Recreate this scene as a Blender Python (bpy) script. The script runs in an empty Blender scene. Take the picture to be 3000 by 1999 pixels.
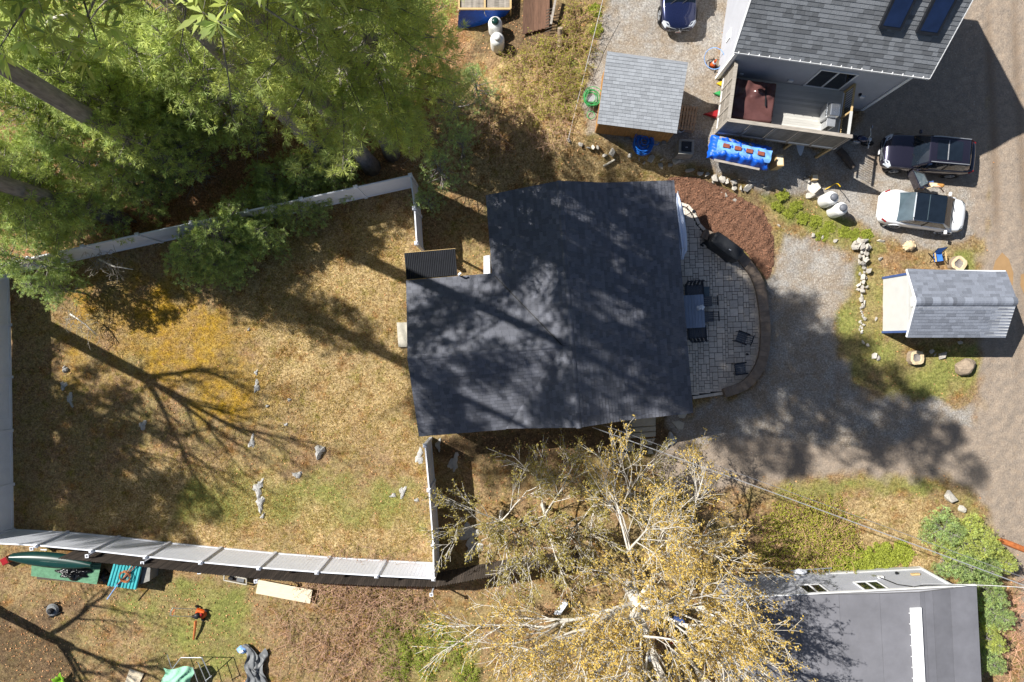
import bpy, bmesh, math, random
import numpy as np
from mathutils import Vector, Matrix, Euler
random.seed(7); rng = np.random.default_rng(11)
SC = bpy.context.scene; COL = SC.collection
# ---------------------------------------------------------------- camera, sky, sun, exposure
F, H = 1976.0, 38.0            # focal length in photo pixels, camera height in metres
cam = bpy.data.cameras.new('camera'); cam.sensor_width = 36; cam.lens = F/3000*36; cam.clip_end = 2000; cam.clip_start = .1
co = bpy.data.objects.new('camera', cam); COL.objects.link(co); co.location = (0, 0, H); SC.camera = co
SUN_EL, SUN_AZ = math.radians(45), math.radians(27)     # shadows fall right and 27 degrees down in the picture
world = bpy.data.worlds.new('World'); SC.world = world; world.use_nodes = True
wn = world.node_tree.nodes; wl = world.node_tree.links
sky = wn.new('ShaderNodeTexSky'); sky.sky_type = 'NISHITA'; sky.sun_disc = False
sky.sun_elevation = SUN_EL; sky.sun_rotation = math.radians(297)
wn['Background'].inputs[1].default_value = 0.05
wl.new(sky.outputs[0], wn['Background'].inputs[0])
sl = bpy.data.lights.new('sun', 'SUN'); sl.energy = 5.0; sl.angle = math.radians(.53); sl.color = (1, .965, .9)
so = bpy.data.objects.new('sun', sl); COL.objects.link(so)
travel = Vector((math.cos(SUN_AZ)*math.cos(SUN_EL), -math.sin(SUN_AZ)*math.cos(SUN_EL), -math.sin(SUN_EL)))
so.rotation_euler = travel.to_track_quat('-Z', 'Y').to_euler(); so.location = (-20, 12, 45)
SC.view_settings.view_transform = 'Standard'; SC.view_settings.look = 'None'
SC.view_settings.exposure = 0.66; SC.view_settings.gamma = 1; SC.view_settings.use_curve_mapping = False
SC.cycles.max_bounces = 5; SC.cycles.diffuse_bounces = 2; SC.cycles.glossy_bounces = 3; SC.cycles.transmission_bounces = 4; SC.cycles.transparent_max_bounces = 6
# ---------------------------------------------------------------- where a photo pixel lies
def sstep(a, b, x):
    t = np.clip((x-a)/(b-a), 0, 1); return t*t*(3-2*t)
def T(x, y):                    # height of the terrain: a terrace beside the neighbour's house, sloping down to the right
    e = sstep(8.6, 11.2, y - .12*np.maximum(0, 4-x) + .35*np.maximum(0, x-10))
    return 1.8*e*sstep(-3.5, 3.0, x)*(1-sstep(11.8, 18.0, x))
def W(px, py, h=0.):
    s = (H-h)/F; return Vector(((px-1500)*s, (999.5-py)*s, h))
def G(px, py, dz=0.):
    h = 0.
    for _ in range(8):
        p = W(px, py, h+dz); h = float(T(p.x, p.y))
    return p
# ---------------------------------------------------------------- mesh helpers
def lin(c):
    c = c/255.; return c/12.92 if c <= .04045 else ((c+.055)/1.055)**2.4
def C(r, g, b): return (lin(r), lin(g), lin(b))
def mat(name, col, rough=.8, var=.15, scale=6., bump=0., metal=0., spec=.4, tint=False, stretch=None, trans=0., coat=0., col2=None, detail=5., tr_col=None, bscale=None, wave=None):
    m = bpy.data.materials.new(name); m.use_nodes = True; n = m.node_tree.nodes; l = m.node_tree.links; b = n['Principled BSDF']
    tc = n.new('ShaderNodeTexCoord'); src = tc.outputs['Object']
    if stretch:
        mp = n.new('ShaderNodeMapping'); mp.inputs['Scale'].default_value = stretch; l.new(src, mp.inputs[0]); src = mp.outputs[0]
    nz = n.new('ShaderNodeTexNoise'); nz.inputs['Scale'].default_value = scale; nz.inputs['Detail'].default_value = detail; nz.inputs['Roughness'].default_value = .65; l.new(src, nz.inputs[0])
    mr = n.new('ShaderNodeMapRange'); mr.inputs[1].default_value = .3; mr.inputs[2].default_value = .7; l.new(nz.outputs[0], mr.inputs[0])
    mx = n.new('ShaderNodeMix'); mx.data_type = 'RGBA'; l.new(mr.outputs[0], mx.inputs[0])
    c2 = col2 or tuple(min(1, v*(1+var)) for v in col); c1 = tuple(v*(1-var) for v in col) if not col2 else col
    mx.inputs[6].default_value = (*c1, 1); mx.inputs[7].default_value = (*c2, 1); out = mx.outputs[2]
    if tint:
        at = n.new('ShaderNodeAttribute'); at.attribute_name = 'tint'; m2 = n.new('ShaderNodeMix'); m2.data_type = 'RGBA'; m2.blend_type = 'MULTIPLY'; m2.inputs[0].default_value = 1
        l.new(out, m2.inputs[6]); l.new(at.outputs[0], m2.inputs[7]); out = m2.outputs[2]
    l.new(out, b.inputs['Base Color']); b.inputs['Roughness'].default_value = rough; b.inputs['Metallic'].default_value = metal
    b.inputs['Specular IOR Level'].default_value = spec
    if coat: b.inputs['Coat Weight'].default_value = coat; b.inputs['Coat Roughness'].default_value = .06
    if bump:
        nb = nz
        if bscale:
            nb = n.new('ShaderNodeTexNoise'); nb.inputs['Scale'].default_value = bscale; nb.inputs['Detail'].default_value = 4; l.new(src, nb.inputs[0])
        bp = n.new('ShaderNodeBump'); bp.inputs['Strength'].default_value = bump; bp.inputs['Distance'].default_value = .05; l.new(nb.outputs[0], bp.inputs['Height']); l.new(bp.outputs[0], b.inputs['Normal'])
    if trans:
        t = n.new('ShaderNodeBsdfTranslucent'); l.new(out, t.inputs[0]); ms = n.new('ShaderNodeMixShader'); ms.inputs[0].default_value = trans
        l.new(b.outputs[0], ms.inputs[1]); l.new(t.outputs[0], ms.inputs[2]); l.new(ms.outputs[0], n['Material Output'].inputs[0])
    return m
def glass(name, col, rough=.04):
    m = mat(name, col, rough, .25, 1.5, spec=.8); return m
MW = {}
def thing(name, label, cat, loc=(0, 0, 0), rz=0., group=None, rot=None, kind=None):
    o = bpy.data.objects.new(name, None); COL.objects.link(o); o.location = loc; o.rotation_euler = rot or (0, 0, rz); o.empty_display_size = .2
    tag(o, label, cat, group, kind); MW[o.name] = Matrix.LocRotScale(Vector(loc), Euler(o.rotation_euler), None); return o
def tag(o, label=None, cat=None, group=None, kind=None):
    if label: o['label'] = label
    if cat: o['category'] = cat
    if group: o['group'] = group
    if kind: o['kind'] = kind
    return o
def linkobj(name, me, parent=None, loc=None, rz=0.):
    o = bpy.data.objects.new(name, me); COL.objects.link(o)
    if parent: o.parent = parent
    if loc is not None: o.location = loc
    if rz: o.rotation_euler = (0, 0, rz)
    return o
def dup(root, loc, rz=0., scale=None, label=None, group=None, mats=None):
    def cp(o, par):
        c = o.copy(); COL.objects.link(c); c.parent = par
        for ch in o.children: cp(ch, c)
        return c
    r = cp(root, None); r.location = loc; r.rotation_euler = (root.rotation_euler[0], root.rotation_euler[1], rz)
    if scale: r.scale = scale if hasattr(scale, '__len__') else (scale,)*3
    if label: r['label'] = label
    if group: r['group'] = group
    return r
def np_mesh(name, V, Fc, mats, tint=None, mi=None, smooth=False):
    me = bpy.data.meshes.new(name); V = np.asarray(V, np.float32); Fc = [np.asarray(f, np.int32) for f in (Fc if isinstance(Fc, list) else [Fc]) if len(f)]
    me.vertices.add(len(V)); me.vertices.foreach_set('co', V.ravel())
    loops = np.concatenate([f.ravel() for f in Fc]); tot = np.concatenate([np.full(len(f), f.shape[1], np.int32) for f in Fc]); st = np.concatenate([[0], np.cumsum(tot)[:-1]]).astype(np.int32)
    me.loops.add(len(loops)); me.loops.foreach_set('vertex_index', loops); me.polygons.add(len(tot)); me.polygons.foreach_set('loop_start', st); me.polygons.foreach_set('loop_total', tot)
    if mi is not None: me.polygons.foreach_set('material_index', np.asarray(mi, np.int32))
    if smooth: me.polygons.foreach_set('use_smooth', np.ones(len(tot), bool))
    for m in (mats if isinstance(mats, (list, tuple)) else [mats]): me.materials.append(m)
    if tint is not None:
        a = me.color_attributes.new('tint', 'FLOAT_COLOR', 'POINT'); t = np.ones((len(V), 4), np.float32); t[:, :3] = tint; a.data.foreach_set('color', t.ravel())
    me.update(); me.validate(); return me
class MB:
    def __init__(s): s.v = []; s.f = []; s.t = []
    def add(s, V, Fs, tint=1.):
        o = len(s.v); s.v += [tuple(p) for p in V]; s.f += [tuple(i+o for i in f) for f in Fs]
        t = (tint,)*3 if not hasattr(tint, '__len__') else tuple(tint); s.t += [t]*len(V); return s
    def box(s, c, d, rz=0., rot=None, tint=1., taper=1.):
        R = Euler(rot).to_matrix() if rot else Matrix.Rotation(rz, 3, 'Z'); c = Vector(c); V = []
        for z in (-.5, .5):
            k = taper if z > 0 else 1
            for x, y in ((-.5, -.5), (.5, -.5), (.5, .5), (-.5, .5)): V.append(c+R@Vector((x*d[0]*k, y*d[1]*k, z*d[2])))
        return s.add(V, [(3, 2, 1, 0), (4, 5, 6, 7), (0, 1, 5, 4), (1, 2, 6, 5), (2, 3, 7, 6), (3, 0, 4, 7)], tint)
    def hexa(s, b, t, tint=1.):     # four bottom points, four top points
        return s.add(list(b)+list(t), [(3, 2, 1, 0), (4, 5, 6, 7), (0, 1, 5, 4), (1, 2, 6, 5), (2, 3, 7, 6), (3, 0, 4, 7)], tint)
    def bar(s, a, b, w, h, up=(0, 0, 1), tint=1.):
        a = Vector(a); b = Vector(b); d = (b-a).normalized(); u = Vector(up)
        if abs(d.dot(u)) > .98: u = Vector((1, 0, 0))
        r = d.cross(u).normalized(); u = r.cross(d)
        q = [(-r*w-u*h)/2, (r*w-u*h)/2, (r*w+u*h)/2, (-r*w+u*h)/2]
        return s.hexa([a+p for p in q], [b+p for p in q], tint)
    def prism(s, poly, z0, z1, tint=1.):
        n = len(poly); A = sum(poly[i][0]*poly[(i+1) % n][1]-poly[(i+1) % n][0]*poly[i][1] for i in range(n))
        if A < 0: poly = poly[::-1]
        V = [(p[0], p[1], z0) for p in poly]+[(p[0], p[1], z1) for p in poly]
        return s.add(V, [tuple(range(n))[::-1], tuple(range(n, 2*n))]+[(i, (i+1) % n, (i+1) % n+n, i+n) for i in range(n)], tint)
    def tube(s, P, r, n=6, tint=1., cap=True):
        P = [Vector(p) for p in P]; r = r if hasattr(r, '__len__') else [r]*len(P); V = []; Fs = []; u = None
        for i, p in enumerate(P):
            d = (P[min(i+1, len(P)-1)]-P[max(i-1, 0)]).normalized()
            if u is None or abs(u.dot(d)) > .95: u = Vector((0, 0, 1)) if abs(d.z) < .9 else Vector((1, 0, 0))
            a = (u-d*u.dot(d)).normalized(); u = a; b = d.cross(a)
            V += [p+(a*math.cos(2*math.pi*k/n)+b*math.sin(2*math.pi*k/n))*r[i] for k in range(n)]
        for i in range(len(P)-1):
            for k in range(n): Fs.append((i*n+k, i*n+(k+1) % n, (i+1)*n+(k+1) % n, (i+1)*n+k))
        if cap: Fs.append(tuple(range(n))[::-1]); Fs.append(tuple(range((len(P)-1)*n, len(P)*n)))
        return s.add(V, Fs, tint)
    def lathe(s, prof, n=16, M=None, tint=1.):     # profile of (radius, z)
        M = M or Matrix(); V = []; Fs = []
        for r, z in prof: V += [M@Vector((r*math.cos(2*math.pi*k/n), r*math.sin(2*math.pi*k/n), z)) for k in range(n)]
        for i in range(len(prof)-1):
            for k in range(n): Fs.append((i*n+k, i*n+(k+1) % n, (i+1)*n+(k+1) % n, (i+1)*n+k))
        Fs.append(tuple(range(n))[::-1]); Fs.append(tuple(range((len(prof)-1)*n, len(prof)*n)))
        return s.add(V, Fs, tint)
    def ring(s, c, R, r, n=24, m=6, M=None, tint=1.):
        c = Vector(c); M = M or Matrix.Identity(3); V = []; Fs = []
        for i in range(n):
            a = 2*math.pi*i/n
            for k in range(m):
                b = 2*math.pi*k/m; V.append(c+M@Vector(((R+r*math.cos(b))*math.cos(a), (R+r*math.cos(b))*math.sin(a), r*math.sin(b))))
        for i in range(n):
            for k in range(m): Fs.append((i*m+k, ((i+1) % n)*m+k, ((i+1) % n)*m+(k+1) % m, i*m+(k+1) % m))
        return s.add(V, Fs, tint)
    def grid(s, fn, nu, nv, tint=1., close=False):
        V = [fn(i/(nu-1), j/(nv-1)) for i in range(nu) for j in range(nv)]
        return s.add(V, [(i*nv+j, (i+1)*nv+j, (i+1)*nv+j+1, i*nv+j+1) for i in range(nu-1) for j in range(nv-1)], tint)
    def mesh(s, name, m, smooth=False):
        me = bpy.data.meshes.new(name); me.from_pydata(s.v, [], s.f)
        for q in (m if isinstance(m, (list, tuple)) else [m]): me.materials.append(q)
        a = me.color_attributes.new('tint', 'FLOAT_COLOR', 'POINT'); a.data.foreach_set('color', np.array([(*t, 1) for t in s.t], np.float32).ravel())
        bm = bmesh.new(); bm.from_mesh(me); bmesh.ops.recalc_face_normals(bm, faces=bm.faces); bm.to_mesh(me); bm.free()
        if smooth:
            for p in me.polygons: p.use_smooth = True
        me.update(); return me
    def build(s, name, m, parent=None, world=False, smooth=False, bevel=0., sub=0, label=None, auto=None):
        if world and parent is not None:
            Mi = MW[parent.name].inverted(); s.v = [tuple(Mi@Vector(p)) for p in s.v]
        o = linkobj(name, s.mesh(name, m, smooth), parent)
        if bevel:
            b = o.modifiers.new('bevel', 'BEVEL'); b.width = bevel; b.segments = 2; b.limit_method = 'ANGLE'
        if sub:
            b = o.modifiers.new('sub', 'SUBSURF'); b.levels = b.render_levels = sub
        if label: o['label'] = label
        MW[o.name] = (MW.get(parent.name) if parent else Matrix()) or Matrix(); return o
def B(c, d, rz=0., **k): return MB().box(c, d, rz, **k)
def hull(pts, name, m, tint=1.):
    bm = bmesh.new(); [bm.verts.new(p) for p in pts]; r = bmesh.ops.convex_hull(bm, input=bm.verts)
    bmesh.ops.delete(bm, geom=[g for g in r['geom_interior'] if isinstance(g, bmesh.types.BMVert)], context='VERTS')
    me = bpy.data.meshes.new(name); bm.to_mesh(me); bm.free(); me.materials.append(m)
    a = me.color_attributes.new('tint', 'FLOAT_COLOR', 'POINT'); a.data.foreach_set('color', np.tile(np.array([tint, tint, tint, 1], np.float32), len(me.vertices))); return me
# ---------------------------------------------------------------- materials
M = {}
M['pine'] = mat('pine needles', C(178, 194, 118), .6, .2, .5, tint=True, trans=.45, spec=.25)
M['bark'] = mat('pine bark', C(138, 131, 128), .95, .35, 9, .8, stretch=(1, 1, .25))
M['deadwood'] = mat('pale dead twigs', C(150, 142, 132), .9, .25, 6)
M['oakbark'] = mat('pale oak bark', C(206, 200, 190), .9, .25, 7, .3)
M['oakleaf'] = mat('young oak leaves', C(222, 194, 112), .6, .2, .8, tint=True, trans=.4, spec=.2)
M['twig'] = mat('brown bramble twigs', C(178, 150, 132), .9, .3, 3, tint=True)
M['leaf'] = mat('shrub leaves', C(150, 158, 70), .6, .2, 2, tint=True, trans=.25, spec=.25)
M['litter'] = mat('dead leaves', C(190, 150, 110), .8, .2, 3, tint=True)
M['blade'] = mat('grass blades', C(190, 170, 100), .7, .15, 3, tint=True, trans=.2, spec=.2)
M['stone'] = mat('pale field stone', C(186, 180, 170), .85, .25, 5, .5, tint=True)
M['ledge'] = mat('grey ledge rock', C(180, 178, 174), .9, .3, 3, .9, stretch=(1, .5, 1))
M['vinyl'] = mat('white vinyl', C(226, 229, 238), .55, .05, 2.5)
M['oldwood'] = mat('weathered stockade boards', C(84, 74, 66), .95, .4, 4, .4, stretch=(6, 6, .6), tint=True)
M['shingle'] = mat('charcoal shingles', C(96, 98, 107), .75, .16, 30, .4, tint=True, spec=.45)
M['shingle2'] = mat('grey shingles', C(116, 119, 124), .9, .14, 30, .4, tint=True, spec=.25)
M['shingle3'] = mat('light grey shingles', C(148, 152, 158), .9, .12, 30, .4, tint=True, spec=.25)
M['shingle4'] = mat('blue grey shingles', C(120, 125, 136), .9, .16, 30, .4, tint=True, spec=.25)
M['white'] = mat('white trim paint', C(235, 236, 238), .5, .04, 3)
M['siding'] = mat('grey clapboard siding', C(172, 174, 182), .65, .06, 2)
M['lightsiding'] = mat('pale siding', C(190, 190, 188), .65, .06, 2)
M['foundation'] = mat('foundation concrete', C(140, 138, 134), .9, .2, 4, .3)
M['concrete'] = mat('concrete', C(186, 180, 166), .9, .14, 5, .3)
M['paver'] = mat('concrete pavers', C(212, 201, 188), .85, .12, 9, .2, tint=True)
M['joint'] = mat('paver joint sand', C(60, 56, 53), .95, .2, 20)
M['wallcap'] = mat('brown wall blocks', C(128, 113, 100), .9, .22, 5, .4, tint=True)
M['mulch'] = mat('red bark mulch', C(100, 70, 54), .95, .45, 16, 1., col2=C(132, 98, 78))
M['chip'] = mat('bark chips', C(136, 98, 76), .9, .3, 3, tint=True)
M['black'] = mat('black plastic', C(34, 34, 37), .5, .2, 6)
M['blackmetal'] = mat('black painted metal', C(38, 40, 46), .35, .2, 3, metal=.2)
M['rubber'] = mat('tyre rubber', C(30, 30, 32), .9, .2, 8)
M['chrome'] = mat('bright metal', C(205, 208, 212), .22, .08, 4, metal=.9)
M['alu'] = mat('brushed aluminium', C(190, 192, 196), .4, .1, 5, metal=.6)
M['glass'] = glass('dark window glass', C(22, 28, 38))
M['carglass'] = glass('car glass', C(26, 34, 44), .03)
M['greypane'] = glass('tinted rear window', C(74, 88, 96), .05)
M['skyglass'] = glass('skylight glass', C(24, 38, 70), .05)
M['navy'] = mat('navy car paint', C(30, 38, 74), .25, .06, 1, metal=.4, coat=1)
M['darkpaint'] = mat('dark violet grey car paint', C(48, 46, 62), .25, .06, 1, metal=.5, coat=1)
M['whitepaint'] = mat('white car paint', C(238, 239, 242), .3, .02, 1, coat=.8)
M['red'] = mat('red lamp plastic', C(150, 30, 36), .3, .1, 3)
M['lamp'] = mat('clear lamp plastic', C(200, 206, 214), .15, .1, 4)
M['tank'] = mat('white tank paint', C(228, 228, 226), .45, .05, 2)
M['tankgrey'] = mat('grey tank dome', C(105, 108, 116), .5, .12, 5)
M['bluetarp'] = mat('blue tarpaulin', C(24, 92, 205), .4, .2, 2.5, .6, bscale=5)
M['paletarp'] = mat('pale blue tarpaulin', C(120, 175, 240), .4, .14, 2.5, .6, bscale=5)
M['brick'] = mat('red brick', C(140, 78, 60), .9, .25, 8, .3)
M['lumber'] = mat('pale sawn lumber', C(196, 168, 120), .85, .2, 4, .2, stretch=(1, 6, 6))
M['cedar'] = mat('stained cedar boards', C(176, 128, 74), .8, .3, 3, .3, stretch=(4, 4, .5))
M['greywood'] = mat('silvered weathered wood', C(160, 152, 142), .9, .3, 4, .4, stretch=(.6, 5, 5), tint=True)
M['palwood'] = mat('pallet wood', C(168, 138, 112), .9, .25, 4, .3, stretch=(4, 1, 4))
M['deck'] = mat('grey deck boards', C(190, 188, 182), .75, .1, 4, .1, stretch=(.5, 6, 6), tint=True)
M['ctarp'] = mat('brown vinyl tub cover', C(92, 62, 60), .22, .15, 2, .9, bscale=2.2)
M['hosegreen'] = mat('green hose', C(60, 160, 90), .4, .15, 5)
M['bluehose'] = mat('blue water pipe', C(36, 110, 205), .4, .12, 5)
M['paleblue'] = mat('pale blue hoop plastic', C(130, 170, 225), .4, .1, 5)
M['orange'] = mat('orange plastic', C(232, 98, 36), .5, .12, 4)
M['yellow'] = mat('yellow plastic', C(226, 186, 40), .45, .1, 4)
M['cream'] = mat('cream yellow hull gelcoat', C(236, 212, 150), .35, .06, 2)
M['boardwhite'] = mat('white board gelcoat', C(222, 228, 238), .35, .05, 2)
M['teal'] = mat('teal corrugated metal', C(70, 170, 175), .45, .22, 4, .2, metal=.15)
M['greenpanel'] = mat('faded green corrugated panel', C(104, 148, 118), .5, .25, 4)
M['canoe'] = mat('dark green canoe hull', C(20, 56, 52), .3, .2, 2)
M['bag'] = mat('black plastic bag', C(20, 20, 22), .22, .2, 3, 1., bscale=7)
M['plywood'] = mat('plywood', C(222, 206, 178), .8, .12, 3, .1, stretch=(1, 6, 1))
M['mint'] = mat('mint canopy fabric', C(140, 195, 165), .7, .14, 3, .4)
M['greytarp'] = mat('grey tarpaulin', C(112, 114, 116), .5, .2, 3, .9, bscale=4)
M['denim'] = mat('blue fabric', C(60, 120, 205), .8, .1, 6)
M['log'] = mat('cut log end', C(205, 184, 150), .9, .2, 6, .4)
M['ash'] = mat('grey ash hollow', C(130, 124, 120), .95, .25, 9, .4)
M['logbark'] = mat('weathered log bark', C(150, 134, 116), .95, .3, 6, .6)
M['membrane'] = mat('grey roof membrane', C(112, 112, 118), .8, .14, .9, tint=True)
M['water'] = mat('muddy puddle water', C(158, 128, 92), .12, .08, 2)
M['wire'] = mat('insulated cable', C(120, 120, 125), .4, .1, 5)
M['palewire'] = mat('bare bright cable', C(190, 190, 192), .35, .1, 5, metal=.5)
M['umbrella'] = mat('pale blue striped canvas', C(198, 208, 228), .8, .1, 3, stretch=(14, 14, .2))
M['tablegrey'] = mat('slate grey slats', C(138, 150, 172), .6, .12, 4, stretch=(5, .6, 5), tint=True)
M['sling'] = mat('grey chair sling', C(84, 88, 96), .7, .15, 20)
M['cover'] = mat('black vinyl grill cover', C(36, 38, 42), .5, .2, 3, .5, bscale=3)
M['skin'] = mat('skin', C(205, 160, 132), .6, .08, 4)
M['hair'] = mat('light brown hair', C(176, 128, 66), .6, .3, 14, .5, stretch=(1, 6, 1))
M['beige'] = mat('beige knit top', C(226, 204, 168), .85, .1, 8, .2)
M['jeans'] = mat('blue jeans', C(66, 90, 140), .85, .15, 8)
M['rust'] = mat('rusty orange log', C(178, 104, 56), .9, .3, 5, .4)
M['cork'] = mat('brown planks', C(110, 82, 66), .9, .3, 4, .4, stretch=(5, .5, 5), tint=True)
M['plate'] = mat('licence plate', C(225, 225, 228), .5, .05, 8)
M['platered'] = mat('plate lettering red', C(170, 50, 60), .5, .1, 8)
M['bluegrey'] = mat('slate blue paint', C(66, 88, 140), .6, .1, 3)
# ---------------------------------------------------------------- ground zones, drawn as outlines on the plan
def pxpoly(pts): return np.array([[G(*p).x, G(*p).y] for p in pts])
def sdist(X, Y, P):             # signed distance to a closed outline, negative inside
    d = np.full(X.shape, 1e9); ins = np.zeros(X.shape, bool); n = len(P)
    for i in range(n):
        ax, ay = P[i]; bx, by = P[(i+1) % n]; ex, ey = bx-ax, by-ay
        t = np.clip(((X-ax)*ex+(Y-ay)*ey)/(ex*ex+ey*ey+1e-9), 0, 1); d = np.minimum(d, np.hypot(X-ax-t*ex, Y-ay-t*ey))
        if ay != by: ins ^= ((ay > Y) != (by > Y)) & (X < ex*(Y-ay)/(by-ay)+ax)
    return np.where(ins, -d, d)
_ph = np.random.default_rng(3).uniform(0, 6.28, (40, 2)); _dr = np.random.default_rng(4).normal(0, 1, (40, 2))
def wob(X, Y, f0, n0, n=8):     # smooth value noise from a few sines
    o = 0
    for k in range(n0, n0+n): d = _dr[k % 40]*f0; o = o+np.sin(X*d[0]+Y*d[1]+_ph[k % 40, 0])
    return o/math.sqrt(n)
Z = dict(
 gravel=[(.5, [(1790, -60), (2140, -60), (2120, 240), (2110, 395), (2420, 440), (2560, 340), (2700, 250), (2880, -60), (2890, 240), (2870, 700), (2720, 730), (2600, 700), (2470, 620), (2390, 570), (2260, 560), (2180, 520), (2090, 480), (1960, 465), (1830, 420), (1725, 390), (1700, 300), (1740, 160)]),
         (.7, [(2236, 840), (2262, 800), (2290, 680), (2360, 690), (2450, 745), (2510, 760), (2500, 850), (2440, 910), (2440, 980), (2480, 1060), (2500, 1140), (2640, 1180), (2860, 1190), (2880, 1370), (2600, 1330), (2300, 1340), (1990, 1310), (1960, 1225), (2030, 1215), (2130, 1170), (2240, 1100)])],
 dirt=[(.9, [(2860, -60), (3200, -60), (3200, 2100), (3010, 2100), (2985, 1720), (2925, 1570), (2850, 1440), (2600, 1380), (2300, 1400), (2130, 1450), (1960, 1440), (1900, 1330), (2000, 1290), (2300, 1300), (2600, 1290), (2840, 1240), (2880, 1040), (2870, 800), (2890, 500)]), (.5, [(2560, 120), (2900, -60), (2900, 700), (2840, 720), (2850, 560), (2560, 500), (2520, 380)])],
 green=[(.5, [(2235, 575), (2300, 555), (2400, 585), (2480, 640), (2560, 690), (2600, 735), (2560, 740), (2450, 720), (2330, 660), (2260, 640)]),
        (.5, [(2490, 770), (2550, 745), (2600, 790), (2600, 1000), (2860, 1010), (2880, 1060), (2850, 1170), (2640, 1170), (2500, 1130), (2450, 980), (2450, 920), (2500, 860)]),
        (.4, [(2800, 735), (2855, 735), (2860, 800), (2790, 800)]),
        (.6, [(2240, 1450), (2320, 1410), (2480, 1400), (2700, 1390), (2840, 1440), (2900, 1530), (2915, 1600), (2880, 1570), (2750, 1450), (2500, 1440), (2330, 1480)]),
        (.8, [(420, 1720), (560, 1690), (720, 1720), (760, 1800), (740, 1900), (640, 1999), (430, 1999), (400, 1850)]), (.9, [(1130, 1790), (1290, 1780), (1430, 1900), (1380, 2020), (1120, 2020), (1090, 1900)]),
        (.9, [(330, 1700), (420, 1690), (420, 1800), (330, 1790)]), (.5, [(1700, 60), (1760, 30), (1720, 260), (1670, 330), (1640, 300)]), (1.2, [(560, 1380), (900, 1400), (1230, 1420), (1250, 1520), (900, 1560), (500, 1520)])],
 moss=[(2.8, [(240, 830), (480, 850), (640, 900), (720, 960), (760, 1080), (740, 1200), (650, 1230), (520, 1130), (380, 1010), (240, 930)]), (2.2, [(200, 1020), (330, 1060), (420, 1130), (330, 1180), (180, 1120)])],
 needle=[(1.2, [(-100, -60), (1300, -60), (1380, 120), (1290, 330), (1260, 510), (1190, 500), (0, 760), (-100, 780)])],
 straw=[(1.5, [(560, 820), (900, 640), (1190, 640), (1190, 1000), (1230, 1280), (1240, 1400), (900, 1250), (760, 1200), (760, 1000)]), (1.5, [(380, 1330), (800, 1380), (1240, 1500), (1250, 1640), (600, 1590), (260, 1545)]), (.9, [(2480, 1440), (2720, 1470), (2860, 1580), (2700, 1680), (2420, 1560)]), (1.5, [(1200, 420), (1420, 200), (1560, 130), (1720, 380), (1990, 470), (1990, 560), (1400, 600), (1240, 560)])],
 soil=[(.8, [(1240, 1285), (1960, 1215), (2000, 1310), (1850, 1345), (1260, 1345)]), (2.5, [(0, 1750), (220, 1760), (240, 2050), (-100, 2050), (-100, 1700)]), (1.2, [(1370, 20), (1680, 0), (1660, 80), (1600, 170), (1380, 170)])])
ZP = {k: [(w, pxpoly(p)) for w, p in v] for k, v in Z.items()}
def zone(k, X, Y):
    o = np.zeros(X.shape); wb = wob(X, Y, 1.6, 3)*.35+wob(X, Y, 5., 17)*.2
    for w, P in ZP[k]: o = np.maximum(o, sstep(w*.6, -w*.6, sdist(X, Y, P)+wb*w*.9))
    return o
STEP = .14; X0, X1, Y0, Y1 = -36., 36., -26., 26.
gx = np.arange(X0, X1+1e-6, STEP); gy = np.arange(Y0, Y1+1e-6, STEP); GX, GY = np.meshgrid(gx, gy, indexing='ij')
ZW = {k: zone(k, GX, GY) for k in Z}
ZW['moss'] *= .62+.25*np.clip(wob(GX, GY, .8, 30), -1, 1); ZW['green'] *= .6+.3*np.clip(wob(GX, GY, 1.1, 33), -1, 1); ZW['soil'] *= .7; ZW['straw'] *= .75+.25*np.clip(wob(GX, GY, .7, 28), -1, 1)
ruts = sum(np.exp(-((GX-(27.4+o)-.25*np.sin(GY*.25))/.3)**2) for o in (-.3, 1.25))*(.6+.5*np.clip(wob(GX, GY, .35, 14), -1, 1))*ZW['dirt']*(GX > 24)
GZ = T(GX, GY)+.03*wob(GX, GY, 1.2, 1)*(1-ZW['dirt']*.6)+.012*wob(GX, GY, 5, 9)-.04*ruts-.01
def gheight(x, y):
    i = np.clip(((np.asarray(x)-X0)/STEP), 0, len(gx)-1.001); j = np.clip(((np.asarray(y)-Y0)/STEP), 0, len(gy)-1.001); a = i.astype(int); b = j.astype(int); u = i-a; v = j-b
    return GZ[a, b]*(1-u)*(1-v)+GZ[a+1, b]*u*(1-v)+GZ[a, b+1]*(1-u)*v+GZ[a+1, b+1]*u*v
def gw(k, x, y):
    i = np.clip(((x-X0)/STEP).round().astype(int), 0, len(gx)-1); j = np.clip(((y-Y0)/STEP).round().astype(int), 0, len(gy)-1); return ZW[k][i, j]
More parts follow.
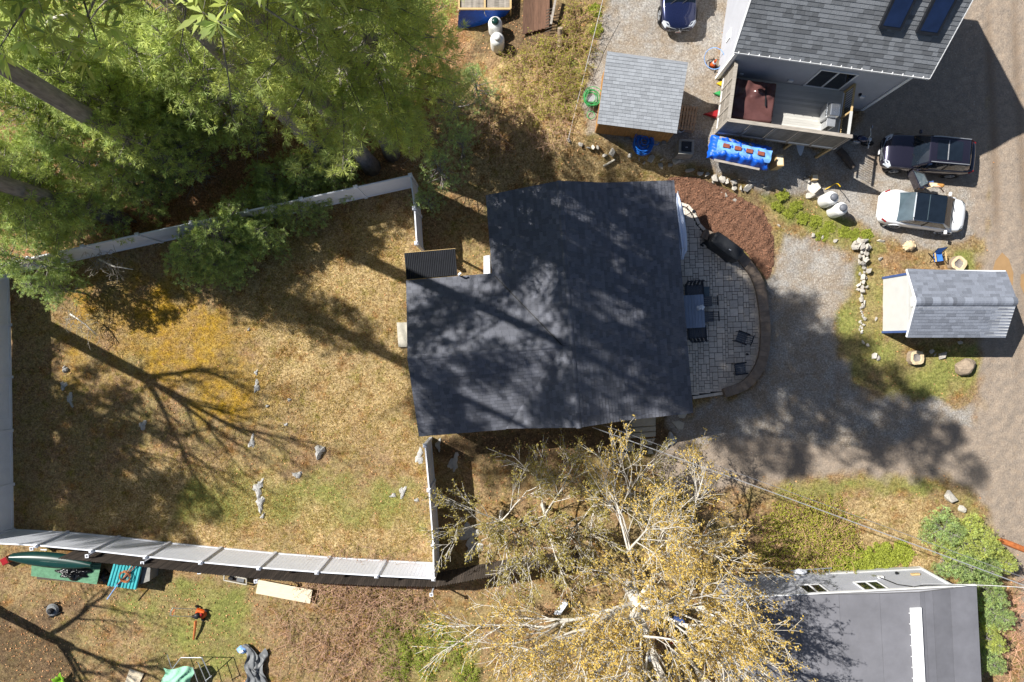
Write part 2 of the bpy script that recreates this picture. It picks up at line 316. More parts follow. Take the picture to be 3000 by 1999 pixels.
# ground material: every zone has its own colours, mixed by the zone weights and broken up by noise
gm = bpy.data.materials.new('ground'); gm.use_nodes = True; n = gm.node_tree.nodes; l = gm.node_tree.links; bs = n['Principled BSDF']
tc = n.new('ShaderNodeTexCoord')
def gnoise(s, d=6., r=.65):
    q = n.new('ShaderNodeTexNoise'); q.inputs['Scale'].default_value = s; q.inputs['Detail'].default_value = d; q.inputs['Roughness'].default_value = r; l.new(tc.outputs['Object'], q.inputs[0]); return q.outputs[0]
def ramp(src, stops):
    r = n.new('ShaderNodeValToRGB'); e = r.color_ramp.elements
    while len(e) < len(stops): e.new(.5)
    for q, (p, c) in zip(e, stops): q.position = p; q.color = (*c, 1)
    l.new(src, r.inputs[0]); return r.outputs[0]
def mix(fac, a, b, bt='MIX'):
    q = n.new('ShaderNodeMix'); q.data_type = 'RGBA'; q.blend_type = bt
    (l.new(fac, q.inputs[0]) if not isinstance(fac, float) else setattr(q.inputs[0], 'default_value', fac)); l.new(a, q.inputs[6]); l.new(b, q.inputs[7]); return q.outputs[2]
def attr(nm):
    q = n.new('ShaderNodeAttribute'); q.attribute_name = nm; s = n.new('ShaderNodeSeparateColor'); l.new(q.outputs[0], s.inputs[0]); return s.outputs
nf, nm_, nl = gnoise(11, 8, .72), gnoise(2.4, 7, .7), gnoise(.55)
vf = n.new('ShaderNodeTexVoronoi'); vf.inputs['Scale'].default_value = 30; l.new(tc.outputs['Object'], vf.inputs[0])
def contrast(src, lo, hi):
    q = n.new('ShaderNodeMapRange'); q.inputs[1].default_value = lo; q.inputs[2].default_value = hi; l.new(src, q.inputs[0]); return q.outputs[0]
def fac(w, noise, amt=.9):      # zone weight broken by noise
    a = n.new('ShaderNodeMath'); a.operation = 'MULTIPLY_ADD'; l.new(noise, a.inputs[0]); a.inputs[1].default_value = amt; a.inputs[2].default_value = -.5*amt
    b = n.new('ShaderNodeMath'); b.operation = 'ADD'; l.new(w, b.inputs[0]); l.new(a.outputs[0], b.inputs[1])
    return contrast(b.outputs[0], .12, .88)
za, zb, zc = attr('za'), attr('zb'), attr('zc')
base = mix(contrast(nl, .4, .6), ramp(nf, [(.3, C(92, 76, 58)), (.5, C(146, 120, 92)), (.7, C(190, 164, 128))]), ramp(nf, [(.3, C(92, 82, 58)), (.5, C(144, 128, 90)), (.72, C(184, 168, 124))]))
straw = ramp(nf, [(.32, C(98, 82, 54)), (.48, C(168, 144, 102)), (.66, C(216, 196, 154))])
green = ramp(nf, [(.28, C(86, 88, 46)), (.5, C(128, 132, 72)), (.7, C(164, 160, 100))])
moss = mix(contrast(nm_, .38, .62), ramp(nf, [(.3, C(104, 80, 34)), (.5, C(160, 126, 56)), (.7, C(196, 164, 86))]), ramp(nf, [(.3, C(116, 88, 24)), (.5, C(170, 134, 36)), (.7, C(204, 170, 58))]))
needle = ramp(nf, [(.3, C(88, 66, 50)), (.5, C(146, 112, 84)), (.7, C(200, 170, 134))])
soil = ramp(nf, [(.3, C(58, 48, 40)), (.55, C(92, 76, 60)), (.75, C(140, 118, 92))])
gravel = mix(contrast(gnoise(.8, 8, .7), .4, .6), ramp(nf, [(.28, C(104, 100, 97)), (.5, C(160, 155, 149)), (.7, C(206, 202, 196))]), ramp(nf, [(.28, C(104, 94, 82)), (.5, C(150, 136, 120)), (.72, C(190, 178, 162))]))
dirt = mix(contrast(nm_, .4, .62), ramp(nf, [(.3, C(122, 112, 102)), (.7, C(166, 152, 138))]), ramp(nf, [(.3, C(146, 128, 112)), (.7, C(186, 170, 152))]))
patch = ramp(nf, [(.3, C(70, 54, 30)), (.5, C(132, 96, 56)), (.7, C(176, 136, 86))]); olive_ = ramp(nf, [(.3, C(70, 66, 26)), (.5, C(116, 108, 50)), (.7, C(164, 150, 84))])
col = mix(fac(zb[1], nm_), base, needle); col = mix(fac(zc[0], nm_, 1.), col, straw); col = mix(contrast(gnoise(.9, 8, .75), .5, .66), col, patch); col = mix(contrast(gnoise(1.3, 8, .75), .52, .68), col, olive_); col = mix(fac(zb[2], nm_), col, soil); col = mix(fac(zb[0], nm_, 1.1), col, moss)
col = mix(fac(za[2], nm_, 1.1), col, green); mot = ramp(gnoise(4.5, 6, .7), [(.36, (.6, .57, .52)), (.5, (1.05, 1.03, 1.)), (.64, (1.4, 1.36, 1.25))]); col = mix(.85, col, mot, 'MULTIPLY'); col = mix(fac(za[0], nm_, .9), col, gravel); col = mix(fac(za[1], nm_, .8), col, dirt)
rutc = n.new('ShaderNodeRGB'); rutc.outputs[0].default_value = (*C(128, 110, 92), 1); col = mix(fac(zc[1], nm_, .8), col, rutc.outputs[0])
l.new(col, bs.inputs['Base Color']); bs.inputs['Roughness'].default_value = .95; bs.inputs['Specular IOR Level'].default_value = .15
bp = n.new('ShaderNodeBump'); bp.inputs['Strength'].default_value = .6; bp.inputs['Distance'].default_value = .06
mm = n.new('ShaderNodeMath'); mm.operation = 'ADD'; l.new(nf, mm.inputs[0]); l.new(vf.outputs[0], mm.inputs[1]); l.new(mm.outputs[0], bp.inputs['Height']); l.new(bp.outputs[0], bs.inputs['Normal'])
# the sheet is split by what it is (lawn and woodland floor, dirt road, gravel drive) but lies as one surface
nx, ny = GX.shape; V = np.stack([GX, GY, GZ], -1).reshape(-1, 3); ii, jj = np.meshgrid(np.arange(nx-1), np.arange(ny-1), indexing='ij'); q0 = (ii*ny+jj).ravel()
Q = np.stack([q0, q0+ny, q0+ny+1, q0+1], -1)
att = {'za': np.stack([ZW['gravel'], ZW['dirt'], ZW['green']], -1).reshape(-1, 3), 'zb': np.stack([ZW['moss'], ZW['needle'], ZW['soil']], -1).reshape(-1, 3), 'zc': np.stack([ZW['straw'], np.clip(ruts, 0, 1)*.6, ruts*0], -1).reshape(-1, 3)}
gcls = np.zeros(nx*ny, int); gcls[(ZW['gravel'] > .5).ravel()] = 2; gcls[(ZW['dirt'] > .5).ravel()] = 1
for nm, k in (('ground', 0), ('dirt_road', 1), ('gravel_drive', 2)):
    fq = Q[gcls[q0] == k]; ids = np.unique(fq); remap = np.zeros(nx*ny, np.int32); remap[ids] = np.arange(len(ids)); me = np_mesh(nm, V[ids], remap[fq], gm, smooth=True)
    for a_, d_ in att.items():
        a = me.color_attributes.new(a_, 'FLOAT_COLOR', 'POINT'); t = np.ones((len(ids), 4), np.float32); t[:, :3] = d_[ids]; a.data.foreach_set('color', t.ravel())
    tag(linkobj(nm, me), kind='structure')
# land beyond, reaching the horizon
o_ = MB(); R_ = 600
for a, b, c, d in ((-R_, X0, -R_, R_), (X1, R_, -R_, R_), (X0, X1, -R_, Y0), (X0, X1, Y1, R_)): o_.add([(a, c, 0), (b, c, 0), (b, d, 0), (a, d, 0)], [(0, 1, 2, 3)])
tag(o_.build('ground', mat('far land', C(120, 110, 70), .95, .3, .3)), kind='structure')
# muddy puddles on the road
pd = MB(); P = [G(*p) for p in ((2935, 740), (2955, 760), (2968, 800), (2966, 835), (2955, 842), (2930, 815), (2908, 790), (2915, 765))]; pd.add([(p.x, p.y, .03) for p in P], [tuple(range(len(P)))]); tag(pd.build('puddle', M['water']), kind='structure')
pd = MB(); P = [G(*p) for p in ((2990, 805), (3005, 800), (3012, 850), (2998, 860), (2988, 835))]; pd.add([(p.x, p.y, .03) for p in P], [tuple(range(len(P)))]); tag(pd.build('puddle', M['water']), kind='structure')
# ---------------------------------------------------------------- roofs of single shingles
CAM = Vector((0, 0, H))
class Frame:                    # a plan frame: a along the first axis, b along the second
    def __init__(s, o, ang, flip): s.o = Vector((*o, 0)); s.u = Vector((math.cos(ang), math.sin(ang), 0)); s.d = Vector((math.sin(ang), -math.cos(ang), 0))*flip
    def __call__(s, a, b, z=0.): return s.o+s.u*a+s.d*b+Vector((0, 0, z))
def clip_u(poly, v):
    xs = []
    for i in range(len(poly)):
        (ua, va), (ub, vb) = poly[i], poly[(i+1) % len(poly)]
        if (va-v)*(vb-v) <= 0 and va != vb: xs.append(ua+(ub-ua)*(v-va)/(vb-va))
        elif va == vb == v: xs += [ua, ub]
    return (min(xs), max(xs)) if len(xs) >= 2 else None
def shingle_planes(root, roof, planes, m, course=.19, tabs=(.24, .32, .4), tints=(.74, .88, 1., 1.18), slab=.14, slabmat=None, seed=1, nmax=300):
    R = random.Random(seed); items = []; deck = MB(); rest = MB()
    for pts, U in planes:
        pts = [Vector(p) for p in pts]; U = Vector(U).normalized(); N = None
        for i in range(1, len(pts)-1):
            N = (pts[i]-pts[0]).cross(pts[i+1]-pts[0])
            if N.length > 1e-3: break
        N.normalize(); N = N if N.z > 0 else -N
        Vv = N.cross(U).normalized()
        if Vv.z < 0: U = -U; Vv = N.cross(U).normalized()
        O = min(pts, key=lambda p: p.z); O = O-U*0; poly = [((p-O).dot(U), (p-O).dot(Vv)) for p in pts]; vmax = max(p[1] for p in poly)
        k = len(pts); low = [p-N*slab for p in pts]; low = [p-N*.002 for p in low]
        deck.add([p-N*.004 for p in pts]+low, [tuple(range(k)), tuple(range(k, 2*k))]+[(i, (i+1) % k, (i+1) % k+k, i+k) for i in range(k)])
        v = -.03; row = 0
        while v < vmax-.02:
            v1 = min(v+course*1.12, vmax); A = clip_u(poly, max(v, 1e-4)); Bv = clip_u(poly, min(v1, vmax-1e-4))
            if A and Bv:
                lo = min(A[0], Bv[0])-R.random()*.4; hi = max(A[1], Bv[1]); u = lo
                while u < hi:
                    w = R.choice(tabs); tn = R.choice(tints); a0, a1 = max(u, A[0]), min(u+w, A[1]); b0, b1 = max(u, Bv[0]), min(u+w, Bv[1])
                    if (a1-a0 > .02) or (b1-b0 > .02):
                        if a1 < a0: a0 = a1 = min(max(a0, A[0]), A[1])
                        if b1 < b0: b0 = b1 = min(max(b0, Bv[0]), Bv[1])
                        full = abs(a1-a0-w) < 1e-6 and abs(b1-b0-w) < 1e-6 and v1 < vmax-.01 and v > 0
                        items.append((O, U, Vv, N, a0, a1, b0, b1, v, v1, w, tn, full, (O+U*a0+Vv*v-CAM).length))
                    u += w
            v += course; row += 1
    cand = sorted([i for i in range(len(items)) if items[i][12]], key=lambda i: items[i][13])[:nmax]; cand = set(cand); cache = {}; Mi = MW[root.name].inverted()
    def verts(a0, a1, b0, b1, v0, v1, O, U, Vv, N, g=.004):
        q = lambda u, v, z: O+U*u+Vv*v+N*z
        return [q(a0+g, v0, .03), q(a1-g, v0, .03), q(b1-g, v1, .006), q(b0+g, v1, .006), q(a0+g, v0, 0), q(a1-g, v0, 0)], [(0, 1, 2, 3), (4, 5, 1, 0), (4, 0, 3), (5, 2, 1)]
    if slabmat: deck.build('roof_deck', slabmat, roof, world=True)
    for i, (O, U, Vv, N, a0, a1, b0, b1, v, v1, w, tn, full, ds) in enumerate(items):
        if i in cand:
            key = (w, tn)
            if key not in cache:
                vs, fs = verts(0, w, 0, w, 0, v1-v, Vector(), Vector((1, 0, 0)), Vector((0, 1, 0)), Vector((0, 0, 1))); cache[key] = MB().add(vs, fs, tn).mesh('shingle', m)
            o = linkobj('shingle', cache[key], roof); Rm = Matrix((U, Vv, N)).transposed().to_4x4(); o.matrix_basis = Mi@Matrix.Translation(O+U*a0+Vv*v)@Rm
        else:
            vs, fs = verts(a0, a1, b0, b1, v, v1, O, U, Vv, N); rest.add(vs, fs, tn)
    r = rest.build('shingle_field', m, roof, world=True); r['kind'] = 'stuff'
def ridge_caps(root, roof, a, b, m, w=.3, step=.24, tints=(.8, 1., 1.15)):
    a = Vector(a); b = Vector(b); d = (b-a); L = d.length; d.normalize(); s = d.cross(Vector((0, 0, 1))).normalized(); k = int(L/step)
    for i in range(k):
        p = a+d*(i*L/k); q = a+d*((i+1)*L/k+.03); t = random.choice(tints); mb = MB()
        pts = lambda c, z: [c-s*w/2+Vector((0, 0, z-.11)), c-s*w/4+Vector((0, 0, z-.025)), c+Vector((0, 0, z)), c+s*w/4+Vector((0, 0, z-.025)), c+s*w/2+Vector((0, 0, z-.11))]
        A = pts(p, .05); Bq = pts(q, .035); mb.add(A+Bq, [(j, j+1, j+6, j+5) for j in range(4)]+[(0, 1, 2, 3, 4)], t); mb.build('ridge_shingle', m, roof, world=True)
def clapboard(A, Bp, z0, z1, nrm, e=.13, z0b=None):
    A = Vector(A); Bp = Vector(Bp); nrm = Vector(nrm); mb = MB(); k = max(1, int((z1-z0)/e))
    for i in range(k):
        za_, zb_ = z0+(z1-z0)*i/k, z0+(z1-z0)*(i+1)/k
        f = lambda p, z, o: Vector((p.x, p.y, z))+nrm*o
        mb.add([f(A, za_, .022), f(Bp, za_, .022), f(Bp, zb_, .006), f(A, zb_, .006), f(A, za_, .004), f(Bp, za_, .004)], [(0, 1, 2, 3), (4, 5, 1, 0)])
    return mb
def window(par, A, Bp, z0, z1, nrm, glassm, n=1, name='window'):     # a framed opening on a wall from A to B
    A = Vector(A); Bp = Vector(Bp); nrm = Vector(nrm); c = (A+Bp)/2; w = (Bp-A).length; d = (Bp-A).normalized(); fr = MB(); P = lambda t, z, o: A+d*t+Vector((0, 0, z))+nrm*o
    t = .07
    for (x0, x1, ya, yb) in ((0, w, z0, z0+t), (0, w, z1-t, z1), (0, t, z0+t, z1-t), (w-t, w, z0+t, z1-t))+tuple((w*k/n-t/2, w*k/n+t/2, z0+t, z1-t) for k in range(1, n)):
        fr.hexa([P(x0, ya, .01), P(x1, ya, .01), P(x1, yb, .01), P(x0, yb, .01)], [P(x0, ya, .07), P(x1, ya, .07), P(x1, yb, .07), P(x0, yb, .07)])
    f = fr.build(name, M['white'], par, world=True); MW[f.name] = MW[par.name]
    for k in range(n):
        x0, x1 = w*k/n+t*.6, w*(k+1)/n-t*.6
        MB().hexa([P(x0, z0+t*.6, .012), P(x1, z0+t*.6, .012), P(x1, z1-t*.6, .012), P(x0, z1-t*.6, .012)], [P(x0, z0+t*.6, .035), P(x1, z0+t*.6, .035), P(x1, z1-t*.6, .035), P(x0, z1-t*.6, .035)]).build('pane', glassm, f, world=True)
    return f
# ---------------------------------------------------------------- the main house
hf = Frame((0, 0), .082, 1)
house = thing('house', 'dark charcoal shingled house with a side wing in the middle of the picture', 'house', hf(2, 0))
z_e, z_b, z_r, z_w = 3.04, 3.80, 5.05, 4.82; aR, aB, aK, aL, aW = 9.02, 5.36, 2.93, -.70, -5.2; b0, b1, bw, bk = -7.62, 4.49, -3.53, .45; zl = 3.16
roof = MB().bar(hf(aK, b0+.1, z_r-.2), hf(aK, b1-.1, z_r-.2), .05, .12).build('roof', M['lumber'], house, world=True)
pl = [([hf(aR, b1, z_e), hf(aR, b0, z_e), hf(aB, b0, z_b), hf(aB, b1, z_b)], hf.d), ([hf(aB, b1, z_b), hf(aB, b0, z_b), hf(aK, b0, z_r), hf(aK, b1, z_r)], hf.d),
      ([hf(aL, b0, zl), hf(aL, bw, zl), hf(2.49, bk, z_w), hf(aK, bk, z_r), hf(aK, b0, z_r)], hf.d), ([hf(aL, b1, zl), hf(2.49, bk, z_w), hf(aK, bk, z_r), hf(aK, b1, z_r)], hf.d),
      ([hf(aW, bw, zl), hf(aL, bw, zl), hf(2.49, bk, z_w), hf(aW, bk, z_w)], hf.u), ([hf(aW, b1, zl), hf(aL, b1, zl), hf(2.49, bk, z_w), hf(aW, bk, z_w)], hf.u)]
shingle_planes(house, roof, pl, M['shingle'], slabmat=M['blackmetal'], seed=5, course=.19, tabs=(.24, .3, .38), tints=(.78, .9, 1., 1.14))
ridge_caps(house, roof, hf(aK, b0, z_r), hf(aK, b1, z_r), M['shingle']); ridge_caps(house, roof, hf(aW, bk, z_w), hf(2.4, bk, z_w), M['shingle'])
MB().bar(hf(aL+.1, bw+.13, zl+.09), hf(2.42, bk-.05, z_w+.07), .05, .03).build('valley_flashing', M['blackmetal'], roof, world=True)
o = .35; w = MB()
w.prism([hf(*p).to_2d() for p in ((aL+o, b0+o), (aR-o, b0+o), (aR-o, b1-o), (aL+o, b1-o))], -.1, 2.86); w.prism([hf(*p).to_2d() for p in ((aW+o, bw+o), (aL+o-.003, bw+o), (aL+o-.003, b1-o-.003), (aW+o, b1-o-.003))], -.1, 2.9); w.build('wall', M['lightsiding'], house, world=True)
g = MB()
for bb in (b0+o+.02, b1-o-.02):
    for k in (0, 1): pass
    A = [hf(aL+o, bb, 2.86), hf(aR-o, bb, 2.86), hf(aB, bb, z_b-.2), hf(aK, bb, z_r-.2), hf(aL+o, bb, zl-.1)]; g.add(A+[p+hf.d*.05*(1 if bb < 0 else -1) for p in A], [(0, 1, 2, 3, 4), (5, 6, 7, 8, 9)])
A = [hf(aW+o+.02, bw+o, 2.9), hf(aW+o+.02, b1-o, 2.9), hf(aW+o+.02, bk, z_w-.2)]; g.add(A+[p+hf.u*.05 for p in A], [(0, 1, 2), (3, 4, 5)]); g.build('gable', M['lightsiding'], house, world=True)
window(house, hf(aR-o, -5.5), hf(aR-o, -3.6), .25, 2.35, hf.u, M['glass'], 2, 'door'); window(house, hf(aR-o, 1.5), hf(aR-o, 3.), 1., 2.3, hf.u, M['glass'], 2)
window(house, hf(1., b1-o), hf(2.6, b1-o), 1., 2.3, hf.d, M['glass'], 2); window(house, hf(-3.8, b1-o), hf(-2.4, b1-o), 1., 2.3, hf.d, M['glass'], 2); window(house, hf(aW+o, 2.), hf(aW+o, .8), 1., 2.3, -hf.u, M['glass'], 1); window(house, hf(aW+o, -.9), hf(aW+o, -1.9), .2, 2.3, -hf.u, M['glass'], 1, 'door')
B(W(1345, 806, 3.3), (.07, .07, .5)).tube([W(1345, 806, 3.5), W(1345, 804, 3.62), W(1351, 800, 3.62)], .06, 8).build('vent_pipe', M['white'], house, world=True)
# entry steps at the lower right corner of the house
st = thing('entry_steps', 'pale concrete entry steps below the lower eave of the dark house', 'steps', G(1885, 1262))
for i, (ya, yb, zt) in enumerate(((1222, 1252, .62), (1254, 1268, .42), (1270, 1284, .22))):
    q = [W(1845, ya, zt), W(1921, ya-5, zt), W(1921, yb-5, zt), W(1845, yb, zt)]; MB().hexa([Vector((p.x, p.y, -.05)) for p in q], q).build('step', M['concrete'], st, world=True, bevel=.015)
MB().box(W(1836, 1250, .6), (.2, 1.3, 1.3)).build('side_post', M['greywood'], st, world=True)
rl = MB()
for a, b in (((1842, 1232, 1.4), (1842, 1290, 1.)), ((1842, 1232, 1.), (1842, 1290, .6)), ((1842, 1290, 0), (1842, 1290, 1.)), ((1842, 1262, 0.2), (1842, 1262, 1.2))): rl.bar(W(*a), W(*b), .05, .05)
rl.build('railing', M['blackmetal'], st, world=True)
# concrete landing at the back door of the wing
P = [W(1162, 945, .2), W(1196, 945, .2), W(1196, 1017, .2), W(1167, 1017, .2)]
tag(MB().hexa([Vector((p.x, p.y, -.05)) for p in P], P).build('concrete_landing', M['concrete'], bevel=.02), 'pale concrete door landing sticking out left of the dark wing', 'landing')
# white utility cupboard in the inner corner
P = [W(1418, 751, 1.6), W(1436, 748, 1.6), W(1436, 806, 1.6), W(1418, 806, 1.6)]
uc = thing('utility_cupboard', 'white narrow utility cupboard against the house beside the black lean-to', 'cupboard', G(1425, 780)); MB().hexa([Vector((p.x, p.y, -.05)) for p in P], P).build('body', M['white'], uc, world=True, bevel=.02); MB().hexa([p+Vector((0, 0, .002)) for p in P], [p+Vector((-.02, 0, .05)) for p in P]).build('lid', M['vinyl'], uc, world=True)
# black corrugated lean-to
lt = thing('lean_to', 'lean-to with a black corrugated metal roof between the fence and the wing', 'lean-to', G(1260, 770)); A, Bq, Cq, D = W(1184, 742, 2.75), W(1334, 729, 2.75), W(1340, 806, 3.0), W(1191, 819, 3.0); nb = 28
for i in range(nb):
    t0, t1 = i/nb, (i+1)/nb; mb = MB(); e = Vector((0, 0, .045)); a, b, c, d = A.lerp(Bq, t0), A.lerp(Bq, t1), D.lerp(Cq, t0), D.lerp(Cq, t1); m1, m2 = a.lerp(b, .5)+e, c.lerp(d, .5)+e; q1, q2 = a.lerp(b, .75)+e, c.lerp(d, .75)+e
    mb.add([a, m1, q1, b, c, m2, q2, d], [(0, 1, 5, 4), (1, 2, 6, 5), (2, 3, 7, 6)]); mb.build('corrugation', M['blackmetal'], lt, world=True)
pm = MB()
for p in (A.lerp(D, .1).lerp(Bq.lerp(Cq, .1), .05), Bq.lerp(Cq, .1).lerp(A, .05), A.lerp(D, .5).lerp(Bq, .02)): pm.box((p.x, p.y, p.z/2-.1), (.1, .1, p.z-.1))
pm.build('post', M['lumber'], lt, world=True); MB().bar(A+Vector((0, 0, -.1)), Bq+Vector((0, 0, -.1)), .06, .12).bar(D+Vector((0, 0, -.1)), Cq+Vector((0, 0, -.1)), .06, .12).build('rafter', M['lumber'], lt, world=True)
# ---------------------------------------------------------------- white vinyl fence runs
FH = 2.49
def fence(name, label, pts, cap_end=True, first=True):
    P = [G(*p) for p in pts]; r = thing(name, label, 'fence', P[len(P)//2], group='white vinyl privacy fence runs'); capm = None
    for i, p in enumerate(P):
        if i == 0 and not first: continue
        po = MB().box((p.x, p.y, FH/2-.1), (.16, .16, FH+.22), math.atan2(P[1].y-P[0].y, P[1].x-P[0].x)).build('post', M['vinyl'], r, world=True)
        MB().lathe([(.135, FH-.0), (.15, FH+.02), (.15, FH+.08), (.05, FH+.15)], 4, Matrix.Translation((p.x, p.y, 0.02))@Matrix.Rotation(math.pi/4+math.atan2(P[1].y-P[0].y, P[1].x-P[0].x), 4, 'Z')).build('post_cap', M['vinyl'], po, world=True)
    for a, b in zip(P, P[1:]):
        d = (b-a).normalized(); a2, b2 = a+d*.08, b-d*.08; up = Vector((0, 0, 1)); L = (b2-a2).length; nb = max(1, int(L/.19)); nrm = d.cross(up)
        pan = MB()
        for k in range(nb):
            q0, q1 = a2+d*(L*k/nb+.006), a2+d*(L*(k+1)/nb-.006); pan.bar((q0+q1)/2+up*.14, (q0+q1)/2+up*(FH-.1), .022, (q1-q0).length, up=d)
        pan.bar(a2+up*FH*.5, b2+up*FH*.5, .012, FH-.3); pan.build('panel', M['vinyl'], r, world=True)
        MB().bar(a2+up*(FH-.06), b2+up*(FH-.06), .07, .14).build('top_rail', M['vinyl'], r, world=True); MB().bar(a2+up*.1, b2+up*.1, .07, .16).build('bottom_rail', M['vinyl'], r, world=True)
    return r
def along(a, b, n): return [(a[0]+(b[0]-a[0])*k/n, a[1]+(b[1]-a[1])*k/n) for k in range(n+1)]
fence('fence', 'white vinyl fence along the top of the yard under the pines', along((26, 806), (1222, 546), 8))
fence('fence', 'short white vinyl fence from the top corner down to the black lean-to', [(1222, 546), (1233, 636), (1239, 732)], first=False)
fence('fence', 'white vinyl fence along the left edge of the yard', [(26, 806), (31, 952), (34, 1105), (36, 1261), (38, 1419), (40, 1551)], first=False)
fence('fence', 'long white vinyl fence along the bottom of the yard', [(40, 1551), (199, 1559), (350, 1573), (498, 1590), (649, 1605), (808, 1620), (967, 1632), (1130, 1642), (1286, 1650)], first=False)
fence('fence', 'white vinyl fence on the right of the yard below the dark wing', [(1286, 1650), (1284, 1556), (1273, 1407), (1262, 1285)], first=False)
# brown stockade fence behind the bottom run
sp = [W(*p, 0) for p in ((250, 1598), (500, 1623), (700, 1644), (900, 1662), (1100, 1672), (1290, 1676), (1420, 1652), (1520, 1632), (1620, 1622), (1720, 1622))]
sf = thing('stockade_fence', 'dark weathered stockade fence with pointed boards behind the white bottom fence', 'fence', sp[4]); seg = [(a, b) for a, b in zip(sp, sp[1:])]; cache = {}; cnt = 0; rest = MB()
for a, b in seg:
    L = (b-a).length; nb = int(L/.13); d = (b-a).normalized(); ang = math.atan2(d.y, d.x)
    for k in range(nb):
        tn = random.choice((.7, .85, 1., 1.2)); hh = 2.35
        if tn not in cache: cache[tn] = MB().add([(-.06, -.012, 0), (.06, -.012, 0), (.06, -.012, hh-.1), (0, -.012, hh), (-.06, -.012, hh-.1), (-.06, .012, 0), (.06, .012, 0), (.06, .012, hh-.1), (0, .012, hh), (-.06, .012, hh-.1)], [(0, 1, 2, 3, 4), (9, 8, 7, 6, 5), (0, 5, 6, 1), (1, 6, 7, 2), (2, 7, 8, 3), (3, 8, 9, 4), (4, 9, 5, 0)], tn).mesh('board', M['oldwood'])
        p = a+d*(L*(k+.5)/nb); linkobj('board', cache[tn], sf, loc=p-sf.location+Vector((0, 0, -.03+random.random()*.05)), rz=ang)
MBr = MB(); [MBr.bar(a+Vector((0, 0, z))+Vector((0, -.05, 0)), b+Vector((0, 0, z))+Vector((0, -.05, 0)), .05, .09) for a, b in seg for z in (.5, 1.7)]; MBr.build('rail', M['oldwood'], sf, world=True)
for k, (px, py) in enumerate(((94, 1607), (256, 1629), (418, 1650), (584, 1676), (750, 1703), (1264, 1742))):
    p = W(px, py, 1.9); t = thing('solar_lamp', 'small white square solar post lamp just outside the bottom white fence', 'lamp', (p.x, p.y, 0), .08, 'solar post lamps outside the bottom fence')
    B((0, 0, .9), (.07, .07, 2.)).build('post', M['vinyl'], t); B((0, 0, 1.93), (.19, .19, .06)).build('cap', M['vinyl'], t)
    for q in ((-.03, -.03), (.03, -.03), (-.03, .03), (.03, .03)): B((q[0], q[1], 1.965), (.045, .045, .01)).build('solar_cell', M['blackmetal'], t)
# ---------------------------------------------------------------- the neighbour's house with its deck
nf_ = Frame((11.0, 14.12), -.134, -1)       # a to the right along the front wall, b up the picture
nh = thing('neighbor_house', 'grey sided house with a steep grey roof, two skylights and a raised deck', 'house', nf_(4.3, 3.7)); ZE, ZR, WD, DP = 5.9, 10.05, 8.66, 7.5
nr = MB().bar(nf_(-.2, DP/2, ZR-.3), nf_(WD+.2, DP/2, ZR-.3), .05, .15).build('roof', M['lumber'], nh, world=True)
e = .36
pl = [([nf_(-e, -e, ZE), nf_(WD+e, -e, ZE), nf_(WD+e, DP/2, ZR), nf_(-e, DP/2, ZR)], nf_.u), ([nf_(-e, DP+e, ZE), nf_(WD+e, DP+e, ZE), nf_(WD+e, DP/2, ZR), nf_(-e, DP/2, ZR)], nf_.u)]
shingle_planes(nh, nr, pl, M['shingle2'], course=.2, slabmat=M['white'], seed=8, tabs=(.25, .36, .48), tints=(.72, .86, 1., 1.14, 1.25)); ridge_caps(nh, nr, nf_(-e, DP/2, ZR), nf_(WD+e, DP/2, ZR), M['shingle2'])
bw_ = MB(); bw_.prism([nf_(*p).to_2d() for p in ((0, 0), (WD, 0), (WD, DP), (0, DP))], -.2, ZE+.1)
for aa in (0, WD): A = [nf_(aa, 0, ZE), nf_(aa, DP, ZE), nf_(aa, DP/2, ZR-.25)]; s_ = nf_.u*(.06 if aa == 0 else -.06); bw_.add(A+[p+s_ for p in A], [(0, 1, 2), (3, 4, 5)])
bw_.build('wall', M['siding'], nh, world=True)
clapboard(nf_(0, 0), nf_(WD, 0), .3, ZE, -nf_.d).build('siding', M['siding'], nh, world=True)['kind'] = 'stuff'
clapboard(nf_(0, DP), nf_(0, 0), 2.0, ZE, -nf_.u).build('siding', M['siding'], nh, world=True)['kind'] = 'stuff'
MB().prism([nf_(*p).to_2d() for p in ((-.02, -.02), (WD+.02, -.02), (WD+.02, .5), (-.02, DP))], -.3, .25).build('foundation', M['foundation'], nh, world=True)
[B(nf_(a, b, 3.1), (.16, .16, 5.7), -.134).build('corner_board', M['white'], nh, world=True) for a, b in ((0, 0), (WD, 0))]
gt = MB().bar(nf_(-e, -e-.08, ZE-.06), nf_(WD+e, -e-.08, ZE-.06), .02, .12).bar(nf_(-e, -e-.03, ZE-.12), nf_(WD+e, -e-.03, ZE-.12), .12, .02); gt.build('gutter', M['white'], nh, world=True)
for k in range(19): B(nf_(-e+.2+k*(WD+.3)/18.2, -e-.06, ZE+.01), (.03, .1, .05), -.134).build('gutter_bracket', M['white'], nh, world=True)
MB().bar(nf_(-e-.02, -e, ZE-.09), nf_(-e-.02, DP/2, ZR-.09), .03, .2).bar(nf_(WD+e+.02, -e, ZE-.09), nf_(WD+e+.02, DP/2, ZR-.09), .03, .2).build('rake_board', M['white'], nh, world=True)
sn = (nf_.d*-(ZR-ZE)+Vector((0, 0, DP/2+e))).normalized(); sv = (nf_(0, DP/2, ZR)-nf_(0, -e, ZE)).normalized()
